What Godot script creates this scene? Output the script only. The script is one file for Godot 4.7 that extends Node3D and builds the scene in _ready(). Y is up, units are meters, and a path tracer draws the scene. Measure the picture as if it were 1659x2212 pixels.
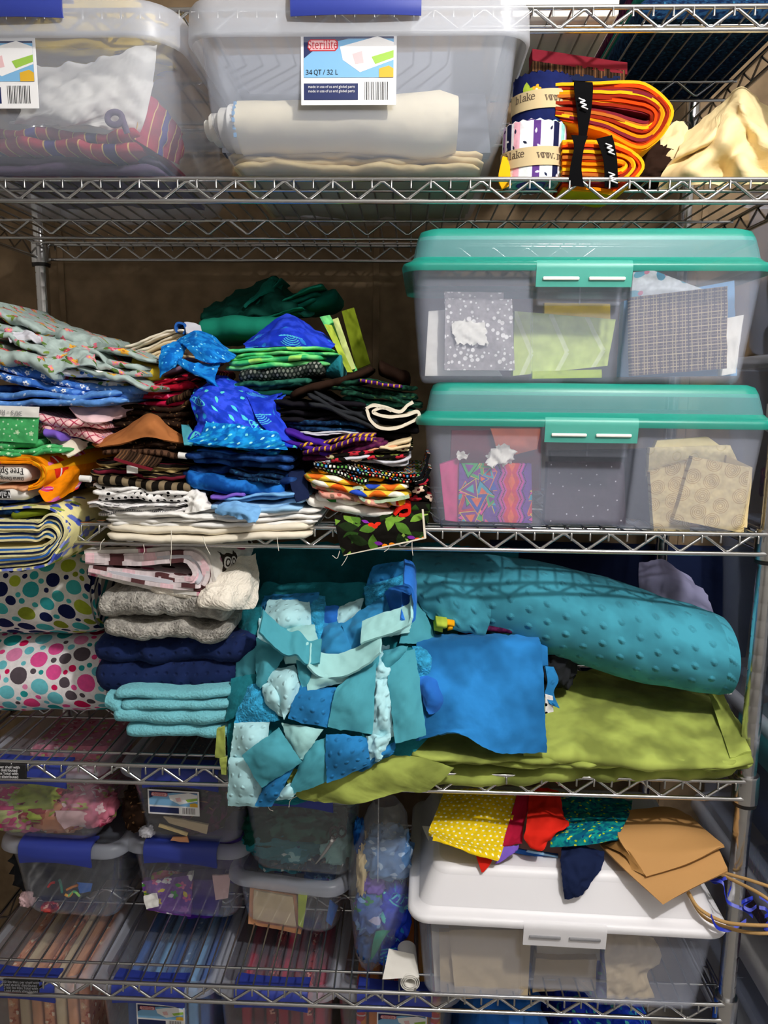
extends Node3D
# A wire shelving unit full of fabric and storage bins. Metres, y up; shelf "D" (the third) is at Y0.

const Y0 := 0.85
const FOC := 1615.4867            # focal length in pixels of the 1659x2212 picture
const EYE := Vector3(0.0925, 0.558 + Y0, 1.0328)
const SHELVES := [[1.048, -0.03], [0.8308, 0.0], [0.3669, 0.0], [0.0, 0.0], [-0.3693, 0.0], [-0.70, 0.0]]   # height over Y0 and front edge
const XL := -0.624                # post centres
const XR := 0.597
const DEPTH := 0.457
const TRUSS := 0.0277
var look := Basis(Vector3.UP, 0.0336) * Basis(Vector3.RIGHT, -0.1606) * Basis(Vector3.BACK, 0.0102)
var rng := RandomNumberGenerator.new()
var nz := FastNoiseLite.new()
var M := {}
var used := {}

# ---------------------------------------------------------------- where things stand
func P(u: float, v: float, z: float) -> Vector3:
	var d: Vector3 = look * Vector3((u - 829.5) / FOC, -(v - 1106.0) / FOC, -1.0)
	return EYE + d * ((z - EYE.z) / d.z)

func PY(u: float, v: float, y: float) -> Vector3:
	var d: Vector3 = look * Vector3((u - 829.5) / FOC, -(v - 1106.0) / FOC, -1.0)
	return EYE + d * ((y + Y0 - EYE.y) / d.y)

func G(rows: Array) -> Array:      # rows of (u, v, depth in cm)
	var out := []
	for r in rows:
		var o := []
		for q in r:
			o.append(P(q.x, q.y, q.z * 0.01))
		out.append(o)
	return out

# ---------------------------------------------------------------- mesh building
class MB:
	var v := PackedVector3Array()
	var n := PackedVector3Array()
	var t := PackedVector2Array()
	var ix := PackedInt32Array()

	func strip(p: PackedVector3Array, nu: int, nv: int, uv: PackedVector2Array, cu := false, cv := false, flip := false) -> void:
		# nu x nv points, p[i * nv + j]; du x dv points outwards
		var base := v.size()
		var nn := PackedVector3Array()
		nn.resize(nu * nv)
		for i in nu:
			for j in nv:
				var i0 := i - 1 if i > 0 else (nu - 2 if cu else 0)
				var i1 := i + 1 if i < nu - 1 else (1 if cu else nu - 1)
				var j0 := j - 1 if j > 0 else (nv - 2 if cv else 0)
				var j1 := j + 1 if j < nv - 1 else (1 if cv else nv - 1)
				var c := (p[i1 * nv + j] - p[i0 * nv + j]).cross(p[i * nv + j1] - p[i * nv + j0])
				if flip:
					c = -c
				nn[i * nv + j] = c.normalized() if c.length_squared() > 1e-20 else Vector3.UP
		v.append_array(p)
		n.append_array(nn)
		t.append_array(uv)
		for i in nu - 1:
			for j in nv - 1:
				var a := base + i * nv + j
				var b := a + nv
				if flip:
					ix.append_array(PackedInt32Array([a, b, a + 1, b, b + 1, a + 1]))
				else:
					ix.append_array(PackedInt32Array([a, a + 1, b, b, a + 1, b + 1]))

	func fan(ring: PackedVector3Array, up: Vector3, s := 1.0) -> void:      # a flat cap; ring open (no repeated end)
		var base := v.size()
		var c := Vector3.ZERO
		for q in ring:
			c += q
		c /= ring.size()
		v.append(c); n.append(up); t.append(Vector2(c.x, c.y + c.z) * s)
		for q in ring:
			v.append(q); n.append(up); t.append(Vector2(q.x, q.y + q.z) * s)
		var k := ring.size()
		for i in k:
			var a: int = base + 1 + i
			var b: int = base + 1 + (i + 1) % k
			var g := (v[a] - c).cross(v[b] - c)
			if g.dot(up) > 0.0:
				ix.append_array(PackedInt32Array([base, b, a]))
			else:
				ix.append_array(PackedInt32Array([base, a, b]))

	func mesh() -> ArrayMesh:
		var arr := []
		arr.resize(Mesh.ARRAY_MAX)
		arr[Mesh.ARRAY_VERTEX] = v
		arr[Mesh.ARRAY_NORMAL] = n
		arr[Mesh.ARRAY_TEX_UV] = t
		arr[Mesh.ARRAY_INDEX] = ix
		var m := ArrayMesh.new()
		m.add_surface_from_arrays(Mesh.PRIMITIVE_TRIANGLES, arr)
		return m

func cat(a: Array, t: float) -> Vector3:
	var n := a.size() - 1
	if n == 0:
		return a[0]
	var f := clampf(t, 0.0, 1.0) * n
	var i := mini(int(f), n - 1)
	f -= i
	var p1: Vector3 = a[i]
	var p2: Vector3 = a[i + 1]
	var p0: Vector3 = a[i - 1] if i > 0 else p1 * 2.0 - p2
	var p3: Vector3 = a[i + 2] if i + 2 <= n else p2 * 2.0 - p1
	return 0.5 * (2.0 * p1 + (p2 - p0) * f + (2.0 * p0 - 5.0 * p1 + 4.0 * p2 - p3) * f * f + (3.0 * p1 - p0 - 3.0 * p2 + p3) * f * f * f)

func resample(a: Array, n: int) -> Array:
	var o := []
	for i in n:
		o.append(cat(a, float(i) / (n - 1)))
	return o

func ns(p: Vector3, f: float) -> float:
	return nz.get_noise_3dv(p * f)

# a cloth of thickness th through a grid of points; wr = wrinkle height, fr = wrinkles per metre
func add_sheet(b: MB, rows: Array, nu: int, nv: int, th := 0.002, wr := 0.0, fr := 25.0, off := Vector3.ZERO, ruff := 0.0) -> void:
	var cols := []
	for r in rows:
		cols.append(resample(r, nv))
	var p := PackedVector3Array()
	p.resize(nu * nv)
	for j in nv:
		var c := []
		for r in cols:
			c.append(r[j])
		for i in nu:
			p[i * nv + j] = cat(c, float(i) / (nu - 1)) - off
	var uv := PackedVector2Array()
	uv.resize(nu * nv)
	var su := []
	for i in nu:
		su.append(0.0 if i == 0 else su[i - 1] + (p[i * nv + nv / 2].distance_to(p[(i - 1) * nv + nv / 2])))
	for i in nu:
		var acc := 0.0
		for j in nv:
			if j > 0:
				acc += p[i * nv + j].distance_to(p[i * nv + j - 1])
			uv[i * nv + j] = Vector2(acc, su[i])
	var nrm := PackedVector3Array()
	nrm.resize(nu * nv)
	for i in nu:
		for j in nv:
			var c: Vector3 = (p[mini(i + 1, nu - 1) * nv + j] - p[maxi(i - 1, 0) * nv + j]).cross(p[i * nv + mini(j + 1, nv - 1)] - p[i * nv + maxi(j - 1, 0)])
			nrm[i * nv + j] = c.normalized() if c.length_squared() > 1e-20 else Vector3.BACK
	var f := PackedVector3Array()
	var k := PackedVector3Array()
	f.resize(nu * nv)
	k.resize(nu * nv)
	for i in nu:
		for j in nv:
			var q := p[i * nv + j]
			var w := q + off
			var d := wr * (ns(w, fr) + 0.5 * ns(w + Vector3.ONE * 3.0, fr * 2.3)) if wr > 0.0 else 0.0
			q += nrm[i * nv + j] * d
			if ruff > 0.0 and (i == 0 or j == 0 or i == nu - 1 or j == nv - 1):
				q += Vector3(ns(w, 160.0), ns(w + Vector3.ONE, 160.0), 0.0) * ruff
			f[i * nv + j] = q + nrm[i * nv + j] * th * 0.5
			k[i * nv + j] = q - nrm[i * nv + j] * th * 0.5
	b.strip(f, nu, nv, uv)
	b.strip(k, nu, nv, uv, false, false, true)
	# the four edges
	for e in 4:
		var q := PackedVector3Array()
		var w := PackedVector2Array()
		var m := nu if e < 2 else nv
		for s in m:
			var x: int = (s * nv if e == 0 else s * nv + nv - 1) if e < 2 else (s if e == 2 else (nu - 1) * nv + s)
			q.append(f[x]); q.append(k[x]); w.append(uv[x]); w.append(uv[x])
		b.strip(q, m, 2, w, false, false, e == 1 or e == 2)

func loft(b: MB, rings: Array, us: float = 1.0, caps := true) -> void:      # closed rings of points, from bottom to top, counterclockwise from above
	var nu := rings.size()
	var k: int = rings[0].size()
	var p := PackedVector3Array()
	var uv := PackedVector2Array()
	var su := 0.0
	for i in nu:
		if i > 0:
			su += (rings[i][0] as Vector3).distance_to(rings[i - 1][0])
		var acc := 0.0
		for j in k + 1:
			if j > 0:
				acc += (rings[i][j % k] as Vector3).distance_to(rings[i][j - 1])
			p.append(rings[i][j % k])
			uv.append(Vector2(acc, su) * us)
	var c0 := Vector3.ZERO
	var c1 := Vector3.ZERO
	for q in rings[0]:
		c0 += q / k
	for q in rings[nu - 1]:
		c1 += q / k
	# orientation: does du x dv point away from the axis?
	var i0 := nu / 2 if nu > 2 else 0
	var g: Vector3 = (p[mini(i0 + 1, nu - 1) * (k + 1)] - p[i0 * (k + 1)]).cross(p[i0 * (k + 1) + 1] - p[i0 * (k + 1)])
	var ci := Vector3.ZERO
	for q in rings[i0]:
		ci += q / k
	b.strip(p, nu, k + 1, uv, false, true, g.dot(p[i0 * (k + 1)] - ci) < 0.0)
	if caps:
		var ax := (c1 - c0).normalized()
		b.fan(PackedVector3Array(rings[0]), -ax, us)
		b.fan(PackedVector3Array(rings[nu - 1]), ax, us)

func ring_rect(c: Vector3, hx: float, hz: float, r: float, m := 5) -> Array:     # rounded rectangle in the xz plane
	var o := []
	r = minf(r, minf(hx, hz) * 0.99)
	for q in 4:
		var cx := (hx - r) * (1.0 if q == 0 or q == 3 else -1.0)
		var cz := (hz - r) * (1.0 if q < 2 else -1.0)
		for k in m:
			var a := PI * 0.5 * (q + float(k) / (m - 1))
			o.append(c + Vector3(cx + r * cos(a), 0, cz + r * sin(a)))
	return o

func add_tube(b: MB, pts: Array, r: float, sides := 6, caps := true, r2 := -1.0) -> void:
	var n := pts.size()
	var rings := []
	var up := Vector3.UP
	var d0: Vector3 = (pts[1] - pts[0]).normalized()
	if absf(d0.dot(up)) > 0.9:
		up = Vector3.RIGHT
	var x := d0.cross(up).normalized()
	for i in n:
		var d: Vector3 = (pts[mini(i + 1, n - 1)] - pts[maxi(i - 1, 0)]).normalized()
		x = (x - d * x.dot(d)).normalized()
		var y := d.cross(x)
		var ring := []
		var rr := r if r2 < 0.0 else lerpf(r, r2, float(i) / (n - 1))
		for s in sides:
			var a := TAU * s / sides
			ring.append(pts[i] + (x * cos(a) + y * sin(a)) * rr)
		rings.append(ring)
	loft(b, rings, 1.0, caps)

func add_box(b: MB, c: Vector3, s: Vector3, bev := 0.002) -> void:
	var h := s * 0.5
	bev = minf(bev, minf(h.x, minf(h.y, h.z)) * 0.6)
	var rings := []
	for q in [[-h.y, -bev], [-h.y + bev, 0.0], [h.y - bev, 0.0], [h.y, -bev]]:
		var x: float = h.x + q[1]
		var z: float = h.z + q[1]
		rings.append(ring_rect(c + Vector3(0, q[0], 0), x, z, bev, 3))
	loft(b, rings)

# ---------------------------------------------------------------- nodes
func numbered(called: String) -> String:
	if not used.has(called):
		used[called] = 0
		return called
	used[called] += 1
	return "%s_%03d" % [called, used[called]]

func thing(called: String, label: String, category: String, at := Vector3.ZERO, turn := 0.0, group := "") -> Node3D:
	var o := Node3D.new()
	o.name = numbered(called)
	o.position = at
	o.rotation.y = turn
	add_child(o)
	o.set_meta("label", label)
	o.set_meta("category", category)
	if group:
		o.set_meta("group", group)
	return o

func part(called: String, parent: Node, b: MB, m: String, label := "") -> MeshInstance3D:
	var o := MeshInstance3D.new()
	o.name = called
	o.mesh = b.mesh()
	o.material_override = M[m]
	parent.add_child(o, true)
	if label:
		o.set_meta("label", label)
	return o

func solo(called: String, label: String, category: String, b: MB, m: String, at: Vector3, group := "", turn := 0.0) -> MeshInstance3D:    # a thing of one mesh
	var o := MeshInstance3D.new()
	o.name = numbered(called)
	o.mesh = b.mesh()
	o.material_override = M[m]
	o.position = at
	o.rotation.y = turn
	add_child(o)
	o.set_meta("label", label)
	o.set_meta("category", category)
	if group:
		o.set_meta("group", group)
	return o

func struct(called: String, b: MB, m: String) -> MeshInstance3D:
	var o := MeshInstance3D.new()
	o.name = called
	o.mesh = b.mesh()
	o.material_override = M[m]
	add_child(o)
	o.set_meta("kind", "structure")
	return o

func words(text: String, size: float, m: String, parent: Node, at: Vector3, turn := Vector3.ZERO, font := "Droid Sans", squash := 1.0) -> void:
	var tm := TextMesh.new()
	var f := SystemFont.new()
	f.font_names = PackedStringArray([font])
	tm.font = f
	tm.text = text
	tm.font_size = 32
	tm.pixel_size = size / 32.0
	tm.depth = 0.0004
	tm.curve_step = 4.0
	tm.material = M[m]
	var o := MeshInstance3D.new()
	o.name = "lettering"
	o.mesh = tm
	o.material_override = M[m]
	o.position = at
	o.rotation_degrees = turn
	o.scale = Vector3(squash, 1, 1)
	parent.add_child(o, true)

# ---------------------------------------------------------------- cloth
# a folded piece seen from its front: n rounded folds between two pixels at depth z
func fold(label: String, m: String, u0: float, v0: float, u1: float, v1: float, h: float, z: float, n := 2, dep := 0.22, bow := 0.0, o := {}) -> MeshInstance3D:
	var zr: float = o.get("z1", z)
	var a := P(u0, v0, z)
	var c := P(u1, v1, zr)
	var um := (u0 + u1) * 0.5
	var vm := (v0 + v1) * 0.5
	var zm := (z + zr) * 0.5
	var hm := P(um, vm - h * 0.5, zm).y - P(um, vm + h * 0.5, zm).y
	var pm := hm / h
	var at := (a + c) * 0.5 - Vector3(0, hm * 0.5, 0)
	var sd: float = float(label.hash() % 1000) * 0.37
	var jit: float = o.get("jit", 0.008)
	var wav: float = o.get("wav", 0.0022)
	var rise: float = o.get("rise", 0.0)      # how far the back lies above the front
	var b := MB.new()
	var N: int = o.get("seg", 36)
	var ang := [-75, -45, -15, 15, 45, 75]
	for i in n:
		var r := hm / n * 0.5 * float(o.get("fill", 1.0))
		var yc := -hm * 0.5 + hm * (i + 0.5) / n
		var zo := nz.get_noise_2d(sd + i * 37.1, 11.0) * jit * 2.0
		var sx := nz.get_noise_2d(sd + i * 21.7, 55.0) * jit * 2.0
		var ex := nz.get_noise_2d(sd + i * 31.3, 95.0) * jit * 2.0
		var shift := Vector2(fposmod(sd * 0.13 + i * 0.031, 1.0), fposmod(sd * 0.27 + i * 0.043, 1.0))
		var pts := PackedVector3Array()
		var uv := PackedVector2Array()
		var len := a.distance_to(c)
		var along := (c - a).normalized()
		var K := 13
		for k in N:
			var s := float(k) / (N - 1)
			var q := a.lerp(c, s) + along * lerpf(sx, ex, s) - Vector3(0, bow * pm * 4.0 * s * (1.0 - s), 0)
			var e := pow(maxf(0.0, 1.0 - pow(absf(2.0 * s - 1.0), 14.0)), 0.5)
			var rr := r * (0.35 + 0.65 * e)
			var zz := zo + nz.get_noise_2d(sd + s * len * 14.0, i * 9.0) * jit - (1.0 - e) * 0.014
			var yy := yc + nz.get_noise_2d(sd + 300.0 + s * len * 9.0, float(i) * 0.35) * wav * 2.2 + nz.get_noise_2d(sd + 700.0 + s * len * 42.0, float(i) * 4.0) * wav * 0.4
			var prof := [Vector2(-dep, -rr), Vector2(-dep * 0.5, -rr), Vector2(-2.2 * rr - 0.004, -rr)]
			for g in ang:
				prof.append(Vector2(1.5 * rr * (cos(deg_to_rad(g)) - 1.0), rr * sin(deg_to_rad(g))))
			prof.append_array([Vector2(-2.2 * rr - 0.004, rr), Vector2(-dep * 0.5, rr), Vector2(-dep, rr), Vector2(-dep, -rr)])
			var acc := 0.0
			for j in K:
				var w: Vector2 = prof[j]
				if j > 0:
					acc += w.distance_to(prof[j - 1])
				var back := clampf(-w.x / dep, 0.0, 1.0)
				var crink := nz.get_noise_3d(q.x * 30.0 + sd, w.x * 14.0, i * 3.0 + w.y * 40.0) * wav * 0.5
				pts.append(q + Vector3(0, yy + w.y + crink + rise * back, zz + w.x) - at)
				uv.append(Vector2(s * len, acc) + shift)
		b.strip(pts, N, K, uv, false, true, true)
		var r0 := PackedVector3Array()
		var r1 := PackedVector3Array()
		for j in K - 1:
			r0.append(pts[j])
			r1.append(pts[(N - 1) * K + j])
		b.fan(r0, -along)
		b.fan(r1, along)
	return solo(o.get("called", "folded_fabric"), label, o.get("cat", "fabric"), b, m, at, o.get("group", ""))

# a draped or crumpled cloth through rows of (u, v, depth cm)
func drape(label: String, m: String, rows: Array, nu := 24, nv := 24, th := 0.002, wr := 0.0, fr := 25.0, o := {}) -> MeshInstance3D:
	var g := G(rows)
	var c := Vector3.ZERO
	var lo := 1e9
	var k := 0
	for r in g:
		for q in r:
			c += q
			lo = minf(lo, q.y)
			k += 1
	c /= k
	c.y = lo
	var b := MB.new()
	add_sheet(b, g, nu, nv, th, wr, fr, c, o.get("ruff", 0.0))
	if o.has("parent"):
		var par: Node3D = o.parent
		var w := part(o.get("called", "flap"), par, b, m, o.get("mark", ""))
		w.position = c - par.position
		return w
	return solo(o.get("called", "draped_fabric"), label, o.get("cat", "fabric"), b, m, c, o.get("group", ""))

# a cloth whose folded edge runs along a path of pixels at depth z, and which reaches back by dep
func ribbon(label: String, m: String, path: Array, z: float, th := 0.003, dep := 0.25, o := {}) -> MeshInstance3D:
	var front := []
	for q in path:
		front.append(P(q[0], q[1], z + (q[2] * 0.01 if q.size() > 2 else 0.0)))
	var rows := []
	var sh: Vector3 = o.get("shift", Vector3.ZERO)
	for s in [0.0, 0.33, 0.67, 1.0]:
		var r := []
		for q in front:
			r.append(q + Vector3(0, 0, -dep * s) + sh * s)
		rows.append(r)
	var c := Vector3.ZERO
	var lo := 1e9
	for q in front:
		c += q / front.size()
		lo = minf(lo, q.y)
	c.y = lo
	var b := MB.new()
	add_sheet(b, rows, o.get("nd", 10), o.get("np", path.size() * 6), th, o.get("wr", 0.001), 30.0, c, o.get("ruff", 0.0))
	if o.has("parent"):
		var par: Node3D = o.parent
		var w := part(o.get("called", "layer"), par, b, m, o.get("mark", ""))
		w.position = c - par.position
		return w
	return solo(o.get("called", "folded_fabric"), label, o.get("cat", "fabric"), b, m, c, o.get("group", ""))

# loose thread ends
func thread(parent: Node3D, pts: Array, m := "thread", r := 0.0005) -> void:
	var w := []
	for q in pts:
		w.append(P(q[0], q[1], q[2] * 0.01) - parent.position)
	var b := MB.new()
	add_tube(b, resample(w, 10), r, 4)
	part("loose_thread", parent, b, m)

func _ready() -> void:
	# camera
	var cam := Camera3D.new()
	cam.name = "camera"
	cam.position = EYE
	cam.basis = look
	cam.fov = rad_to_deg(2.0 * atan(1106.0 / FOC))
	cam.near = 0.02
	cam.current = true
	add_child(cam)
	# surroundings and exposure
	var we := WorldEnvironment.new()
	we.name = "environment"
	var env := Environment.new()
	env.background_mode = Environment.BG_COLOR
	env.background_color = Color(0.02, 0.02, 0.02)
	env.tonemap_mode = Environment.TONE_MAPPER_LINEAR
	env.tonemap_exposure = 1.0
	env.sdfgi_enabled = true
	env.ssao_enabled = true
	env.ssil_enabled = true
	we.environment = env
	add_child(we)
	# the bare ceiling bulb in the aisle
	var sun := OmniLight3D.new()
	sun.name = "bulb_light"
	sun.position = LAMP
	sun.light_color = Color(1.0, 0.985, 0.97)
	sun.light_energy = 1.6
	sun.light_size = 0.03
	sun.omni_range = 8.0
	sun.omni_attenuation = 2.0
	sun.shadow_enabled = true
	add_child(sun)
	build_materials()
	build_room()
	build_shelving()
	build_boxes()
	build_top_shelf()
	build_middle_shelf()
	build_lower_shelf()
	build_bottom_shelf()
	build_beside()

const LAMP := Vector3(0.62, 1.40 + Y0, 0.95)

# ---------------------------------------------------------------- painted prints (all tile)
var im: Image
var px := 256

func start(size: int, bg: String) -> void:
	px = size
	im = Image.create(size, size, false, Image.FORMAT_RGB8)
	im.fill(Color(bg))

func span(y: int, x0: int, x1: int, c: Color) -> void:
	if x1 < x0:
		return
	y = posmod(y, px)
	if x1 - x0 >= px:
		im.fill_rect(Rect2i(0, y, px, 1), c)
		return
	var a := posmod(x0, px)
	var l := x1 - x0 + 1
	im.fill_rect(Rect2i(a, y, mini(l, px - a), 1), c)
	if a + l > px:
		im.fill_rect(Rect2i(0, y, a + l - px, 1), c)

func poly(pts: Array, c: Color) -> void:      # unit coordinates
	var lo := 1e9
	var hi := -1e9
	for q in pts:
		lo = minf(lo, q.y)
		hi = maxf(hi, q.y)
	for y in range(int(floor(lo * px)), int(ceil(hi * px)) + 1):
		var xs := []
		var yy := (y + 0.5) / px
		for i in pts.size():
			var a: Vector2 = pts[i]
			var b: Vector2 = pts[(i + 1) % pts.size()]
			if (a.y <= yy) != (b.y <= yy):
				xs.append(a.x + (yy - a.y) / (b.y - a.y) * (b.x - a.x))
		xs.sort()
		for k in range(0, xs.size() - 1, 2):
			span(y, int(round(xs[k] * px)), int(round(xs[k + 1] * px)) - 1, c)

func ell(x: float, y: float, rx: float, ry: float, c: Color, ang := 0.0) -> void:
	var o := []
	for k in 18:
		var a := TAU * k / 18
		o.append(Vector2(x, y) + Vector2(rx * cos(a), ry * sin(a)).rotated(ang))
	poly(o, c)

func disc(x: float, y: float, r: float, c: Color) -> void:
	ell(x, y, r, r, c)

func leaf(x: float, y: float, l: float, w: float, ang: float, c: Color) -> void:
	var o := []
	for k in 7:
		o.append(Vector2(x, y) + Vector2(l * (k / 6.0), w * sin(PI * k / 6.0)).rotated(ang))
	for k in 7:
		o.append(Vector2(x, y) + Vector2(l * (1.0 - k / 6.0), -w * sin(PI * k / 6.0)).rotated(ang))
	poly(o, c)

func line(x0: float, y0: float, x1: float, y1: float, w: float, c: Color) -> void:
	var d := Vector2(x1 - x0, y1 - y0)
	var s := Vector2(-d.y, d.x).normalized() * w * 0.5
	var a := Vector2(x0, y0)
	poly([a + s, a + d + s, a + d - s, a - s], c)

func rect(x: float, y: float, w: float, h: float, c: Color) -> void:
	poly([Vector2(x, y), Vector2(x + w, y), Vector2(x + w, y + h), Vector2(x, y + h)], c)

func ringo(x: float, y: float, r: float, w: float, c: Color, from := 0.0, to := TAU) -> void:
	var k := 20
	for i in k:
		var a := lerpf(from, to, float(i) / k)
		var b := lerpf(from, to, float(i + 1) / k)
		line(x + r * cos(a), y + r * sin(a), x + r * cos(b), y + r * sin(b), w, c)

func flower(x: float, y: float, r: float, petal: Color, mid: Color, n := 5) -> void:
	var s := rng.randf() * TAU
	for k in n:
		var a := s + TAU * k / n
		ell(x + r * 0.55 * cos(a), y + r * 0.55 * sin(a), r * 0.5, r * 0.36, petal, a)
	disc(x, y, r * 0.28, mid)

func mottle(amt: float, freq := 0.02, seed_ := 1, oct := 4) -> void:      # uneven dye and weave
	var f := FastNoiseLite.new()
	f.seed = seed_
	f.frequency = freq
	f.fractal_octaves = oct
	var g := f.get_seamless_image(px, px)
	g.convert(Image.FORMAT_L8)
	var gd := g.get_data()
	var d := im.get_data()
	for i in px * px:
		var k := 1.0 + amt * (gd[i] / 127.5 - 1.0)
		var o := i * 3
		d[o] = mini(255, int(d[o] * k))
		d[o + 1] = mini(255, int(d[o + 1] * k))
		d[o + 2] = mini(255, int(d[o + 2] * k))
	im = Image.create_from_data(px, px, false, Image.FORMAT_RGB8, d)

func two_tone(bg: String, c: String, freq: float, seed_: int, sharp := 4.0, size := 256) -> void:   # batik
	var f := FastNoiseLite.new()
	f.seed = seed_
	f.frequency = freq
	f.fractal_octaves = 4
	start(size, bg)
	var g := f.get_seamless_image(px, px)
	g.convert(Image.FORMAT_L8)
	var gd := g.get_data()
	var a := Color(bg)
	var b := Color(c)
	var d := PackedByteArray()
	d.resize(px * px * 3)
	for i in px * px:
		var k := clampf((gd[i] / 255.0 - 0.5) * sharp + 0.5, 0.0, 1.0)
		var w := a.lerp(b, k)
		d[i * 3] = int(w.r * 255)
		d[i * 3 + 1] = int(w.g * 255)
		d[i * 3 + 2] = int(w.b * 255)
	im = Image.create_from_data(px, px, false, Image.FORMAT_RGB8, d)

func spots(n: int, dmin: float, f: Callable) -> void:      # evenly scattered places
	var got := []
	var tries := 0
	while got.size() < n and tries < n * 60:
		tries += 1
		var q := Vector2(rng.randf(), rng.randf())
		var ok := true
		for g in got:
			var e: Vector2 = (g - q).abs()
			e = Vector2(minf(e.x, 1.0 - e.x), minf(e.y, 1.0 - e.y))
			if e.length() < dmin:
				ok = false
				break
		if ok:
			got.append(q)
			f.call(q.x, q.y)

func pick(a: Array) -> Color:
	return Color(a[rng.randi() % a.size()])

var wrinkle: NoiseTexture2D
var fuzz: NoiseTexture2D

func noise_tex(freq: float, seed_: int, size := 256, octaves := 4, normal := 0.0) -> NoiseTexture2D:
	var t := NoiseTexture2D.new()
	var f := FastNoiseLite.new()
	f.frequency = freq
	f.seed = seed_
	f.fractal_octaves = octaves
	t.noise = f
	t.width = size
	t.height = size
	t.seamless = true
	if normal > 0.0:
		t.as_normal_map = true
		t.bump_strength = normal
	return t

func print_mat(called: String, size: float, mot := 0.08, o := {}) -> void:     # the picture in im covers size metres of cloth
	if mot > 0.0:
		mottle(mot, 0.03, called.hash() % 1000)
	im.generate_mipmaps()
	var m := StandardMaterial3D.new()
	m.resource_name = called
	m.albedo_texture = ImageTexture.create_from_image(im)
	m.uv1_scale = Vector3(1.0 / size, 1.0 / size, 1.0)
	m.roughness = o.get("rough", 0.88)
	m.metallic_specular = 0.18
	m.heightmap_enabled = true
	m.heightmap_texture = wrinkle
	m.heightmap_scale = o.get("relief", 0.12)
	M[called] = m

func cloth(called: String, c: String, o := {}) -> void:
	var m := StandardMaterial3D.new()
	m.resource_name = called
	m.albedo_color = Color(c)
	m.roughness = o.get("rough", 0.9)
	m.metallic_specular = 0.18
	if o.has("sheen"):
		m.rim_enabled = true
		m.rim = o.sheen
		m.rim_tint = 0.7
	if o.get("relief", 0.12) > 0.0:
		m.heightmap_enabled = true
		m.heightmap_texture = o.get("bump", wrinkle)
		m.heightmap_scale = o.get("relief", 0.12)
		var s: float = 1.0 / float(o.get("size", 0.2))
		m.uv1_scale = Vector3(s, s, 1)
	if o.has("pile"):
		m.albedo_texture = o.pile
	M[called] = m

func plain(called: String, c: String, rough := 0.5, metal := 0.0, alpha := 1.0) -> StandardMaterial3D:
	var m := StandardMaterial3D.new()
	m.resource_name = called
	m.albedo_color = Color(Color(c), alpha)
	m.roughness = rough
	m.metallic = metal
	if alpha < 1.0:
		m.transparency = BaseMaterial3D.TRANSPARENCY_ALPHA
		m.cull_mode = BaseMaterial3D.CULL_DISABLED
	M[called] = m
	return m

func dimple_tex() -> ImageTexture:       # rows of raised dots for minky
	start(256, "000000")
	for r in 8:
		for c in 8:
			var x := (c + 0.5 * (r % 2)) / 8.0
			var y := (r + 0.5) / 8.0
			for k in 6:
				var g := 0.15 + 0.16 * k
				ell(x, y, 0.026 * (1.0 - k * 0.14), 0.026 * (1.0 - k * 0.14), Color(g, g, g))
	return ImageTexture.create_from_image(im)

func grey_pile(f: float, seed_: int, lo: float) -> ImageTexture:     # uneven nap: brushed patches
	start(256, "ffffff")
	mottle(0.0)
	two_tone("%02x%02x%02x" % [int(lo * 255), int(lo * 255), int(lo * 255)], "ffffff", f, seed_, 2.2)
	im.generate_mipmaps()
	return ImageTexture.create_from_image(im)

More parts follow.
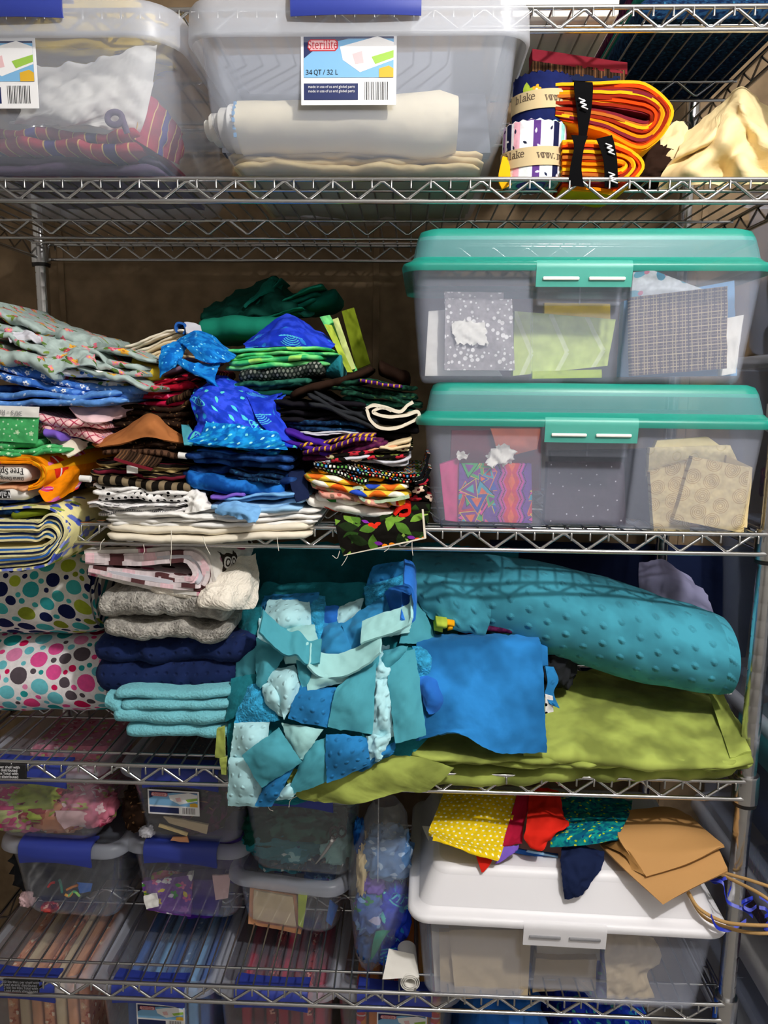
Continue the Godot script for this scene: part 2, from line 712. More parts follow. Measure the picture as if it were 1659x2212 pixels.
func build_materials() -> void:
	nz.noise_type = FastNoiseLite.TYPE_SIMPLEX
	nz.frequency = 1.0
	nz.fractal_octaves = 2
	nz.seed = 5
	rng.seed = 4242
	wrinkle = noise_tex(0.012, 9, 256, 4)
	fuzz = noise_tex(0.09, 4, 256, 3)
	# hard things
	plain("chrome", "cfcfd0", 0.2, 1.0)
	plain("zinc", "b4b4b2", 0.32, 1.0)
	plain("black_plastic", "141416", 0.45)
	plain("blue_latch", "2c3c96", 0.42)
	plain("clear_bin", "c8d0e4", 0.1, 0.0, 0.06)
	plain("milky_bin", "c8d0e0", 0.34, 0.0, 0.2)
	plain("clear_lid", "c8d0e4", 0.3, 0.0, 0.16)
	plain("lid_rim_clear", "ccd2e2", 0.3, 0.0, 0.38)
	plain("milky_lid", "d4d8e2", 0.34, 0.0, 0.45)
	plain("file_body", "c4cce2", 0.34, 0.0, 0.17)
	plain("teal_lid", "74bcc0", 0.42, 0.0, 0.42)
	plain("teal_lid_edge", "1f9c8a", 0.36, 0.0, 0.72)
	plain("teal_tab", "58bcac", 0.4, 0.0, 0.66)
	plain("tub", "b4c4e4", 0.3, 0.0, 0.12)
	plain("white_lid", "ecebf0", 0.42)
	plain("film", "dfe6f2", 0.2, 0.0, 0.14)
	plain("film_dull", "dfe3ea", 0.3, 0.0, 0.2)
	plain("paper", "f2f0ea", 0.8)
	plain("ink", "17181c", 0.8)
	plain("ink_white", "e8e8ea", 0.8)
	plain("ink_grey", "8f8f94", 0.8)
	plain("ink_brown", "5a4a38", 0.8)
	plain("label_navy", "17265c", 0.5)
	plain("label_blue", "7db5e0", 0.5)
	plain("label_white", "f4f4f6", 0.4)
	plain("label_pink", "e8c0c4", 0.5)
	plain("label_red", "c03040", 0.5)
	plain("label_green", "9cc850", 0.5)
	plain("label_yellow", "e0b030", 0.5)
	plain("kraft", "b98a52", 0.85)
	plain("kraft_dark", "a4773f", 0.85)
	plain("kraft_band", "c9b48a", 0.85)
	plain("twine", "b8925c", 0.9)
	plain("thread", "e6e0d2", 0.9)
	plain("ribbon_black", "08080a", 0.7).metallic_specular = 0.12
	plain("ribbon_blue", "2638b8", 0.3)
	plain("card_white", "f0ede6", 0.75)
	plain("scissor_steel", "c8c8c8", 0.3, 0.9)
	# room
	start(256, "86725a")
	print_mat("wall_board", 0.5, 0.12, {"relief": 0.05})
	plain("wall_paint", "c8c6c2", 0.9)
	plain("ceiling_paint", "e4e2de", 0.9)
	plain("floor_concrete", "8a8680", 0.8)
	var lamp := plain("lamp_glass", "ffffff", 0.4)
	lamp.emission_enabled = true
	lamp.emission = Color(1.0, 0.95, 0.88)
	lamp.emission_energy_multiplier = 6.0
	plain("batting", "9296a2", 0.9)
	# plain cloths
	for q in [["cream", "e2cd9c"], ["muslin", "d8c4a0"], ["white_cloth", "f0eeea"], ["off_white", "e6ddca"], ["grey_white", "c9c9d2"], ["tan_cloth", "a8693c"], ["brown_cloth", "4a2e1e"],
			["dark_brown", "2a1b14"], ["maroon", "74202c"], ["red_cloth", "d8281c"], ["crimson", "b01c3c"], ["green_deep", "14685a"], ["green_dark", "0e4238"], ["green_teal", "1c8068"],
			["olive", "6e7c1c"], ["lime", "b4c848"], ["pale_lime", "cfdc8e"], ["yellow_cloth", "d6b93a"], ["pale_yellow", "efe2a8"], ["navy", "1a2444"], ["blue_dark", "14264e"],
			["blue_mid", "2c62b4"], ["blue_light", "78aee0"], ["sky", "98c4e8"], ["purple", "43208c"], ["violet", "7a5cc0"], ["black_cloth", "16141a"], ["charcoal", "26282c"], ["grey_cloth", "8c8c90"],
			["orange_cloth", "e8820c"], ["red_orange", "d8400c"], ["amber", "f0a818"], ["brick", "8c2410"], ["teal_felt", "2a8c98"], ["aqua_felt", "4c9cac"], ["aqua_pale", "a0d4d4"], ["pink_cloth", "e478a0"],
			["hot_pink", "d83c84"], ["pink_pale", "e8c4c8"], ["mauve", "8a6a80"], ["dusty", "6a5a78"], ["cream_roll", "eee4ca"], ["brown_orange", "b06024"], ["lilac", "9c9cc0"], ["peach", "dca078"], ["coral", "cc6c4c"]]:
		cloth(q[0], q[1])
	# plush: minky with dimples, fleeces, furs
	var dim := dimple_tex()
	var nap := grey_pile(0.008, 3, 0.84)
	cloth("minky_teal", "469cb2", {"sheen": 0.7, "bump": dim, "relief": 0.3, "size": 0.22, "pile": nap})
	cloth("minky_navy", "1e2c58", {"sheen": 0.5, "bump": dim, "relief": 0.2, "size": 0.13, "pile": nap})
	cloth("minky_ice", "b4e4ec", {"sheen": 0.5, "bump": dim, "relief": 0.16, "size": 0.13})
	cloth("minky_blue", "2c80be", {"sheen": 0.6, "bump": dim, "relief": 0.2, "size": 0.13, "pile": nap})
	cloth("plush_blue", "2e84cc", {"sheen": 0.9, "bump": fuzz, "relief": 0.06, "size": 0.4, "pile": grey_pile(0.01, 43, 0.7)})
	cloth("plush_royal", "2f78d8", {"sheen": 0.8, "bump": fuzz, "relief": 0.06, "size": 0.3, "pile": nap})
	cloth("plush_green", "a8b65a", {"sheen": 0.8, "bump": fuzz, "relief": 0.06, "size": 0.4, "pile": grey_pile(0.014, 41, 0.72)})
	cloth("plush_aqua", "74bcc8", {"sheen": 0.8, "bump": fuzz, "relief": 0.12, "size": 0.12})
	cloth("plush_teal", "24808e", {"sheen": 0.6, "bump": fuzz, "relief": 0.1, "size": 0.2, "pile": nap})
	cloth("fur_grey", "b8b4ac", {"sheen": 0.8, "bump": fuzz, "relief": 0.3, "size": 0.12, "pile": grey_pile(0.03, 8, 0.78)})
	cloth("fur_cream", "f2eadc", {"sheen": 0.6, "bump": fuzz, "relief": 0.16, "size": 0.12})
	cloth("fur_cyan", "3cacde", {"sheen": 0.7, "bump": fuzz, "relief": 0.22, "size": 0.12, "pile": grey_pile(0.03, 18, 0.8)})
	cloth("embossed_blue", "3488bc", {"sheen": 0.6, "bump": noise_tex(0.022, 31, 256, 1), "relief": 0.7, "size": 0.14})
	# prints
	start(384, "a3b4b0")
	spots(20, 0.15, func(x, y):
		for k in 4:
			leaf(x, y, 0.06 + rng.randf() * 0.04, 0.018, rng.randf() * TAU, pick(["5f7a3a", "7c9440", "4d6a34"]))
		for k in 3:
			flower(x + rng.randf_range(-.04, .04), y + rng.randf_range(-.04, .04), 0.03, pick(["d4667a", "e08a98", "c8485e"]), Color("e8b83c"))
		if rng.randf() < 0.5:
			flower(x + 0.06, y - 0.03, 0.03, Color("e0a83c"), Color("b8742c")))
	print_mat("grey_floral", 0.16)
	start(256, "3a6cc0")
	spots(34, 0.11, func(x, y):
		disc(x + 0.03, y + 0.02, 0.06, Color("5a8cd8"))
		if rng.randf() < 0.75:
			flower(x, y, 0.055, Color("e8eef8"), Color("3a5cb0")))
	print_mat("blue_calico", 0.07)
	start(256, "5a8cd0")
	spots(30, 0.12, func(x, y): leaf(x, y, 0.09, 0.02, rng.randf() * TAU, pick(["c8daf0", "8ab4e4"])))
	print_mat("blue_sprig", 0.07)
	start(256, "f0f0ee")
	spots(70, 0.075, func(x, y): disc(x, y, 0.028 + rng.randf() * 0.03, pick(["3a6cc0", "d0c43c", "5c9450", "7aa8dc", "f4f4f2"])))
	print_mat("confetti", 0.07)
	start(256, "f0c4c4")
	for k in 8:
		line(k / 8.0, 0, k / 8.0 + 1, 1, 0.014, Color("b04058"))
		line(k / 8.0, 0, k / 8.0 - 1, 1, 0.014, Color("b04058"))
	spots(4, 0.3, func(x, y): flower(x, y, 0.055, Color("5460a8"), Color("2c3470")))
	print_mat("pink_lattice", 0.11)
	start(256, "4cb06a")
	spots(90, 0.06, func(x, y): disc(x, y, 0.012, Color("c8ecc8")))
	spots(14, 0.18, func(x, y): flower(x, y, 0.034, Color("bfe6b8"), Color("e8f4d8")))
	print_mat("green_sprig", 0.1)
	start(384, "f08a0c")
	spots(10, 0.24, func(x, y):
		ell(x, y, 0.09, 0.075, pick(["c83c8c", "d82c1c", "e06ca8"]))
		rect(x - 0.09, y - 0.01, 0.18, 0.016, Color("f0dce0"))
		rect(x - 0.085, y + 0.025, 0.17, 0.022, Color("d82c1c"))
		disc(x - 0.02, y - 0.08, 0.03, Color("e074b4")))
	print_mat("orange_print", 0.2)
	start(256, "ece4ac")
	for k in 60:
		var x := rng.randf()
		leaf(x, 0.1 + rng.randf() * 0.42, 0.09, 0.02, rng.randf() * TAU, pick(["4a5cc0", "6a7ad0", "8a96dc", "2c3a8c"]))
	rect(0, 0.66, 1, 0.05, Color("1c2448"))
	rect(0, 0.71, 1, 0.08, Color("a8b0dc"))
	print_mat("yellow_blue", 0.11)
	start(256, "f2eaa8")
	for k in 90:
		var y := pow(rng.randf(), 2.0) * 0.28
		leaf(rng.randf(), y, 0.06, 0.016, rng.randf() * TAU, pick(["4a5cc0", "6a7ad0", "8a96dc", "9cb048"]))
	print_mat("yellow_border", 0.34)
	start(256, "1c1614")
	for k in 4:
		rect(0, k * 0.25, 1, 0.06, Color("b09a68"))
		rect(0, k * 0.25 + 0.1, 1, 0.045, Color("6c1e30"))
		rect(0, k * 0.25 + 0.19, 1, 0.015, Color("8c7850"))
	print_mat("dark_stripe", 0.14)
	start(256, "16130f")
	for a in 8:
		rect(a / 8.0, 0.1, 0.06, 0.36, Color("83735a"))
		rect(a / 8.0 + 0.06, 0.6, 0.06, 0.3, Color("6a5c48"))
	print_mat("black_check", 0.15)
	start(256, "3c2a1e")
	for k in 14:
		rect(k / 14.0, 0, 0.03, 1, pick(["241810", "6a4a30", "1a120c"]))
	print_mat("brown_stripe", 0.06)
	start(256, "2a1c14")
	spots(46, 0.1, func(x, y): leaf(x, y, 0.07, 0.015, rng.randf() * TAU, pick(["6a4c30", "8c6c48", "503420"])))
	print_mat("brown_print", 0.06)
	start(256, "5a4030")
	for a in 10:
		for b in 5:
			poly([Vector2(a * 0.1, b * 0.2), Vector2(a * 0.1 + 0.05, b * 0.2 + 0.1), Vector2(a * 0.1, b * 0.2 + 0.2)], Color("2c1c14"))
	print_mat("brown_zigzag", 0.1)
	start(256, "f2f0ee")
	spots(26, 0.14, func(x, y): disc(x, y, 0.028, Color("141416")))
	print_mat("white_dot", 0.08)
	start(256, "f2f0ee")
	for a in 6:
		for b in 6:
			disc((a + 0.5 * (b % 2)) / 6.0 + 0.08, (b + 0.5) / 6.0, 0.04, Color("1a1a1c"))
			poly([Vector2((a + 0.5 * (b % 2)) / 6.0 + 0.045, (b + 0.5) / 6.0), Vector2((a + 0.5 * (b % 2)) / 6.0 + 0.115, (b + 0.5) / 6.0), Vector2((a + 0.5 * (b % 2)) / 6.0 + 0.08, (b + 0.5) / 6.0 - 0.07)], Color("1a1a1c"))
	print_mat("white_drop", 0.055)
	start(256, "e8e6e6")
	for k in 130:
		rect(rng.randf(), rng.randi() % 26 / 26.0, 0.05 + rng.randf() * 0.09, 0.016, Color("26262a"))
	print_mat("white_dash", 0.09)
	start(256, "e8e6e4")
	for a in 16:
		rect(a / 16.0, 0, 0.028, 1, Color("8a8a8c"))
		rect(0, a / 16.0, 1, 0.02, Color("6c6c70"))
	print_mat("fine_check", 0.05)
	start(256, "c41c48")
	spots(20, 0.17, func(x, y): ringo(x, y, 0.06, 0.018, Color("ec6c94"), rng.randf(), 4.5))
	print_mat("pink_swirl", 0.1)
	start(256, "a8142c")
	spots(40, 0.1, func(x, y): leaf(x, y, 0.07, 0.02, rng.randf() * TAU, pick(["7c0c20", "d83c54", "e87c88"])))
	print_mat("red_print", 0.07)
	start(256, "34101a")
	spots(12, 0.2, func(x, y): ringo(x, y, 0.09, 0.02, pick(["c03c44", "a02c3c", "c8a058"])))
	print_mat("red_rings", 0.11)
	two_tone("1c3cc0", "3450e0", 0.02, 12, 4.0, 384)
	spots(3, 0.45, func(x, y):
		ell(x, y, 0.12, 0.06, Color("54c8dc"), 0.9)
		ell(x, y, 0.108, 0.049, Color("2440c4"), 0.9)
		for k in 5:
			var c := Vector2(0.036 * (k - 2), 0).rotated(0.9)
			line(x + c.x - 0.02, y + c.y + 0.03, x + c.x + 0.02, y + c.y - 0.03, 0.012, Color("54c8dc")))
	spots(44, 0.1, func(x, y): leaf(x, y, 0.075, 0.02, 0.7 + rng.randf(), pick(["4cc4d8", "2c94d8", "5ad4d0"])))
	print_mat("fish_blue", 0.15)
	two_tone("1a34b8", "2c48d4", 0.02, 14)
	spots(5, 0.35, func(x, y):
		for k in 6:
			ringo(x, y, 0.02 + k * 0.018, 0.007, Color("54c4dc"), 0.4 + k * 0.1, 2.6)
		line(x - 0.1, y, x + 0.1, y + 0.03, 0.01, Color("54c4dc")))
	spots(10, 0.2, func(x, y): leaf(x, y, 0.08, 0.018, rng.randf() * TAU, Color("2c7cd8")))
	print_mat("fish_big", 0.17)
	two_tone("0e62b8", "1c94dc", 0.02, 15)
	spots(54, 0.08, func(x, y): leaf(x, y, 0.06, 0.02, rng.randf() * TAU, pick(["7ce0e8", "4cc8e4", "a4ecec"])))
	print_mat("aqua_leaf", 0.09)
	two_tone("0f5cb0", "1d84d4", 0.03, 16)
	spots(120, 0.03, func(x, y): disc(x, y, 0.006 + rng.randf() * 0.008, pick(["4cb8ec", "8cd8f4"])))
	print_mat("starry_blue", 0.14)
	two_tone("142c5c", "2c5494", 0.025, 17)
	print_mat("navy_batik", 0.2)
	two_tone("10448c", "2470c4", 0.02, 18)
	print_mat("blue_batik", 0.2)
	two_tone("0c1c38", "1c3c5c", 0.04, 19)
	spots(40, 0.1, func(x, y): leaf(x, y, 0.06, 0.012, rng.randf() * TAU, pick(["2c6484", "183454"])))
	print_mat("midnight_print", 0.09)
	two_tone("123c34", "2c6454", 0.03, 20)
	print_mat("green_batik", 0.14)
	two_tone("0c241c", "1c4434", 0.04, 21)
	spots(30, 0.12, func(x, y): leaf(x, y, 0.07, 0.014, rng.randf() * TAU, pick(["3c5c34", "14342c"])))
	print_mat("forest_print", 0.1)
	start(256, "242c28")
	for a in 12:
		for b in 12:
			ell((a + 0.5 * (b % 2)) / 12.0, b / 12.0, 0.026, 0.034, pick(["8c9088", "5c645c", "6c7468", "484c48"]))
	print_mat("snake_grey", 0.08)
	two_tone("3cb46c", "7cdc84", 0.018, 22)
	for k in 14:
		leaf(rng.randf(), rng.randf(), 0.3, 0.05, rng.randf() * TAU, pick(["a4e46c", "58c88c", "2c9c64"]))
	print_mat("spring_green", 0.2)
	start(256, "47196c")
	for k in 9:
		line(k / 9.0, 0, k / 9.0 + 0.3, 0.5, 0.045, Color("d8a82c"))
		line(k / 9.0 + 0.3, 0.5, k / 9.0 + 0.34, 1.0, 0.03, Color("c8982c"))
	print_mat("purple_gold", 0.08)
	two_tone("3c1434", "5c2048", 0.03, 23)
	spots(24, 0.13, func(x, y): leaf(x, y, 0.1, 0.01, rng.randf() * TAU, Color("9c6c48")))
	print_mat("plum_print", 0.1)
	start(256, "14100e")
	spots(20, 0.17, func(x, y): flower(x, y, 0.085, pick(["c42c3c", "e8dcb0", "8c9c44", "f0d8c0"]), Color("5c1c24")))
	print_mat("dark_floral", 0.09)
	start(256, "0c0d10")
	for a in 10:
		for b in 8:
			rect(a / 10.0 + 0.01 + 0.05 * (b % 2), b / 8.0 + 0.02, 0.055, 0.075, pick(["e8e8e0", "d83c28", "e8b82c", "4a8ccc", "e8e8e0", "5c9c48"]))
	print_mat("bead_print", 0.05)
	start(256, "e0c040")
	for a in 4:
		for b in 4:
			var c := Vector2(a * 0.25 + 0.125, b * 0.25 + 0.125)
			poly([c + Vector2(-0.125, 0), c + Vector2(0, -0.115), c + Vector2(0.125, 0), c + Vector2(0, 0.115)], [Color("2c4cb8"), Color("e06c20"), Color("e8e4d8"), Color("d85a1c")][(a + b * 3) % 4])
	print_mat("harlequin", 0.1)
	start(256, "d89c8c")
	spots(36, 0.11, func(x, y): ell(x, y, 0.035, 0.05, pick(["b4584c", "e8d49c", "a8c4a0", "8c6c5c"]), rng.randf()))
	print_mat("paisley_pink", 0.09)
	start(256, "b4c8a8")
	spots(36, 0.11, func(x, y): ell(x, y, 0.03, 0.045, pick(["b07868", "8cac98", "dce0b8"]), rng.randf()))
	print_mat("paisley_sage", 0.09)
	start(256, "f0ece4")
	for k in 16:
		leaf(rng.randf(), rng.randf(), 0.3, 0.06, rng.randf() * TAU, pick(["4c9c34", "e8c828", "d8301c", "2c7c34", "f4f0ea", "8cc4d8"]))
	print_mat("tropical", 0.13)
	start(384, "14120f")
	for k in 34:
		leaf(rng.randf(), rng.randf(), 0.24, 0.055, rng.randf() * TAU, pick(["4c7428", "6c9434", "2c4c1c", "8cac4c", "14120f", "1c2c14"]))
	spots(5, 0.3, func(x, y):
		for k in 3:
			disc(x + 0.04 * k, y + 0.03 * (k % 2), 0.034, pick(["e8541c", "f08c1c", "d8301c"]))
		leaf(x - 0.1, y - 0.08, 0.1, 0.03, 0.5, Color("7c2c9c")))
	print_mat("jungle", 0.12)
	start(512, "e4e2dc")
	dots(["1c2450", "1c2450", "46b0b0", "8a9830", "46b0b0", "1c2450", "a8b83c", "34a0a4"])
	print_mat("dots_navy", 0.15, 0.04, {"relief": 0.05})
	start(512, "f2eef0")
	dots(["2a9c9c", "e8559a", "6cc4d0", "e84888", "5a5058", "e88cb8", "2a9c9c", "5a5058", "d8205c"])
	print_mat("dots_pink", 0.155, 0.04, {"relief": 0.05})
	start(256, "dccfd2")
	spots(14, 0.19, func(x, y): ell(x, y, 0.12, 0.07, pick(["c05c7c", "d884a0", "5c3a3c", "4a2c2c", "e8c4cc"]), rng.randf() * 0.6))
	print_mat("owl_inside", 0.09)
	start(256, "e4e0da")
	spots(4, 0.36, func(x, y): ell(x, y, 0.08, 0.05, pick(["c88ca4", "d8b030", "8c8468", "c05c7c"])))
	for q in [[0.25, 0.3], [0.75, 0.78]]:
		ell(q[0], q[1], 0.13, 0.18, Color("38302c"))
		poly([Vector2(q[0] - 0.12, q[1] - 0.22), Vector2(q[0] - 0.02, q[1] - 0.1), Vector2(q[0] - 0.13, q[1] - 0.06)], Color("38302c"))
		poly([Vector2(q[0] + 0.12, q[1] - 0.22), Vector2(q[0] + 0.02, q[1] - 0.1), Vector2(q[0] + 0.13, q[1] - 0.06)], Color("38302c"))
		for e in [-0.055, 0.055]:
			disc(q[0] + e, q[1] - 0.07, 0.055, Color("f0ece8"))
			disc(q[0] + e, q[1] - 0.07, 0.036, Color("38302c"))
			disc(q[0] + e, q[1] - 0.07, 0.022, Color("f0ece8"))
	print_mat("owl_ground", 0.16)
	two_tone("0c5c78", "148c88", 0.03, 24)
	spots(150, 0.02, func(x, y): ell(x, y, 0.02, 0.012, pick(["a4c028", "0c3c6c", "20a8a0", "c8d43c"]), rng.randf() * TAU))
	print_mat("spatter", 0.12)
	start(256, "eac81c")
	for a in 9:
		for b in 9:
			disc((a + 0.5 * (b % 2) + rng.randf_range(-.12, .12)) / 9.0, (b + rng.randf_range(-.1, .1)) / 9.0, 0.022, Color("f8f4dc"))
	print_mat("yellow_dot", 0.085)
	start(256, "4a4048")
	for a in 20:
		rect(0, a / 20.0, 1, 0.016, Color("b4a484") if a % 2 else Color("8c7c6c"))
		rect(a / 20.0, 0, 0.013, 1, Color("a89878") if a % 3 else Color("2c2834"))
	print_mat("plaid", 0.085)
	start(256, "a09ca0")
	spots(80, 0.055, func(x, y): disc(x, y, 0.012 + rng.randf() * 0.025, Color("f0eef0")))
	print_mat("grey_dot", 0.085)
	start(256, "c8da84")
	for k in 4:
		for s in 2:
			var x := k * 0.25
			line(x, 0.5 * s, x + 0.125, 0.5 * s + 0.25, 0.03, Color("e0ecb8"))
			line(x + 0.125, 0.5 * s + 0.25, x, 0.5 * s + 0.5, 0.03, Color("e0ecb8"))
	print_mat("lime_chevron", 0.2)
	start(256, "d8c490")
	spots(14, 0.23, func(x, y):
		for k in 4:
			ringo(x, y, 0.026 + k * 0.026, 0.01, Color("b0945c")))
	print_mat("swirl_tan", 0.1)
	start(256, "efe0ac")
	spots(14, 0.23, func(x, y): ringo(x, y, 0.06, 0.01, Color("e0cc90")))
	print_mat("swirl_yellow", 0.1)
	start(384, "6c3c9c")
	for k in 30:
		var c := Vector2(rng.randf() * 0.6, rng.randf())
		var r := 0.09 + rng.randf() * 0.1
		var a := rng.randf() * TAU
		var tri := func(f: float) -> Array: return [c + Vector2(r * f, 0).rotated(a), c + Vector2(r * f, 0).rotated(a + 2.1), c + Vector2(r * f, 0).rotated(a + 4.2)]
		poly(tri.call(1.12), pick(["e8c83c", "181c3c", "e87c3c"]))
		poly(tri.call(1.0), pick(["c8284c", "2c9cb8", "3cac5c", "d83c9c", "2c4cb0", "7c2c8c"]))
		poly(tri.call(0.5), pick(["7c2c8c", "2c3c9c", "e8642c", "c8284c", "38b0a8"]))
	for k in 4:
		var hw: float = [0.25, 0.18, 0.11, 0.05][k]
		var pts := []
		for i in 9:
			pts.append(Vector2(0.74 - hw + 0.05 * (i % 2), i / 8.0))
		for i in 9:
			pts.append(Vector2(0.74 + hw - 0.05 * ((8 - i) % 2), (8 - i) / 8.0))
		poly(pts, [Color("7034a0"), Color("c83c9c"), Color("d8304c"), Color("f0643c")][k])
	for i in 48:
		var j := absf(fposmod(i / 6.0, 2.0) - 1.0)
		for q in [0.2, 0.14]:
			disc(0.74 - q + 0.05 * (1.0 - j), i / 48.0, 0.008, Color("181420"))
			disc(0.74 + q - 0.05 * (1.0 - j), i / 48.0, 0.008, Color("181420"))
	print_mat("zigzag_bright", 0.1)
	start(256, "4a3c46")
	spots(34, 0.12, func(x, y): disc(x, y, 0.009, Color("d8d0d4")))
	print_mat("dark_pin", 0.12)
	start(256, "f0eef2")
	var sc := ["1c2044", "8cd0cc", "b48cc8", "1c2044", "f0b4c4", "e8eef0", "5c3c80", "d8e4e8"]
	for k in 8:
		rect(k / 8.0, 0, 0.085, 1, Color(sc[k]))
	spots(40, 0.09, func(x, y): leaf(x, y, 0.06, 0.014, rng.randf() * TAU, pick(["20243c", "f4f2f4", "e8e4ec"])))
	print_mat("strip_roll", 0.11)
	start(256, "1a2252")
	spots(6, 0.3, func(x, y):
		for k in 3:
			leaf(x, y, 0.14, 0.045, rng.randf() * TAU, pick(["a8c03c", "7ca82c", "e8d03c"]))
		flower(x + 0.12, y + 0.05, 0.05, pick(["5a62b0", "e8a82c", "9cc8d8"]), Color("e8e4d0")))
	print_mat("navy_floral", 0.12)
	start(256, "a82844")
	var st := ["b83050", "a8283f", "4a3c90", "b02c48", "8c2038", "c03c54", "a8243c", "3c2c68", "b83048", "a42840"]
	for k in 10:
		rect(k / 10.0, 0, 0.1, 1, Color(st[k]))
		rect(k / 10.0, 0, 0.01, 1, Color("e8c870"))
	print_mat("serape", 0.16)
	for q in [["scrap_pink", "d87c94", ["b8bc6c", "e0a8b4", "c03c64", "f0d4d8"], 0.1], ["scrap_purple", "7c4ca4", ["e8d850", "f0eef4", "9c64b8", "58a848", "d86ca0"], 0.12], ["scrap_floral", "4c6cb0", ["7ca4d4", "b8b8d8", "6c4c9c", "3c8c5c"], 0.12],
			["scrap_red", "a02c34", ["d84c44", "6c1420", "e09c8c"], 0.1], ["scrap_aqua", "3c8ca0", ["9cd0d8", "2c6c7c", "d4e8e8", "1c4c70"], 0.1], ["scrap_peach", "d8946c", ["e8b88c", "c06844", "f0d8b8"], 0.1]]:
		start(256, q[1])
		var cl: Array = q[2]
		spots(22, 0.16, func(x, y):
			flower(x, y, 0.06, pick(cl), pick(cl))
			leaf(x, y, 0.1, 0.03, rng.randf() * TAU, pick(cl)))
		print_mat(q[0], q[3])
	start(256, "dfe8f0")
	spots(9, 0.26, func(x, y):
		ell(x, y, 0.1, 0.06, pick(["5cb4d0", "3c9cc0"]), rng.randf() * 3.0)
		disc(x + 0.08, y, 0.035, Color("e088a8")))
	print_mat("bird_print", 0.1)
	start(256, "5a82b4")
	spots(60, 0.07, func(x, y): leaf(x, y, 0.07, 0.025, rng.randf() * TAU, pick(["8cacd0", "46689c", "a8c0dc", "7c98b4"])))
	print_mat("slate_batik", 0.1)

func dots(cols: Array) -> void:
	var got := []
	var tries := 0
	while got.size() < 64 and tries < 6000:
		var r: float = [0.088, 0.07, 0.055, 0.045, 0.03][mini(4, tries / 300)] * rng.randf_range(0.85, 1.1)
		tries += 1
		var q := Vector2(rng.randf(), rng.randf())
		var ok := true
		for g in got:
			var e: Vector2 = (Vector2(g.x, g.y) - q).abs()
			e = Vector2(minf(e.x, 1.0 - e.x), minf(e.y, 1.0 - e.y))
			if e.length() < r + g.z + 0.016:
				ok = false
				break
		if ok:
			got.append(Vector3(q.x, q.y, r))
			ell(q.x, q.y, r, r, pick(cols))

func slab_struct(called: String, m: String, c: Vector3, s: Vector3) -> void:
	var b := MB.new()
	add_box(b, c, s, 0.001)
	struct(called, b, m)

func build_room() -> void:
	slab_struct("wall_back", "wall_board", Vector3(0.1, 1.2, -0.56), Vector3(4.2, 2.5, 0.08))
	slab_struct("wall_left", "wall_paint", Vector3(-2.04, 1.2, 1.0), Vector3(0.08, 2.5, 3.2))
	slab_struct("wall_right", "wall_paint", Vector3(2.24, 1.2, 1.0), Vector3(0.08, 2.5, 3.2))
	slab_struct("wall_front", "wall_paint", Vector3(0.1, 1.2, 2.64), Vector3(4.4, 2.5, 0.08))
	slab_struct("ceiling", "ceiling_paint", Vector3(0.1, 2.49, 1.0), Vector3(4.5, 0.08, 3.4))
	slab_struct("floor", "floor_concrete", Vector3(0.1, -0.04, 1.0), Vector3(4.5, 0.08, 3.4))
	# seams between the boards of the back wall
	for x in [-0.62, 0.02, 0.66]:
		var b := MB.new()
		add_box(b, Vector3(x, 1.2, -0.519), Vector3(0.012, 2.4, 0.004), 0.001)
		struct("trim_%d" % int(round((x + 1.26) / 0.64)), b, "wall_board")
	var l := thing("ceiling_lamp", "bare round bulb in a white holder under the ceiling", "lamp", Vector3(LAMP.x, 2.45, LAMP.z))
	var h := MB.new()
	var rings := []
	for q in [[0.0, 0.05], [-0.012, 0.05], [-0.02, 0.03], [-0.11, 0.024]]:
		rings.append(ring_rect(Vector3(0, q[0], 0), q[1], q[1], q[1], 5))
	rings.reverse()
	loft(h, rings)
	part("holder", l, h, "white_lid")
	var s := MB.new()
	rings = []
	for k in 9:
		var a := PI * (k + 0.4) / 9.0
		rings.append(ring_rect(Vector3(0, LAMP.y - 2.45 - 0.035 * cos(a), 0), 0.035 * sin(a), 0.035 * sin(a), 0.035 * sin(a), 5))
	loft(s, rings)
	part("bulb", l, s, "lamp_glass")

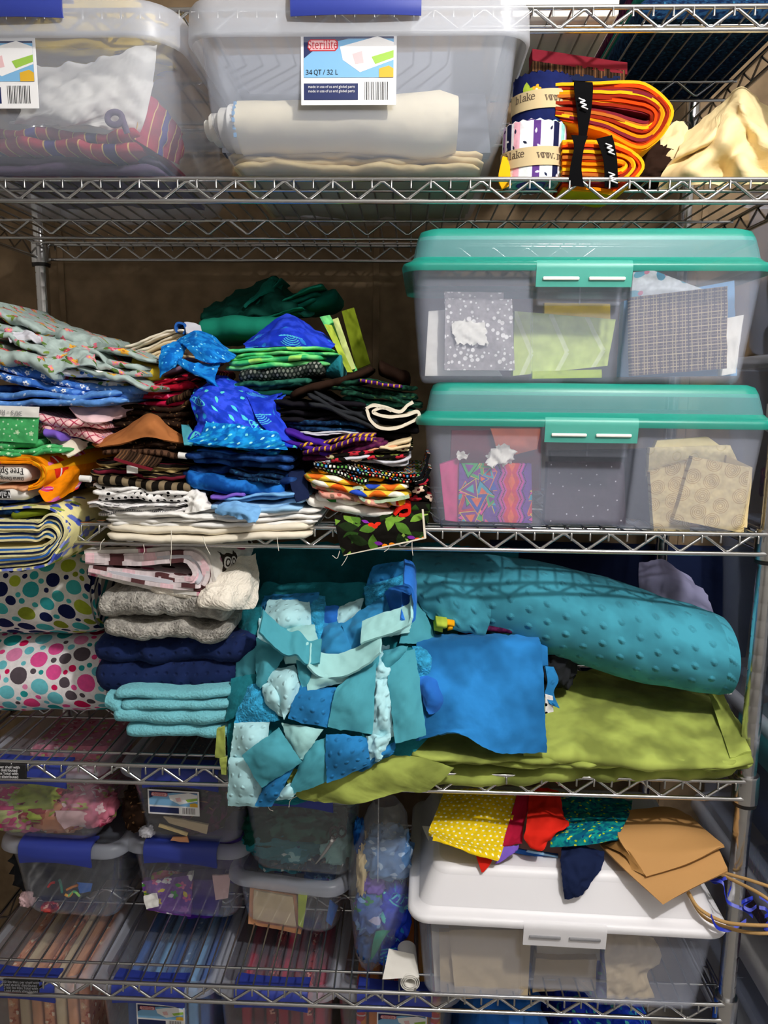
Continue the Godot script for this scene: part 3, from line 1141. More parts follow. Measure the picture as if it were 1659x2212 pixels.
func build_shelving() -> void:
	var unit := thing("wire_shelving_unit", "chrome wire shelving unit with grooved round posts along the brown wall", "shelf", Vector3((XL + XR) * 0.5, 0, -DEPTH * 0.5))
	var o := -unit.position
	# posts with a groove every inch
	var pb := MB.new()
	var rings := []
	var y := 0.0
	while y < Y0 + 1.12:
		var deep := 0.0009 if int(round(y / 0.0254)) % 8 != 0 else 0.0014
		for q in [[0.0, 0.0127 - deep], [0.0016, 0.0127], [0.0238, 0.0127]]:
			rings.append(ring_rect(Vector3(0, y + q[0], 0), q[1], q[1], q[1], 6))
		y += 0.0254
	loft(pb, rings)
	for x in [XL, XR]:
		for z in [-0.013, -DEPTH + 0.013]:
			part("post", unit, pb, "chrome").position = Vector3(x, 0, z) + o
	# shared wire and zigzag
	var wb := MB.new()
	add_tube(wb, [Vector3(0, -0.012, 0.0035), Vector3(0, -0.003, 0.0035), Vector3(0, 0.0, 0.0), Vector3(0, 0.0, -DEPTH * 0.5), Vector3(0, 0.0, -DEPTH), Vector3(0, -0.01, -DEPTH - 0.003)], 0.0016, 5)
	var wire := wb.mesh()
	var zig := MB.new()
	var n := 36
	var pz := []
	for k in n + 1:
		var px_ := XL + 0.03 + (XR - XL - 0.06) * k / n
		var yy := -0.0035 if k % 2 == 0 else -TRUSS + 0.0035
		pz.append(Vector3(px_ - 0.002, yy, 0))
		pz.append(Vector3(px_ + 0.002, yy, 0))
	add_tube(zig, pz, 0.0022, 6)
	var truss := zig.mesh()
	var cb := MB.new()
	rings = []
	for q in [[-0.0375, 0.0165], [-0.036, 0.0185], [0.003, 0.0178], [0.006, 0.0165]]:
		rings.append(ring_rect(Vector3(0, q[0], 0), q[1], q[1], q[1], 6))
	loft(cb, rings)
	var sb := MB.new()
	rings = []
	for q in [[-0.043, 0.0165], [-0.0375, 0.0172]]:
		rings.append(ring_rect(Vector3(0, q[0], 0), q[1], q[1], q[1], 6))
	loft(sb, rings)
	for i in SHELVES.size():
		var h: float = SHELVES[i][0] + Y0
		var zf: float = SHELVES[i][1]
		var fb := MB.new()
		for lv in [0.0, -TRUSS]:
			for z in [0.0, -DEPTH]:
				add_tube(fb, [Vector3(XL, lv, z), Vector3(XR, lv, z)], 0.0033, 8)
			for x in [XL, XR]:
				add_tube(fb, [Vector3(x, lv, -DEPTH), Vector3(x, lv, 0)], 0.0033, 8)
			add_tube(fb, [Vector3(XL, lv - 0.004, -0.225), Vector3(XR, lv - 0.004, -0.225)], 0.0024, 6)
		for z in [-0.043, -DEPTH + 0.043]:
			add_tube(fb, [Vector3(XL, -0.0035, z), Vector3(XR, -0.0035, z)], 0.0022, 6)
		var side := []
		for k in 15:
			side.append(Vector3(0, -0.0035 if k % 2 == 0 else -TRUSS + 0.0035, -0.02 - (DEPTH - 0.04) * k / 14.0))
		for x in [XL, XR]:
			var sd := []
			for q in side:
				sd.append(q + Vector3(x, 0, 0))
			add_tube(fb, sd, 0.002, 5)
		var shelf := part("wire_shelf", unit, fb, "chrome")
		shelf.position = Vector3(0, h, zf) + o
		for z in [0.0, -0.225, -DEPTH]:
			var t := MeshInstance3D.new()
			t.name = "truss"
			t.mesh = truss
			t.material_override = M["chrome"]
			t.position = Vector3(0, 0, z)
			shelf.add_child(t, true)
		for k in 47:
			var w := MeshInstance3D.new()
			w.name = "wire"
			w.mesh = wire
			w.material_override = M["zinc"]
			w.position = Vector3(lerpf(XL + 0.022, XR - 0.022, k / 46.0), 0.0, 0)
			shelf.add_child(w, true)
		for x in [XL, XR]:
			for z in [-0.013, -DEPTH + 0.013]:
				part("collar", shelf, cb, "chrome").position = Vector3(x, 0, z - zf * 0.0)
				part("sleeve", shelf, sb, "black_plastic", "black split sleeve").position = Vector3(x, 0, z)
	# the two black load plates on the left of the lower shelves
	for q in [[-65.0, 1665.0, 57.0], [8.0, 2129.0, 78.0]]:
		var a := P(q[0], q[1], 0.006)
		var e := P(q[2] if q[0] < 0.0 else 84.0, q[1], 0.006)
		var b := MB.new()
		var w := absf(e.x - a.x)
		add_box(b, Vector3.ZERO, Vector3(w, 0.022, 0.003), 0.001)
		var pl := part("load_plate", unit, b, "black_plastic", "black plate with lines of small white print")
		pl.position = (a + e) * 0.5 + o
		var lines: Array = ["350 lbs Max per shelf with", "load evenly distributed", "2100 lbs Max Total with", "Load evenly distributed", "feet or wheels"] 
		for k in 4:
			words(lines[k], 0.0052, "ink_white" if q[0] < 0.0 else "ink_grey", pl, Vector3(0.004 if q[0] < 0 else 0.0, 0.0072 - k * 0.0052, 0.0018))

# ---------------------------------------------------------------- containers
func shell(b: MB, lev: Array, r: float, th: float, outline := 0) -> void:     # lev: [y, half x, half z]; outer and inner wall with a floor
	var rings := []
	for q in lev:
		rings.append(ring_rect(Vector3(0, q[0], 0), q[1], q[2], r, 7))
	loft(b, rings, 1.0, false)
	b.fan(PackedVector3Array(rings[0]), Vector3.DOWN)
	rings = []
	for q in lev:
		rings.append(ring_rect(Vector3(0, q[0] + (th if q == lev[0] else 0.0), 0), q[1] - th, q[2] - th, r - th, 7))
	loft(b, rings, 1.0, false)
	b.fan(PackedVector3Array(rings[0]), Vector3.UP)

# clear bin with a clear lid and blue latches; at = base centre
func latch_bin(label: String, at: Vector3, wb: float, wt: float, db: float, h: float, o := {}) -> Node3D:
	var t := thing("storage_bin", label, "storage bin", at, o.get("turn", 0.0), o.get("group", ""))
	var big: bool = o.get("big", false)
	var dt := db + (wt - wb)
	var r: float = o.get("r", 0.028)
	var b := MB.new()
	var e: float = 0.05 if big else 0.016
	var body: Array = [[0.0, wb * 0.5 - e * 0.7, db * 0.5 - e * 0.7], [e * 0.25, wb * 0.5 - e * 0.35, db * 0.5 - e * 0.35], [e, wb * 0.5, db * 0.5], [h * 0.6, lerpf(wb, wt, 0.55) * 0.5, lerpf(db, dt, 0.55) * 0.5], [h - 0.02, wt * 0.5, dt * 0.5]]
	shell(b, body, r, 0.0018)
	part("body", t, b, o.get("mat", "milky_bin" if big else "clear_bin"))
	var l := MB.new()
	var x := wt * 0.5
	var z := dt * 0.5
	var sk: float = 0.046 if big else 0.022
	var rings := []
	for q in [[-sk, 0.010], [-sk + 0.004, 0.014], [-0.008, 0.012], [-0.002, 0.008], [0.0, 0.002], [-0.001, -0.004], [-0.008, -0.010]]:
		rings.append(ring_rect(Vector3(0, h + q[0], 0), x + q[1], z + q[1], r + q[1] * 0.8, 7))
	loft(l, rings, 1.0, false)
	part("lid_rim", t, l, "milky_lid" if big else "lid_rim_clear")
	l = MB.new()
	rings = []
	for q in [[-0.008, -0.010], [-0.009, -0.03]]:
		rings.append(ring_rect(Vector3(0, h + q[0], 0), x + q[1], z + q[1], r + q[1] * 0.8, 7))
	loft(l, rings, 1.0, false)
	l.fan(PackedVector3Array(rings[1]), Vector3.UP)
	part("lid", t, l, "milky_lid" if big else "clear_lid")
	if o.get("latch", true):
		for s in ([1] if big else [1, -1]):
			var lw: float = o.get("latch_w", wt * 0.62)
			var rows := []
			var zz := z + 0.0155
			var prof := [[h + 0.004, zz - 0.03], [h + 0.006, zz - 0.012], [h + 0.001, zz + 0.001], [h - 0.012, zz + 0.004], [h - sk * (0.45 if big else 0.8), zz + 0.004], [h - sk * (0.6 if big else 0.8) - (0.0 if big else 0.014), zz + 0.002]]
			for q in prof:
				var row := []
				for k in 7:
					var f := k / 3.0 - 1.0
					var arch: float = 0.008 * (1.0 - f * f) if q[0] < h - sk else 0.0
					row.append(Vector3(f * lw * 0.5, q[0] + arch, (q[1] + 0.004 * (1.0 - f * f)) * s))
				if s < 0:
					row.reverse()
				rows.append(row)
			var lb := MB.new()
			add_sheet(lb, rows, 14, 12, 0.004)
			part("latch", t, lb, "blue_latch", "blue latch")
	return t

# a printed card stuck on the front of a bin
func bin_label(t: Node3D, c: Vector3, w: float, h: float, big := true) -> void:
	var b := MB.new()
	add_box(b, Vector3.ZERO, Vector3(w, h, 0.0008), 0.0003)
	var card := part("label_card", t, b, "label_white", "white bordered product label")
	card.position = c
	var pan := func(called: String, pts: Array, m: String, lift: float) -> void:
		var pm := MB.new()
		var lo := []
		var hi := []
		for q in pts:
			lo.append(Vector3((q[0] - 0.5) * w, (0.5 - q[1]) * h, lift - 0.0002))
			hi.append(Vector3((q[0] - 0.5) * w, (0.5 - q[1]) * h, lift))
		loft(pm, [lo, hi])
		part(called, card, pm, m)
	pan.call("print_ground", [[0.03, 0.06], [0.97, 0.06], [0.97, 0.62], [0.03, 0.62]], "label_navy", 0.0007)
	pan.call("print_blue", [[0.03, 0.36], [0.2, 0.18], [0.5, 0.09], [0.97, 0.09], [0.97, 0.62], [0.03, 0.62]], "label_blue", 0.0009)
	pan.call("print_tub", [[0.41, 0.2], [0.8, 0.06], [0.97, 0.14], [0.97, 0.38], [0.62, 0.55], [0.44, 0.38]], "label_white", 0.0011)
	pan.call("print_green", [[0.74, 0.34], [0.97, 0.25], [0.97, 0.35], [0.78, 0.44]], "label_green", 0.0013)
	pan.call("print_pink", [[0.54, 0.3], [0.64, 0.26], [0.66, 0.42], [0.57, 0.44]], "label_pink", 0.0013)
	pan.call("print_yellow", [[0.82, 0.5], [0.92, 0.46], [0.97, 0.5], [0.97, 0.62], [0.82, 0.62]], "label_yellow", 0.0013)
	pan.call("logo_border", [[0.08, 0.13], [0.1, 0.1], [0.36, 0.1], [0.39, 0.13], [0.39, 0.22], [0.36, 0.26], [0.1, 0.26], [0.07, 0.22]], "label_red", 0.0011)
	pan.call("logo", [[0.085, 0.14], [0.105, 0.115], [0.355, 0.115], [0.375, 0.14], [0.375, 0.21], [0.355, 0.245], [0.105, 0.245], [0.08, 0.21]], "label_pink", 0.0013)
	pan.call("print_navy", [[0.03, 0.7], [0.6, 0.7], [0.6, 0.93], [0.03, 0.93]], "label_navy", 0.0007)
	for k in 14:
		var x := 0.67 + 0.018 * k
		pan.call("barcode_bar", [[x, 0.68], [x + [0.004, 0.009, 0.006][k % 3], 0.68], [x + [0.004, 0.009, 0.006][k % 3], 0.93], [x, 0.93]], "ink", 0.0007)
	words("Sterilite", h * 0.15, "label_red", card, Vector3(-0.27 * w, 0.32 * h, 0.0014), Vector3.ZERO, "Droid Serif", 0.8)
	if big:
		words("34 QT / 32 L", h * 0.09, "ink", card, Vector3(-0.28 * w, -0.05 * h, 0.0012))
		for k in 2:
			words("made in usa of us and global parts", h * 0.045, "ink_white", card, Vector3(-0.18 * w, (-0.25 - 0.06 * k) * h, 0.0009))

# file box with a domed lid, a hollow in the middle of its front and a latch tab with two slots; at = base centre
func file_box(label: String, at: Vector3, wb: float, wt: float, db: float, hb: float, dome: float, body_m: String, lid_m: String, edge_m: String, o := {}) -> Node3D:
	var t := thing("file_box", label, "storage box", at, o.get("turn", 0.0))
	var dt := db + (wt - wb)
	var xa: float = o.get("xa", -0.062)
	var xb: float = o.get("xb", 0.048)
	var nd := 0.022
	var outline := func(y: float, hx: float, hz: float, deep: float, k: float) -> Array:
		var r := 0.02
		var c := []
		for q in [[1.0, 1.0], [-1.0, 1.0], [-1.0, -1.0], [1.0, -1.0]]:
			if q[0] < 0.0 and q[1] > 0.0:
				var xe: float = xb + k
				var xs: float = xa - k
				c.append_array([Vector3(xe + 0.008, y, hz), Vector3(xe + 0.002, y, hz - 0.003), Vector3(xe, y, hz - deep), Vector3(xs, y, hz - deep), Vector3(xs - 0.002, y, hz - 0.003), Vector3(xs - 0.008, y, hz)])
			var i0: int = 0 if q[0] > 0.0 and q[1] > 0.0 else (1 if q[1] > 0.0 else (2 if q[0] < 0.0 else 3))
			for s in 5:
				var a: float = PI * 0.5 * (i0 + s / 4.0)
				c.append(Vector3(q[0] * (hx - r) + r * cos(a), y, q[1] * (hz - r) + r * sin(a)))
		return c
	var b := MB.new()
	for th in [0.0, 0.0018]:
		var rings := []
		for q in [[0.0 + th, 0.0, -0.008], [0.003 + th * 0.5, 0.0, -0.003], [0.01, 0.0, 0.0], [hb * 0.5, 0.5, 0.0], [hb, 1.0, 0.0]]:
			rings.append(outline.call(q[0], lerpf(wb, wt, q[1]) * 0.5 + q[2] - th, lerpf(db, dt, q[1]) * 0.5 + q[2] - th, nd, 0.006 * q[1] + th))
		loft(b, rings, 1.0, false)
		b.fan(PackedVector3Array(rings[0]), Vector3.DOWN)
	part("body", t, b, body_m)
	# the ledge in the hollow
	var lg := MB.new()
	add_box(lg, Vector3((xa + xb) * 0.5, hb - 0.034, dt * 0.5 - 0.016), Vector3(xb - xa, 0.034, 0.012), 0.002)
	add_box(lg, Vector3((xa + xb) * 0.5, hb - 0.034, dt * 0.5 - 0.009), Vector3(0.002, 0.032, 0.003), 0.0008)
	part("latch_ledge", t, lg, body_m)
	# lid: flange, dome
	var x := wt * 0.5
	var z := dt * 0.5
	var l := MB.new()
	var rings := []
	var fl: float = o.get("flange", 0.012)
	var sl: float = o.get("slope", 0.005)
	for q in [[-0.010, fl - 0.001, 0.03], [-0.004, fl + 0.001, 0.03], [0.001, fl - 0.001, 0.03], [0.003, fl - 0.006, 0.026], [0.0045, 0.002, 0.022], [0.009, -0.002, 0.022]]:
		rings.append(ring_rect(Vector3(0, hb + q[0], 0), x + q[1], z + q[1], q[2], 7))
	loft(l, rings, 1.0, false)
	var rim := part("lid_rim", t, l, edge_m)
	l = MB.new()
	rings = []
	for q in [[0.008, -0.002, 0.022], [dome * 0.45, -0.002 - sl * 0.45, 0.024], [dome - 0.012, -0.002 - sl, 0.026], [dome - 0.004, -0.006 - sl, 0.026], [dome, -0.014 - sl, 0.024]]:
		rings.append(ring_rect(Vector3(0, hb + q[0], 0), x + q[1], z + q[1], q[2], 7))
	loft(l, rings, 1.0, false)
	part("lid", t, l, lid_m)
	l = MB.new()
	rings = []
	for q in [[dome - 0.016, -0.0018 - sl, 0.026], [dome - 0.011, -0.0024 - sl, 0.026], [dome - 0.003, -0.006 - sl, 0.026], [dome + 0.0005, -0.014 - sl, 0.024]]:
		rings.append(ring_rect(Vector3(0, hb + q[0], 0), x + q[1], z + q[1], q[2], 7))
	loft(l, rings, 1.0, false)
	l.fan(PackedVector3Array(rings[3]), Vector3.UP)
	part("lid_top", t, l, edge_m)
	var tb := MB.new()
	var tw := xb - xa + 0.012
	var ty := hb - 0.012
	var rows := []
	for q in [[hb + 0.002, z + fl - 0.004], [hb - 0.004, z + fl], [hb - 0.018, z + fl - 0.001], [hb - o.get("tab", 0.03), z + fl - 0.003]]:
		rows.append([Vector3(xa - 0.006, q[0], q[1]), Vector3((xa + xb) * 0.5, q[0], q[1]), Vector3(xb + 0.006, q[0], q[1])])
	add_sheet(tb, rows, 8, 8, 0.003)
	var tab := part("latch_tab", t, tb, o.get("tab_m", "teal_tab"))
	for s in [-1, 1]:
		var g := MB.new()
		add_box(g, Vector3((xa + xb) * 0.5 + s * tw * 0.24, ty - 0.008, z + fl + 0.0012), Vector3(tw * 0.38, 0.0042, 0.003), 0.0012)
		part("slot", tab, g, o.get("slot", "card_white"))
	return t

func build_boxes() -> void:
	var c := P(1262, 1143, 0.0)
	var lower := file_box("frosted file box with teal lid, under the other teal lidded box, cat print fabric inside", Vector3(0.345, Y0 + 0.3705, -0.125), 0.432, 0.458, 0.25, 0.152, 0.0475, "file_body", "teal_lid", "teal_lid_edge", {"turn": -0.03})
	var upper := file_box("frosted file box with teal lid stacked on top, grey plaid fabric inside", Vector3(0.322, Y0 + 0.3705 + 0.2005, -0.122), 0.432, 0.458, 0.25, 0.152, 0.0475, "file_body", "teal_lid", "teal_lid_edge", {"turn": -0.015})
	var white := file_box("frosted file box with white domed lid, plain muslin folded inside", Vector3(0.339, Y0 - 0.3655, -0.118), 0.415, 0.44, 0.27, 0.156, 0.060, "file_body", "white_lid", "white_lid", {"turn": -0.03, "flange": 0.014, "slope": 0.018, "slot": "grey_cloth", "tab_m": "white_lid", "tab": 0.036, "xa": -0.058, "xb": 0.05})

# ---------------------------------------------------------------- more cloth shapes
# a crumpled wad of cloth round a pixel at depth z; half sizes in metres
func wad(label: String, m: String, u: float, v: float, z: float, hx: float, hy: float, hz: float, o := {}) -> MeshInstance3D:
	var c := P(u, v, z)
	if o.has("floor"):
		c.y = maxf(c.y, float(o.floor) + hy)
	var b := MB.new()
	var sd: float = float(label.hash() % 977)
	var amp: float = o.get("amp", 0.22)
	var fr: float = o.get("fr", 1.25)
	var nu := 26
	var nv := 36
	var pts := PackedVector3Array()
	var uv := PackedVector2Array()
	for i in nu:
		var a := PI * (i + 0.02) / (nu - 0.96)
		for j in nv + 1:
			var g := TAU * (j % nv) / nv
			var d := Vector3(sin(a) * cos(g), -cos(a), sin(a) * sin(g))
			var s := d * fr + Vector3.ONE * sd
			var k := 1.0 + amp * (1.0 - 2.6 * absf(nz.get_noise_3dv(s))) * 0.8 + amp * 0.5 * nz.get_noise_3dv(s * 2.7)
			var e := Vector3(signf(d.x) * pow(absf(d.x), 0.75) * hx, signf(d.y) * pow(absf(d.y), 0.75) * hy, signf(d.z) * pow(absf(d.z), 0.75) * hz) * (0.72 + 0.28 * k) * k / (0.8 + 0.2 * k)
			e.y = maxf(e.y, -hy)
			pts.append(e + Vector3(0, hy, 0))
			uv.append(Vector2(float(j) / nv * 4.0 * hx, float(i) / nu * 3.0 * hy))
	b.strip(pts, nu, nv + 1, uv, false, true, false)
	return solo(o.get("called", "crumpled_fabric"), label, o.get("cat", "fabric"), b, m, c - Vector3(0, hy, 0), o.get("group", ""))

# a flat folded piece standing on edge: four corners in pixels (tl, tr, br, bl), front at depth z
func panel(label: String, m: String, q: Array, z: float, th := 0.01, o := {}) -> MeshInstance3D:
	var g := []
	var zb: float = o.get("zb", z)        # depth at the bottom
	for k in 4:
		g.append(P(q[k * 2], q[k * 2 + 1], z if k < 2 else zb))
	var rows := []
	var n := 5
	for i in n:
		var r := []
		for j in n:
			var s := j / (n - 1.0)
			var t := i / (n - 1.0)
			var w: Vector3 = (g[0] as Vector3).lerp(g[1], s).lerp((g[3] as Vector3).lerp(g[2], s), t)
			w.z -= th * 0.5 - float(o.get("bulge", 0.0)) * sin(PI * s) * sin(PI * t)
			r.append(w)
		rows.append(r)
	var lo: float = minf(g[2].y, g[3].y)
	var c: Vector3 = (g[0] + g[1] + g[2] + g[3]) * 0.25
	c.y = lo
	var b := MB.new()
	add_sheet(b, rows, o.get("nu", 16), o.get("nu", 16), th, o.get("wr", 0.0012), o.get("fr", 26.0), c, o.get("ruff", 0.0))
	if o.has("parent"):
		var par: Node3D = o.parent
		var w2 := part(o.get("called", "panel"), par, b, m, o.get("mark", ""))
		w2.position = c - par.position
		return w2
	return solo(o.get("called", "folded_fabric"), label, o.get("cat", "fabric"), b, m, c, o.get("group", ""))

# nested folds of one cloth seen end-on: layers between an outer and an inner path of pixels
func nested(t: Node3D, mats: Array, outer: Array, inner: Array, n: int, z: float, th: float, dep: float, o := {}) -> void:
	for k in n:
		var f := float(k) / maxf(1.0, n - 1.0)
		var pth := []
		for i in outer.size():
			pth.append([lerpf(outer[i][0], inner[i][0], f), lerpf(outer[i][1], inner[i][1], f), rng.randf_range(-0.4, 0.4)])
		var oo := {"parent": t, "called": o.get("called", "layer"), "np": 44, "nd": 6, "shift": o.get("shift", Vector3.ZERO), "wr": o.get("wr", 0.0006)}
		ribbon("", mats[k % mats.size()], pth, z, th, dep * (1.0 if k == 0 else 0.9), oo)

# lettering bent round an upright cylinder
func round_words(text: String, size: float, m: String, parent: Node, r: float, y: float, a0: float) -> void:
	for k in text.length():
		var a := a0 + k * size * 0.52 / r
		words(text[k], size, m, parent, Vector3(sin(a) * r, y, cos(a) * r), Vector3(0, rad_to_deg(a), 0), "Droid Serif")

func build_top_shelf() -> void:
	var yb: float = SHELVES[1][0] + Y0 + 0.004
	# right-hand clear bin
	var x0 := P(434, 280, 0.06).x
	var x1 := P(1112, 280, 0.06).x
	var hh := P(760, -14, 0.075).y - yb
	var t := latch_bin("large clear latch bin beside the fabric rolls, cream roll inside, label near its middle", Vector3((x0 + x1) * 0.5, yb, -0.14), x1 - x0 - 0.014, x1 - x0 + 0.006, 0.39, hh, {"big": true, "latch_w": 0.152})
	var lc := P(753, 149, 0.062)
	bin_label(t, lc - t.position, 0.115, 0.081)
	# cream roll in it
	var r := thing("fabric_roll", "cream fabric roll with white layered end in the large clear bin", "fabric", P(720, 322, 0.0))
	var spec := [[526, 985, 0.031, 0.055], [509, 800, 0.028, 0.051], [488, 800, 0.024, 0.045], [466, 800, 0.018, 0.036], [450, 800, 0.011, 0.022]]
	for k in spec.size():
		var s: Array = spec[k]
		var b := MB.new()
		var rings := []
		for i in 13:
			var f := i / 12.0
			var c := P(lerpf(s[0], s[1], f), lerpf(283, 276, f), -0.01) - r.position
			var fat := (1.0 + 0.32 * smoothstep(0.5, 0.9, f) * (1.0 if k == 0 else 0.0)) * (1.0 if f < 0.97 else 0.8)
			var ring := []
			for q in 20:
				var a := TAU * q / 20
				var w := 1.0 + 0.05 * ns(c + Vector3(0, cos(a), sin(a)) * 0.05, 30.0)
				ring.append(c + Vector3(0, cos(a) * s[2] * fat * w, sin(a) * s[3] * w))
			rings.append(ring)
		loft(b, rings)
		part("layer" if k else "outer_layer", r, b, "cream_roll" if k == 0 else "white_cloth")
	var bl := MB.new()
	for k in 6:
		add_box(bl, P(521, 246 + k * 13, 0.0) - r.position + Vector3(0, 0, 0.047 - absf(k - 2.5) * 0.005), Vector3(0.004, 0.0055, 0.002), 0.0006)
	part("selvedge_marks", r, bl, "blue_light", "blue selvedge marks")
	fold("cream folded fabric in wavy layers under the cream roll in the clear bin", "cream", 490, 345, 1040, 345, 46, 0.0, 3, 0.28)
	panel("grey translucent batting standing behind the cream roll in the clear bin", "batting", [470, 120, 1040, 110, 1060, 330, 480, 330], -0.2, 0.03, {"called": "folded_batting", "wr": 0.0})
	# left-hand clear bin
	var bx := P(330, 250, 0.06).x
	var t2 := latch_bin("large clear latch bin at the left edge, white cloth and red stripes inside", Vector3(bx - 0.17 + 0.01, yb, -0.14), 0.345, 0.365, 0.39, hh, {"big": true, "latch_w": 0.13, "r": 0.05})
	bin_label(t2, P(-20, 158, 0.062) - t2.position, 0.115, 0.081)
	drape("white crumpled cloth in the clear bin at the left edge", "white_cloth", G_([[[60, 150, 0], [160, 140, 0], [260, 115, 1], [340, 96, -2]], [[50, 210, 2], [170, 190, 3], [250, 180, 3], [330, 180, 0]], [[40, 250, 2], [150, 245, 4], [240, 250, 2], [310, 270, 1]], [[20, 262, 0], [120, 270, 2], [200, 268, 2], [290, 290, -1]]]), 30, 30, 0.003, 0.007, 22.0)
	wad("tan yellow cloth at the top of the bin at the left edge", "yellow_cloth", 160, 95, -0.1, 0.13, 0.045, 0.06)
	fold("red cloth with rainbow stripes at the bottom of the left bin", "serape", -40, 285, 300, 300, 54, 0.025, 2, 0.2, 4.0)
	drape("red striped cloth corner on the right in the left bin", "serape", G_([[[318, 205, 0], [350, 230, -2], [395, 290, -8]], [[300, 250, 1], [345, 280, -1], [395, 330, -8]], [[290, 300, 1], [335, 330, -1], [385, 355, -8]]]), 16, 16, 0.003, 0.004)
	var lo := MB.new()
	var lp := []
	for k in 17:
		var a := TAU * k / 16.0
		lp.append(P(248 + 16 * cos(a), 256 + 14 * sin(a), 0.04))
	var lc2: Vector3 = P(248, 300, 0.04)
	for k in lp.size():
		lp[k] -= lc2
	lp.append(P(275, 288, 0.035) - lc2)
	add_tube(lo, lp, 0.004, 8)
	solo("cord_loop", "dark cord loop lying on white cloth in the left bin", "cord", lo, "dusty", lc2)
	fold("dark folded cloth under the red stripes in the left bin", "dusty", -40, 345, 330, 348, 40, 0.0, 2, 0.2)
	# two strip rolls standing on end
	for k in 2:
		var low := k == 0
		var c := P(1166 if low else 1170, 386 if low else 262, -0.045)
		if low:
			c.y = yb
		var hgt: float = (P(1166, 258, -0.01).y - yb) if low else P(1170, 158, -0.05).y - P(1170, 262, -0.05).y
		var rr: float = 0.0425 if low else 0.039
		if not low:
			c = Vector3(P(1170, 262, -0.05).x, yb + P(1166, 258, -0.01).y - yb + 0.001, -0.055)
		else:
			c = Vector3(P(1163, 330, -0.01).x, yb, -0.05)
		var s := thing("fabric_strip_roll", "upright roll of pastel striped fabric strips under the navy floral roll" if low else "upright roll of navy floral fabric strips on the striped roll", "fabric roll", c)
		var b := MB.new()
		var rings := []
		for lv in [0.0, 0.02, 0.5, 0.98, 1.0]:
			var ring := []
			for q in 48:
				var a := TAU * q / 48
				var pk := (0.0012 if q % 2 == 0 else -0.0012) if lv == 0.0 or lv == 1.0 else 0.0
				ring.append(Vector3(cos(a) * rr, lv * hgt + pk, -sin(a) * rr))
			rings.append(ring)
		loft(b, rings, 1.0, false)
		part("outer_strip", s, b, "strip_roll" if low else "navy_floral")
		for e in 5:
			var g := MB.new()
			var pts := []
			for q in 25:
				var a := TAU * q / 24
				pts.append(Vector3(cos(a), 0, -sin(a)) * (rr - 0.0035 - e * 0.0068))
			var rows := []
			for lv in [0.001, hgt - 0.0015]:
				var row := []
				for q in pts:
					row.append(q + Vector3(0, lv, 0))
				rows.append(row)
			add_sheet(g, rows, 2, 40, 0.006)
			part("inner_strip", s, g, ["navy", "white_cloth", "aqua_pale", "violet", "blue_light"][e])
		var bd := MB.new()
		var rows := []
		var by := hgt * (0.42 if low else 0.5)
		for lv in [-0.0115, 0.0115]:
			var row := []
			for q in 25:
				var a := TAU * q / 24
				row.append(Vector3(cos(a) * (rr + 0.0012), by + lv + 0.004 * sin(a + 0.6), -sin(a) * (rr + 0.0012)))
			rows.append(row)
		add_sheet(bd, rows, 2, 48, 0.001)
		var band := part("paper_band", s, bd, "kraft_band", "tan paper band")
		round_words("blake", 0.012, "ink_brown", band, rr + 0.0018, by, -1.05)
		round_words("www.riley", 0.0125, "ink_brown", band, rr + 0.0018, by - 0.002, 0.05)
	drape("yellow and orange fabric corner peeping out below the strip rolls", "amber", G_([[[1085, 340, -3], [1100, 345, -3]], [[1076, 385, -2], [1102, 385, -2]], [[1084, 410, -2], [1104, 400, -2]]]), 8, 8, 0.006)
	# orange layered rolls
	var cols := ["amber", "orange_cloth", "red_orange", "brick", "brick", "maroon", "amber", "orange_cloth", "brick", "brown_orange", "brick", "red_orange", "amber", "brown_orange", "brick", "maroon"]
	var ro := thing("layered_roll", "upper roll of orange, yellow and red fabric layers tied with black ribbon", "fabric roll", P(1330, 322, -0.03))
	nested(ro, cols, [[1200, 183], [1300, 179], [1395, 183], [1453, 245], [1390, 322], [1300, 284], [1200, 256]], [[1200, 224], [1300, 227], [1390, 242], [1405, 252], [1390, 264], [1300, 240], [1200, 232]], 16, -0.02, 0.0038, 0.075)
	drape("", "ribbon_black", G_([[[1240, 176, -1.2], [1280, 178, -1.2]], [[1240, 192, -1.0], [1281, 194, -1.0]], [[1246, 240, -1.1], [1277, 240, -1.1]], [[1250, 290, -1.2], [1268, 290, -1.2]], [[1246, 310, -1.4], [1266, 312, -1.4]]]), 16, 8, 0.0008, 0.0, 20.0, {"parent": ro, "called": "ribbon", "mark": "black ribbon"})
	var rl := thing("layered_roll", "lower small roll of orange and red fabric layers tied with black ribbon", "fabric roll", P(1310, 412, -0.03))
	nested(rl, ["amber", "orange_cloth", "red_orange", "brick", "maroon", "amber", "orange_cloth", "brick", "brown_orange", "red_orange"], [[1215, 306], [1290, 306], [1350, 318], [1390, 360], [1335, 414], [1280, 412], [1215, 408]], [[1215, 352], [1290, 354], [1338, 350], [1348, 358], [1335, 366], [1290, 364], [1215, 362]], 12, -0.01, 0.0038, 0.07)
	drape("", "ribbon_black", G_([[[1288, 300, 0.0], [1322, 292, 0.0]], [[1296, 320, 0.3], [1328, 314, 0.3]], [[1304, 350, 0.3], [1333, 345, 0.3]], [[1306, 385, 0.2], [1335, 385, 0.2]], [[1306, 405, 0.0], [1335, 405, 0.0]]]), 16, 8, 0.0008, 0.0, 20.0, {"parent": rl, "called": "ribbon", "mark": "black ribbon"})
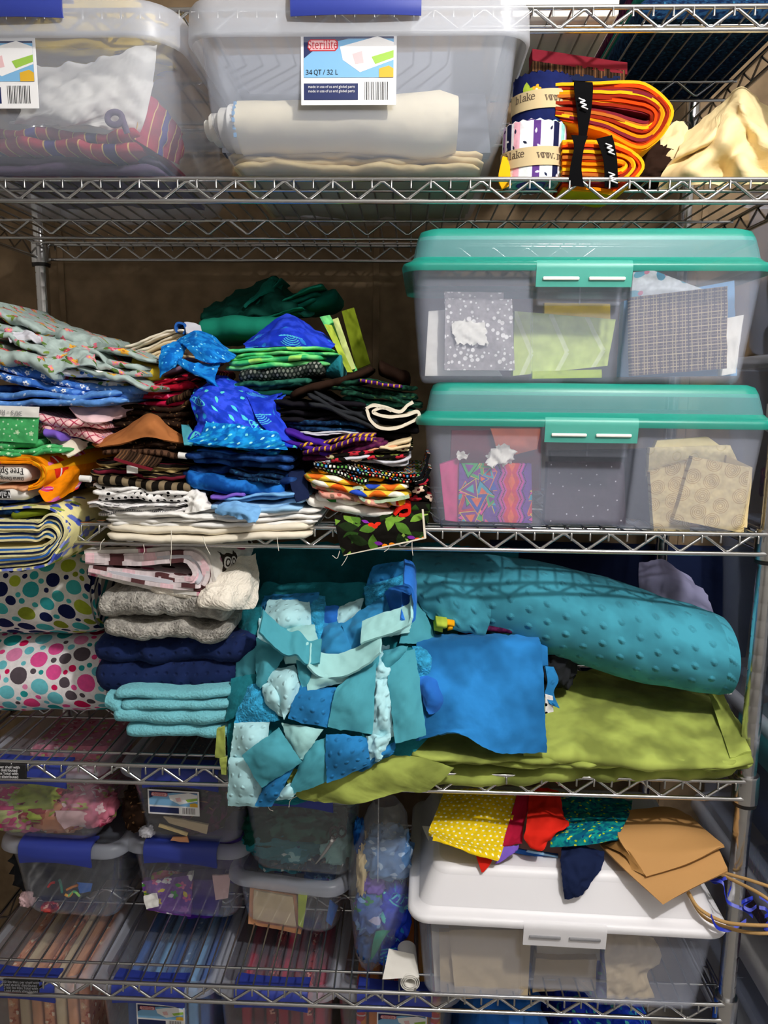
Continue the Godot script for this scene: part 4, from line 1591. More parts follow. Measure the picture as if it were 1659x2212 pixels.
	drape("", "ribbon_black", G_([[[1234, 292, 0.2], [1270, 294, 0.2]], [[1240, 318, 0.5], [1262, 318, 0.5]], [[1232, 360, 0.5], [1256, 362, 0.5]], [[1228, 400, 0.4], [1262, 404, 0.4]]]), 16, 8, 0.0008, 0.0, 20.0, {"parent": rl, "called": "ribbon_tail", "mark": "black ribbon tail"})
	for q in [[1258, 212, ro], [1316, 310, rl], [1322, 372, rl]]:
		var w := MB.new()
		var pts := []
		for k in 9:
			pts.append(P(q[0] - 8 + (k % 3) * 6 + k, q[1] + k * 3, 0.006 if q[2] == rl else -0.006) - (q[2] as Node3D).position)
		add_tube(w, resample(pts, 26), 0.0009, 4)
		part("script_print", q[2], w, "ink_white", "white script print on the ribbon")
	# crumpled cream cloth on the right
	drape("crumpled cream cloth heap on the top right beside the orange rolls", "cream", G_([[[1466, 300, -12], [1520, 262, -13], [1560, 225, -14], [1602, 190, -13], [1650, 225, -14], [1720, 240, -14]], [[1466, 330, -7], [1530, 300, -5], [1572, 240, -9], [1606, 235, -5], [1640, 270, -9], [1720, 300, -8]], [[1440, 360, -8], [1520, 322, -7], [1568, 300, -3], [1612, 300, -7], [1648, 300, -3], [1720, 330, -6]], [[1428, 392, -8], [1500, 360, -3], [1560, 365, -7], [1604, 350, -2], [1650, 372, -6], [1720, 360, -2]], [[1422, 412, -8], [1500, 398, -4], [1570, 402, -5], [1620, 398, -2], [1720, 400, -3], [1740, 400, -3]]]), 40, 48, 0.0025, 0.0035, 15.0)
	drape("thin tan cloth behind the lower orange roll, left of the cream heap", "cream", G_([[[1425, 290, -12], [1475, 262, -13], [1490, 300, -12]], [[1425, 330, -10], [1470, 320, -9], [1490, 340, -10]], [[1400, 395, -12], [1460, 380, -10], [1480, 400, -10]]]), 16, 16, 0.002, 0.005)
	wad("dark brown wad behind the lower orange roll", "dark_brown", 1402, 365, -0.12, 0.03, 0.028, 0.03)
	var pk := thing("fabric_package", "flat package of reddish brown folded fabric lying on the strip rolls under the upper shelf", "package", P(1255, 175, -0.085))
	for q in [["maroon", 1150, 105, 1355, 135, 26], ["brown_stripe", 1150, 132, 1350, 152, 22], ["navy", 1150, 155, 1340, 165, 14]]:
		panel("", q[0], [q[1], q[2], q[3], q[4], q[3], q[4] + q[5], q[1], q[2] + q[5]], -0.085, 0.03, {"parent": pk, "called": "folded_layer"})
	# on the shelf above
	var ya: float = SHELVES[0][0] + Y0 + 0.004
	var wbx := MB.new()
	var xa := P(1080, 20, -0.06).x
	var xb := P(1338, 20, -0.06).x
	var card := thing("flat_box", "white flat box on the upper shelf over the orange rolls", "box", Vector3((xa + xb) * 0.5, ya, -0.2))
	add_box(wbx, Vector3(0, 0.03, 0), Vector3(xb - xa, 0.06, 0.28), 0.003)
	part("box_base", card, wbx, "card_white")
	var wl := MB.new()
	add_box(wl, Vector3(0, 0.067, 0), Vector3(xb - xa + 0.004, 0.018, 0.284), 0.003)
	part("box_lid", card, wl, "paper")
	var mats := ["midnight_print", "green_deep", "plum_print", "navy"]
	for k in 4:
		var b := MB.new()
		var xl := P(1360, 0, -0.06).x
		add_box(b, Vector3(0, 0.013, 0), Vector3(0.21 - 0.008 * k, 0.025, 0.3), 0.011)
		solo("folded_fabric", ["dark blue folded fabric lying lowest on the upper right shelf", "dark green folded fabric second on the upper right shelf", "plum folded fabric third on the upper right shelf", "navy folded fabric topmost on the upper right shelf"][k], "fabric", b, mats[k], Vector3(xl + 0.12, ya + 0.0255 * k, -0.215))

func G_(rows: Array) -> Array:
	var o := []
	for r in rows:
		var w := []
		for q in r:
			w.append(Vector3(q[0], q[1], q[2]))
		o.append(w)
	return o

func row_of(list: Array) -> void:       # [label, print, u0, v0, u1, v1, height, z cm, layers, depth, bow]
	for q in list:
		fold(q[0], q[1], q[2], q[3], q[4], q[5], q[6], q[7] * 0.01, q[8], q[9] if q.size() > 9 else 0.2, q[10] if q.size() > 10 else 0.0, q[11] if q.size() > 11 else {})

func build_middle_shelf() -> void:
	# ---- left stack, from the shelf upwards
	var bolt := thing("fabric_bolt", "yellow and blue floral fabric bolt hanging over the shelf edge at the bottom left", "fabric", P(60, 1232, 0.0))
	nested(bolt, ["yellow_border"], [[-60, 1102], [60, 1096], [104, 1098], [134, 1118], [147, 1150], [120, 1196], [86, 1225], [-60, 1236]], [[-60, 1102], [60, 1096], [104, 1098], [134, 1118], [147, 1150], [120, 1196], [86, 1225], [-60, 1236]], 1, 0.035, 0.003, 0.24, {"called": "outer_layer", "shift": Vector3(0.02, 0.0, 0)})
	nested(bolt, ["yellow_blue", "navy", "yellow_blue", "blue_mid", "pale_yellow"], [[-60, 1124], [60, 1126], [84, 1128], [104, 1112], [130, 1120], [140, 1152], [118, 1190], [84, 1216], [-60, 1228]], [[-60, 1170], [50, 1166], [80, 1168], [96, 1160], [108, 1162], [112, 1166], [96, 1176], [70, 1182], [-60, 1186]], 10, 0.038, 0.0026, 0.16)
	fold("dark blue and olive fabric fold on top of the yellow blue bolt at left", "navy_batik", -40, 1100, 66, 1090, 34, 0.025, 2, 0.2)
	fold("olive fabric edge over the yellow blue bolt at left", "olive", 40, 1112, 82, 1106, 16, 0.03, 1, 0.2)
	# bolts on white boards
	for k in 2:
		var bb := thing("fabric_bolt", ["fabric bolt on a white board with black end label, under the orange bolt", "orange print fabric wound on a white board with script on its end"][k], "fabric", P(30, 1084 if k == 0 else 1046, 0.0))
		var c := P(30 if k == 0 else 33, 1068 if k == 0 else 1024, 0.035) - bb.position
		var b := MB.new()
		var w := 0.07
		add_box(b, c + Vector3(-0.018, 0, -0.1), Vector3(w, 0.017 if k == 0 else 0.023, 0.2), 0.007)
		part("board", bb, b, "card_white", "white board end")
		if k == 0:
			var lb := MB.new()
			add_box(lb, c + Vector3(-0.022, 0, 0.0005), Vector3(0.034, 0.011, 0.001), 0.0003)
			var card := part("end_label", bb, lb, "black_plastic", "black end label")
			words("Valori", 0.011, "ink_white", card, c + Vector3(-0.016, 0, 0.0012), Vector3(0, 0, 180), "Droid Serif", 0.8)
		else:
			words("Free Spirit", 0.011, "ink", bb, c + Vector3(-0.01, 0.004, 0.0005), Vector3(0, 0, 180), "Droid Serif", 0.8)
			words("Dana Designs", 0.0065, "ink", bb, c + Vector3(-0.008, -0.006, 0.0005), Vector3(0, 0, 180))
			nested(bb, ["orange_print", "amber"], [[-60, 986], [50, 984], [80, 992], [100, 1012], [100, 1034], [84, 1052], [60, 1058]], [[-60, 1000], [50, 1000], [72, 1004], [86, 1014], [88, 1030], [78, 1044], [62, 1050]], 5, 0.036, 0.0022, 0.17, {"shift": Vector3(0.04, 0.012, 0)})
			drape("", "orange_print", G_([[[92, 1004, 2.8], [140, 985, -2], [205, 966, -10]], [[100, 1030, 3], [150, 1010, -1], [200, 985, -9]], [[88, 1056, 3], [150, 1034, 0], [190, 1010, -7]], [[82, 1062, 3.4], [108, 1085, 3], [168, 1056, -3]]]), 22, 22, 0.002, 0.003, 22.0, {"parent": bb, "called": "loose_end"})
	row_of([
		["tan edge of fabric between the two boards at left", "peach", -40, 1056, 66, 1052, 7, 3.0, 1],
		["green sprigged folded fabric with loose right end above the orange bolt", "green_sprig", -60, 974, 132, 972, 22, 3.0, 2, 0.2, 3],
		["green sprigged folded fabric, middle of the green pile at left", "green_sprig", -60, 956, 105, 958, 18, 2.6, 1],
		["pink lattice print folded fabric under the blue calico", "pink_lattice", -60, 886, 205, 928, 40, 1.8, 2, 0.22, 4],
		["pink lattice print folded fabric lowest of the pink pile", "pink_lattice", 40, 906, 208, 950, 26, 1.4, 1, 0.22],
		["violet folded scrap at the edge of the green piece", "violet", 78, 930, 124, 938, 18, 2.4, 1, 0.12],
	])
	panel("green sprigged fabric flap with white lettered selvedge at the left edge", "green_sprig", [-60, 896, 82, 900, 78, 958, -60, 950], 0.034, 0.004)
	var sel := panel("white fabric selvedge strip with upside-down lettering at the left edge", "paper", [-60, 874, 84, 879, 82, 902, -60, 898], 0.037, 0.002)
	var sc := P(28, 889, 0.0385) - sel.position
	words("30's - Ruby's Treasures", 0.0088, "ink_grey", sel, sc + Vector3(-0.032, 0, 0.0003), Vector3(0, 0, 177))
	drape("pale pink fabric flap sticking out right of the pink lattice", "pink_pale", G_([[[150, 882, 0], [210, 880, -1], [300, 872, -6]], [[170, 905, 2], [220, 900, 1], [280, 890, -4]], [[188, 914, 2.4], [220, 914, 2], [262, 900, -3]]]), 16, 16, 0.003, 0.003)
	drape("cream scrap with frayed edge below the pink lattice", "off_white", G_([[[100, 944, 1], [150, 946, 0], [190, 955, -2]], [[118, 962, 2], [150, 968, 1], [184, 970, -1]], [[134, 978, 2.2], [142, 984, 2], [150, 986, 2]]]), 14, 14, 0.002, 0.003, 30.0, {"ruff": 0.002})
	row_of([
		["light blue sprigged folded fabric lowest of the blue pile at left", "blue_sprig", -60, 858, 262, 862, 30, 2.4, 2, 0.22, 5],
		["dark blue inner fold between the blue calico pieces", "navy_batik", -60, 838, 190, 858, 16, 1.6, 1],
		["blue calico fabric with white flowers, middle of the blue pile", "blue_calico", -60, 792, 172, 844, 34, 2.8, 2, 0.2, 2],
		["blue sprigged fabric at the right end of the blue pile", "blue_sprig", 120, 836, 300, 846, 38, 0.6, 2, 0.22, 6],
		["blue calico fabric with white flowers on top of the blue pile", "blue_calico", -60, 766, 120, 824, 30, 2.0, 1, 0.22],
		["white, green and blue dotted fabric above the blue pile", "confetti", 100, 812, 255, 828, 36, 0.8, 2],
		["dark navy fabric in shade between grey and blue fabrics", "navy_batik", 60, 796, 290, 812, 26, -2.0, 2],
		["yellow folded fabric under the grey floral pile", "yellow_cloth", 120, 794, 190, 802, 22, 0.6, 1],
		["yellow fabric end on the right of the grey floral pile", "yellow_cloth", 270, 784, 345, 806, 40, -3.0, 1],
		["grey green floral folded fabric, lowest diagonal fold on the left", "grey_floral", -60, 735, 118, 806, 34, 3.0, 1, 0.22, 2, {"wav": 0.005, "jit": 0.012}],
		["grey green floral fabric with layered right end, lowest of its pile", "grey_floral", 172, 778, 316, 820, 38, 2.0, 3, 0.22, 4, {"wav": 0.005, "jit": 0.012}],
		["grey green floral fabric with rose border, on the right", "grey_floral", 180, 772, 300, 786, 26, 0.8, 2, 0.2, 0, {"wav": 0.005, "jit": 0.012}],
		["grey green floral fabric, thin fold near the brown wall", "grey_floral", 196, 762, 282, 748, 12, -3.0, 2, 0.2, 0, {"wav": 0.005, "jit": 0.012}],
		["grey green floral folded fabric in the middle of its pile", "grey_floral", -60, 722, 110, 768, 28, 1.4, 2, 0.2, 3, {"wav": 0.005, "jit": 0.012}],
		["grey green floral fabric rolled along the top right of its pile", "grey_floral", 92, 722, 206, 752, 40, -4.0, 1, 0.15, -2, {"wav": 0.005, "jit": 0.012}],
		["grey green floral folded fabric on top of the left pile", "grey_floral", -60, 668, 108, 736, 40, 0.0, 2, 0.2, 2, {"wav": 0.005, "jit": 0.012}],
	])
	drape("grey green floral fabric draped over the middle of the grey pile", "grey_floral", G_([[[60, 752, 0], [110, 738, -1], [160, 736, -3], [200, 752, -4]], [[90, 770, 2.4], [130, 766, 0.5], [165, 752, -0.5], [205, 756, -2]], [[100, 800, 3.4], [140, 782, 1.4], [170, 776, 2.2], [205, 770, 1.0]], [[112, 808, 3.6], [142, 796, 2.6], [176, 790, 3.0], [210, 800, 2.0]]]), 30, 30, 0.002, 0.006, 26.0)
	drape("crumpled grey cloth edge in the hollow of the grey floral pile", "grey_white", G_([[[16, 722, 1], [50, 712, 0], [88, 730, 0]], [[22, 742, 2], [56, 734, 1], [90, 744, 1]]]), 14, 20, 0.002, 0.006, 40.0)
	# ---- second stack: whites, black prints, browns, reds
	row_of([
		["off white folded fabric, lowest and longest at the shelf edge", "off_white", 226, 1150, 668, 1146, 34, 3.0, 2, 0.25, 9, {"jit": 0.004, "wav": 0.0012}],
		["white folded fabric, second layer of the long white pile", "white_cloth", 222, 1124, 690, 1118, 30, 2.4, 3, 0.25, 3, {"wav": 0.0012}],
		["white folded fabric, top layer of the long white pile", "white_cloth", 226, 1106, 470, 1112, 16, 2.6, 2, 0.2, 0],
		["white fabric with fine black check, under the dashed print", "fine_check", 208, 1108, 396, 1107, 8, 2.4, 1],
		["white fabric with black dashes, under the drop print", "white_dash", 196, 1092, 412, 1098, 22, 2.2, 3, 0.2, 2],
		["white fabric with black drop shapes in rows", "white_drop", 212, 1076, 424, 1080, 17, 2.6, 1],
		["white fabric with small black dots above the drop print", "white_dot", 208, 1056, 404, 1066, 18, 2.2, 2],
		["black and taupe check folded fabric on the dotted white", "black_check", 190, 1036, 428, 1060, 20, 2.6, 1, 0.2, -3],
		["dark taupe fabric under the black check print", "black_check", 168, 1048, 300, 1056, 10, 1.6, 1],
		["black, tan and maroon striped folded fabric with white tag", "dark_stripe", 196, 1008, 402, 1022, 40, 1.6, 3, 0.2, 6],
		["black, tan and maroon striped fabric laid below the tag", "dark_stripe", 200, 1022, 420, 1034, 24, 1.0, 2, 0.2, 4],
		["brown zigzag print fabric in a narrow long fold", "brown_zigzag", 204, 972, 402, 984, 13, 1.4, 1],
		["dark brown floral folded fabric under the tan piece", "brown_print", 220, 962, 405, 962, 24, 0.4, 2],
		["dark brown floral folded fabric behind the tan piece", "brown_print", 228, 902, 404, 900, 48, -3.0, 4],
		["dark brown folded fabric at the back of the brown pile", "brown_stripe", 300, 930, 410, 930, 40, -3.0, 2],
		["bright pink swirl print folded fabric, lowest of the red pile", "pink_swirl", 306, 884, 372, 884, 16, -4.0, 1],
		["bright pink swirl print folded fabric, middle of the red pile", "pink_swirl", 300, 866, 384, 860, 26, -3.6, 2],
		["dark red print folded fabric, upper middle of the red pile", "red_print", 305, 846, 404, 832, 16, -4.0, 1],
		["red and white print folded fabric on the red pile", "red_print", 318, 834, 412, 818, 18, -3.6, 3],
		["brown striped fabric fold right of the pink swirl", "brown_stripe", 352, 882, 412, 852, 32, -3.0, 2, 0.15],
		["dark red fabric with ring print by the blue cascade", "red_rings", 380, 836, 452, 820, 50, -5.0, 2],
		["mauve pinked fabric under the starry blue piece", "mauve", 318, 812, 396, 784, 20, -4.5, 2],
		["plum fabric sliver behind the mauve piece", "plum_print", 300, 828, 360, 806, 16, -6.0, 1],
		["cream layered folded fabric leaning behind the grey pile", "off_white", 262, 764, 392, 716, 30, -13.0, 5],
		["tan layered folded fabric under the cream layers at the back", "muslin", 290, 790, 372, 752, 34, -11.0, 4],
	])
	var tag := MB.new()
	add_box(tag, Vector3(0, 0.005, 0), Vector3(0.0155, 0.0105, 0.0012), 0.0004)
	solo("paper_tag", "small white square tag on the dark striped fabric", "tag", tag, "paper", P(286, 1022, 0.032), "", 0.0)
	for q in [["white rolled end of fabric left of the black check", 173, 1033, 196], ["white rolled selvedge at the right end of the brown zigzag", 386, 983, 404]]:
		var b := MB.new()
		var a := P(q[1], q[2], 0.024)
		var e := P(q[3], q[2] + 2, 0.024)
		add_tube(b, [Vector3.ZERO, (e - a) * 0.5, e - a], 0.0045, 10)
		solo("fabric_roll", q[0], "fabric", b, "white_cloth", a)
	drape("tan brown fabric folded to a peak between brown prints", "tan_cloth", G_([[[200, 962, 0], [262, 930, -1], [322, 897, -2], [364, 922, -2], [404, 950, -2]], [[210, 964, 1.8], [264, 944, 1.4], [324, 912, 1.8], [366, 940, 0.6], [400, 954, 0]], [[222, 966, 2], [268, 958, 2.2], [316, 944, 2], [360, 952, 1.4], [396, 958, 0.4]]]), 24, 40, 0.003, 0.002)
	var bs := drape("brown striped fabric square with brick red edge on dark stripes", "brown_stripe", G_([[[262, 974, 1.6], [310, 976, 0.6], [354, 985, 0]], [[256, 982, 3], [300, 990, 2.6], [345, 998, 2.2]], [[248, 990, 3.6], [290, 1002, 3.6], [330, 1012, 3.6]]]), 14, 14, 0.003, 0.001)
	drape("", "maroon", G_([[[247, 988, 3.9], [290, 1001, 3.9], [331, 1012, 3.9]], [[246, 994, 3.9], [288, 1007, 3.9], [326, 1017, 3.9]]]), 6, 14, 0.002, 0.0, 20.0, {"parent": bs, "called": "edge_band", "mark": "brick red edge"})
	drape("thin white fabric bunched at the right end of the black prints", "white_cloth", G_([[[398, 1072, 1], [420, 1056, 1.5], [440, 1066, 1]], [[404, 1090, 2], [424, 1080, 2.4], [452, 1086, 1.6]], [[396, 1110, 2.4], [424, 1106, 3], [456, 1100, 2]]]), 20, 20, 0.002, 0.006, 40.0)
	# ---- third stack: blues
	row_of([
		["pale blue folded fabric under the blue batik", "sky", 455, 1092, 664, 1094, 22, 2.0, 2, 0.2, 3],
		["light blue folded fabric, second from bottom of the blue stack", "blue_light", 470, 1076, 650, 1074, 14, 2.2, 2],
		["violet fabric sliver under the blue batik", "violet", 458, 1072, 530, 1070, 8, 2.4, 1],
		["mid blue batik folded fabric, broad lowest blue fold", "blue_batik", 392, 1030, 628, 1058, 40, 2.4, 1, 0.24, 8],
		["navy batik folded fabric behind the broad blue fold", "navy_batik", 402, 1022, 640, 1036, 32, 1.2, 2],
		["dark blue print fabric inside the broad blue fold", "midnight_print", 492, 1026, 618, 1040, 26, 2.2, 3, 0.15],
		["navy batik folded fabric just under the aqua leaf print", "navy_batik", 404, 984, 640, 1008, 28, 2.0, 2, 0.22, -3],
		["mid blue folded fabric above the navy batik one", "blue_mid", 404, 976, 560, 988, 12, 2.6, 2, 0.2, -2],
		["dark green folded fabric between the aqua and navy pieces", "green_dark", 410, 974, 620, 980, 10, 0.6, 1],
		["aqua leaf print folded fabric, lowest of the aqua folds", "aqua_leaf", 412, 954, 616, 972, 26, 2.2, 2, 0.2, -2],
		["black folded fabric behind the fish print cascade", "black_cloth", 580, 886, 800, 892, 44, -3.0, 4],
		["navy print folded fabric right of the fish print cascade", "midnight_print", 584, 918, 790, 930, 30, -2.0, 3],
		["midnight folded fabric lowest right of the cascade", "midnight_print", 640, 956, 800, 952, 22, -2.4, 2],
		["lilac white layered sliver above the purple gold fabric", "grey_white", 642, 940, 772, 934, 9, -0.8, 3],
		["dark grey brown folded fabric slanting down beside the cream roll", "charcoal", 664, 858, 812, 916, 32, -1.6, 3],
		["black folded fabric under the cream rolled piece", "black_cloth", 740, 930, 900, 940, 26, -3.0, 2],
		["purple folded fabric slanting below the fish print", "purple", 596, 930, 712, 974, 26, 1.4, 2, 0.2, 6],
	])
	drape("navy fabric flap hanging at the right end of the blue stack", "navy", G_([[[622, 1020, 0], [656, 1014, -0.5]], [[628, 1050, 1.8], [664, 1046, 1]], [[640, 1086, 2.4], [668, 1076, 1.6]]]), 12, 10, 0.003, 0.003)
	drape("pale blue fabric spilling forward over the white pile", "blue_light", G_([[[470, 1092, 2], [510, 1084, 3], [560, 1092, 2.6]], [[466, 1108, 3], [514, 1096, 4.4], [562, 1108, 3.6]], [[500, 1112, 4], [530, 1112, 5], [556, 1122, 4.4]], [[524, 1122, 4.6], [540, 1127, 5], [552, 1130, 5]]]), 22, 22, 0.002, 0.004, 34.0)
	drape("fish and leaf print blue fabric cascading over the blue stack", "fish_blue", G_([[[426, 838, -6], [470, 812, -8], [520, 826, -8], [575, 850, -8], [620, 850, -7]], [[412, 860, -1], [450, 850, 1], [505, 862, -1], [560, 872, -2], [606, 870, -5]], [[420, 892, 1], [446, 884, 2.6], [500, 900, 2], [560, 912, 0.6], [606, 910, -2]], [[428, 916, 1], [450, 916, 2.8], [520, 928, 3], [575, 940, 2], [622, 950, -1]], [[404, 950, 2.6], [452, 938, 3.4], [530, 950, 4], [600, 958, 3.2], [640, 972, 1]]]), 44, 44, 0.002, 0.004, 24.0)
	drape("royal blue fabric with net like print draped right of the cascade", "fish_big", G_([[[520, 832, -7.4], [566, 852, -7], [612, 846, -7]], [[540, 870, -1], [580, 872, -1], [596, 866, -3]], [[560, 912, 1.4], [592, 908, 1], [604, 904, -1]], [[600, 950, 2.2], [628, 956, 1], [652, 972, 0.4]]]), 24, 24, 0.002, 0.003, 24.0)
	drape("aqua leaf print fabric over the front of the blue stack", "aqua_leaf", G_([[[446, 912, 3.2], [520, 918, 3.6], [596, 936, 2.8]], [[430, 938, 3.8], [520, 946, 4.4], [612, 954, 3.6]], [[404, 954, 4], [500, 966, 4.6], [622, 972, 3.6]]]), 22, 30, 0.002, 0.004, 26.0, {"ruff": 0.0015})
	drape("turquoise scrap standing left of the aqua leaf print", "aqua_felt", G_([[[392, 918, -1], [408, 918, -1]], [[394, 940, 1.6], [420, 944, 2]], [[398, 962, 3], [414, 964, 3]]]), 12, 8, 0.002, 0.003)
	for q in [["left hanging flap of the starry blue fabric", [[[350, 750, -4], [378, 738, -5], [404, 748, -5]], [[344, 782, -2.4], [364, 780, -2], [392, 776, -3]], [[345, 816, -2], [352, 808, -2], [380, 792, -2.4]]]], ["starry blue fabric folded over the top of the blue stack", [[[382, 736, -6], [430, 716, -8], [476, 740, -8], [510, 766, -7]], [[404, 752, -3], [440, 750, -2.6], [480, 762, -3], [508, 772, -4]], [[424, 776, -2], [450, 784, -1.4], [474, 784, -2], [494, 782, -3]]]], ["lower flap of starry blue fabric by the red fabrics", [[[384, 770, -3], [420, 784, -2], [476, 786, -3]], [[390, 790, -2], [424, 806, -1], [470, 800, -2]], [[430, 800, -2], [452, 822, -1.4], [466, 826, -2]], [[446, 824, -3], [478, 850, -3], [500, 862, -3]]]]]:
		drape(q[0], "starry_blue", G_(q[1]), 20, 20, 0.002, 0.002, 26.0, {"ruff": 0.001})
	ribbon("small royal blue and white fabric roll end at the back left", "blue_mid", [[382, 718], [378, 706], [384, 697], [398, 700], [402, 712], [396, 722]], -0.12, 0.003, 0.05)
	drape("pale grey fabric behind the small blue roll end", "grey_white", G_([[[398, 696, -13], [432, 706, -14]], [[402, 722, -11], [440, 724, -12]]]), 8, 8, 0.003, 0.003)
	# ---- greens at the back
	row_of([
		["dark green folded fabric at the far back of the heap", "green_dark", 436, 696, 600, 648, 44, -24.0, 2, 0.12],
		["deep green folded fabric slanting to the upper right", "green_deep", 492, 690, 690, 640, 22, -22.0, 2, 0.12],
		["deep green folded fabric, broad upper fold at the back", "green_deep", 560, 668, 714, 640, 38, -25.0, 1, 0.12],
		["dark green folded fabric, narrow middle fold at the back", "green_dark", 520, 672, 660, 632, 16, -23.0, 2, 0.12],
		["teal green folded fabric, broad lower fold at the back", "green_teal", 432, 716, 606, 708, 52, -18.0, 1, 0.16, -6],
		["dark green narrow ridge leaning left at the top of the heap", "green_deep", 540, 668, 598, 606, 14, -22.0, 2, 0.08],
		["deep green narrow ridge leaning right at the top of the heap", "green_teal", 600, 650, 690, 616, 10, -21.0, 2, 0.08],
		["mid green narrow ridge in front of the dark green heap", "green_teal", 500, 706, 640, 668, 10, -19.5, 2, 0.08],
		["bright green leafy batik folded fabric at the heap's middle", "spring_green", 486, 790, 706, 780, 22, -5.0, 2, 0.2, -3, {"wav": 0.0012}],
		["bright green leafy batik folded fabric, upper layer", "spring_green", 492, 770, 712, 764, 22, -6.6, 3, 0.18, -5, {"wav": 0.0012}],
		["grey snake print folded fabric under the green batik", "snake_grey", 512, 816, 716, 794, 34, -7.0, 1, 0.2, -4],
		["dark green batik folded fabric under the snake print", "green_batik", 500, 838, 664, 826, 26, -6.0, 2],
		["dark teal folded fabric lowest of the green pile", "green_dark", 500, 852, 660, 846, 12, -5.0, 1],
		["dark brown velvety fabric laid as a long narrow bar", "dark_brown", 614, 856, 816, 794, 18, -2.6, 1, 0.1, 0, {"z1": -0.06}],
		["dark brown velvety fabric at the right end of the bar", "dark_brown", 812, 792, 892, 822, 34, -9.0, 1, 0.12],
		["forest green folded fabric with gold edge, top of the right pile", "forest_print", 718, 826, 906, 848, 22, -4.0, 2, 0.18, -3],
		["forest green folded fabric, second in the right pile", "forest_print", 712, 842, 908, 866, 22, -3.4, 2, 0.18, -2],
		["forest green folded fabric, third in the right pile", "green_batik", 724, 864, 906, 884, 24, -3.6, 2, 0.18],
		["black green folded fabric at the bottom of the right pile", "charcoal", 742, 886, 890, 902, 24, -4.0, 2, 0.18],
		["purple and gold edged fabric inside the forest green pile", "purple_gold", 770, 824, 880, 840, 7, -3.0, 1, 0.1],
		["dark teal fabric standing right of the snake print", "plush_teal", 702, 790, 742, 796, 60, -9.0, 1, 0.08],
	])
	drape("crumpled dark green fabric on top of the heap by the wall", "green_dark", G_([[[440, 668, -28], [500, 640, -28], [560, 610, -28], [600, 600, -28], [640, 640, -28]], [[440, 690, -24], [510, 664, -23], [556, 640, -24], [596, 640, -22], [650, 660, -25]], [[432, 706, -22], [500, 700, -20], [560, 680, -21], [620, 676, -20], [680, 676, -23]]]), 30, 34, 0.003, 0.008, 20.0)
	drape("teal green fabric fold standing up at the top of the heap", "green_deep", G_([[[552, 640, -24], [570, 616, -24], [592, 598, -25], [608, 612, -26]], [[528, 664, -21], [548, 648, -21], [580, 632, -22], [606, 636, -24]]]), 14, 18, 0.004, 0.004)
	drape("royal blue fish print fabric peak behind the green batik", "fish_big", G_([[[524, 742, -12], [570, 712, -13], [622, 678, -14], [676, 708, -13], [724, 742, -12]], [[530, 748, -9], [576, 732, -8], [620, 716, -8], [672, 728, -8], [722, 748, -9]], [[530, 752, -8.4], [580, 750, -7.6], [620, 748, -7.6], [670, 750, -7.6], [716, 752, -8.4]]]), 24, 36, 0.002, 0.003, 24.0)
	for q in [["olive green fabric card standing at the back right of the heap", "olive", [738, 672, 764, 664, 800, 786, 770, 798], -0.15, 0.012], ["pale green fabric fold leaning beside the olive one", "spring_green", [690, 684, 712, 680, 772, 800, 756, 806], -0.12, 0.008], ["lime green fabric edge leaning between green folds", "pale_lime", [718, 690, 730, 686, 768, 796, 756, 800], -0.11, 0.006], ["white green fabric edge leaning at the left of the olive one", "lime", [700, 700, 716, 702, 762, 804, 750, 804], -0.10, 0.004]]:
		panel(q[0], q[1], q[2], q[3], q[4], {"wr": 0.004})
	var sn := thing("rolled_fabric", "cream fabric loosely rolled in an S beside the lower teal box", "fabric", P(850, 925, -0.03))
	ribbon("", "off_white", [[792, 884], [800, 908], [822, 924], [860, 924], [900, 906], [902, 890], [870, 898], [832, 900], [806, 890], [826, 880], [862, 890], [880, 876], [892, 868]], -0.01, 0.004, 0.05, {"parent": sn, "called": "rolled_layer", "np": 90})
	ribbon("", "off_white", [[790, 882], [806, 876], [830, 880], [846, 888]], -0.01, 0.004, 0.05, {"parent": sn, "called": "rolled_layer"})
	# ---- fourth stack: purples, prints
	row_of([
		["tropical print folded fabric, white with green and red, near the bottom", "tropical", 668, 1086, 880, 1112, 22, 2.4, 1, 0.2, 5],
		["tropical print folded fabric, yellow and green upper layer", "tropical", 668, 1068, 860, 1090, 16, 2.0, 1, 0.2, 4],
		["pink spotted paisley folded fabric above the tropical print", "paisley_pink", 668, 1052, 850, 1092, 26, 2.4, 2, 0.2, 3],
		["orange and blue diamond print folded fabric", "harlequin", 668, 1030, 890, 1064, 24, 2.2, 2, 0.2, 6],
		["golden yellow folded fabric above the diamond print", "amber", 670, 1020, 820, 1040, 16, 1.6, 2, 0.2, 3],
		["black bead print fabric, shorter piece at the left of the stack", "bead_print", 688, 1006, 800, 1030, 28, 2.0, 2, 0.2, 3],
		["black fabric with coloured bead rows curling up at right", "bead_print", 744, 1006, 908, 1034, 18, 2.8, 2, 0.2, 4],
		["pale grey fabric under the dark floral print", "grey_white", 700, 996, 886, 996, 14, 1.4, 2],
		["dark floral folded fabric with red and cream blooms", "dark_floral", 706, 994, 880, 974, 20, 2.0, 2],
		["peach edged folded fabric above the dark floral", "peach", 708, 984, 880, 962, 8, 1.8, 1],
		["tan folded ends at the right of the plum fabric", "muslin", 826, 966, 892, 958, 22, 1.2, 3, 0.12],
		["plum folded fabric under the purple and gold one", "plum_print", 650, 982, 842, 948, 16, 1.8, 1],
		["plum folded fabric, second layer under the purple and gold one", "plum_print", 666, 990, 840, 962, 12, 1.6, 1],
		["purple and gold striped folded fabric on the fourth stack", "purple_gold", 634, 972, 812, 944, 18, 2.6, 2],
		["dark folded fabric at the right end of the fourth stack", "dark_floral", 880, 1060, 926, 1060, 60, -2.0, 3, 0.15],
		["dark jungle print fabric filling the gap by the lower teal box", "jungle", 876, 1110, 934, 1112, 50, -1.0, 2, 0.15],
	])
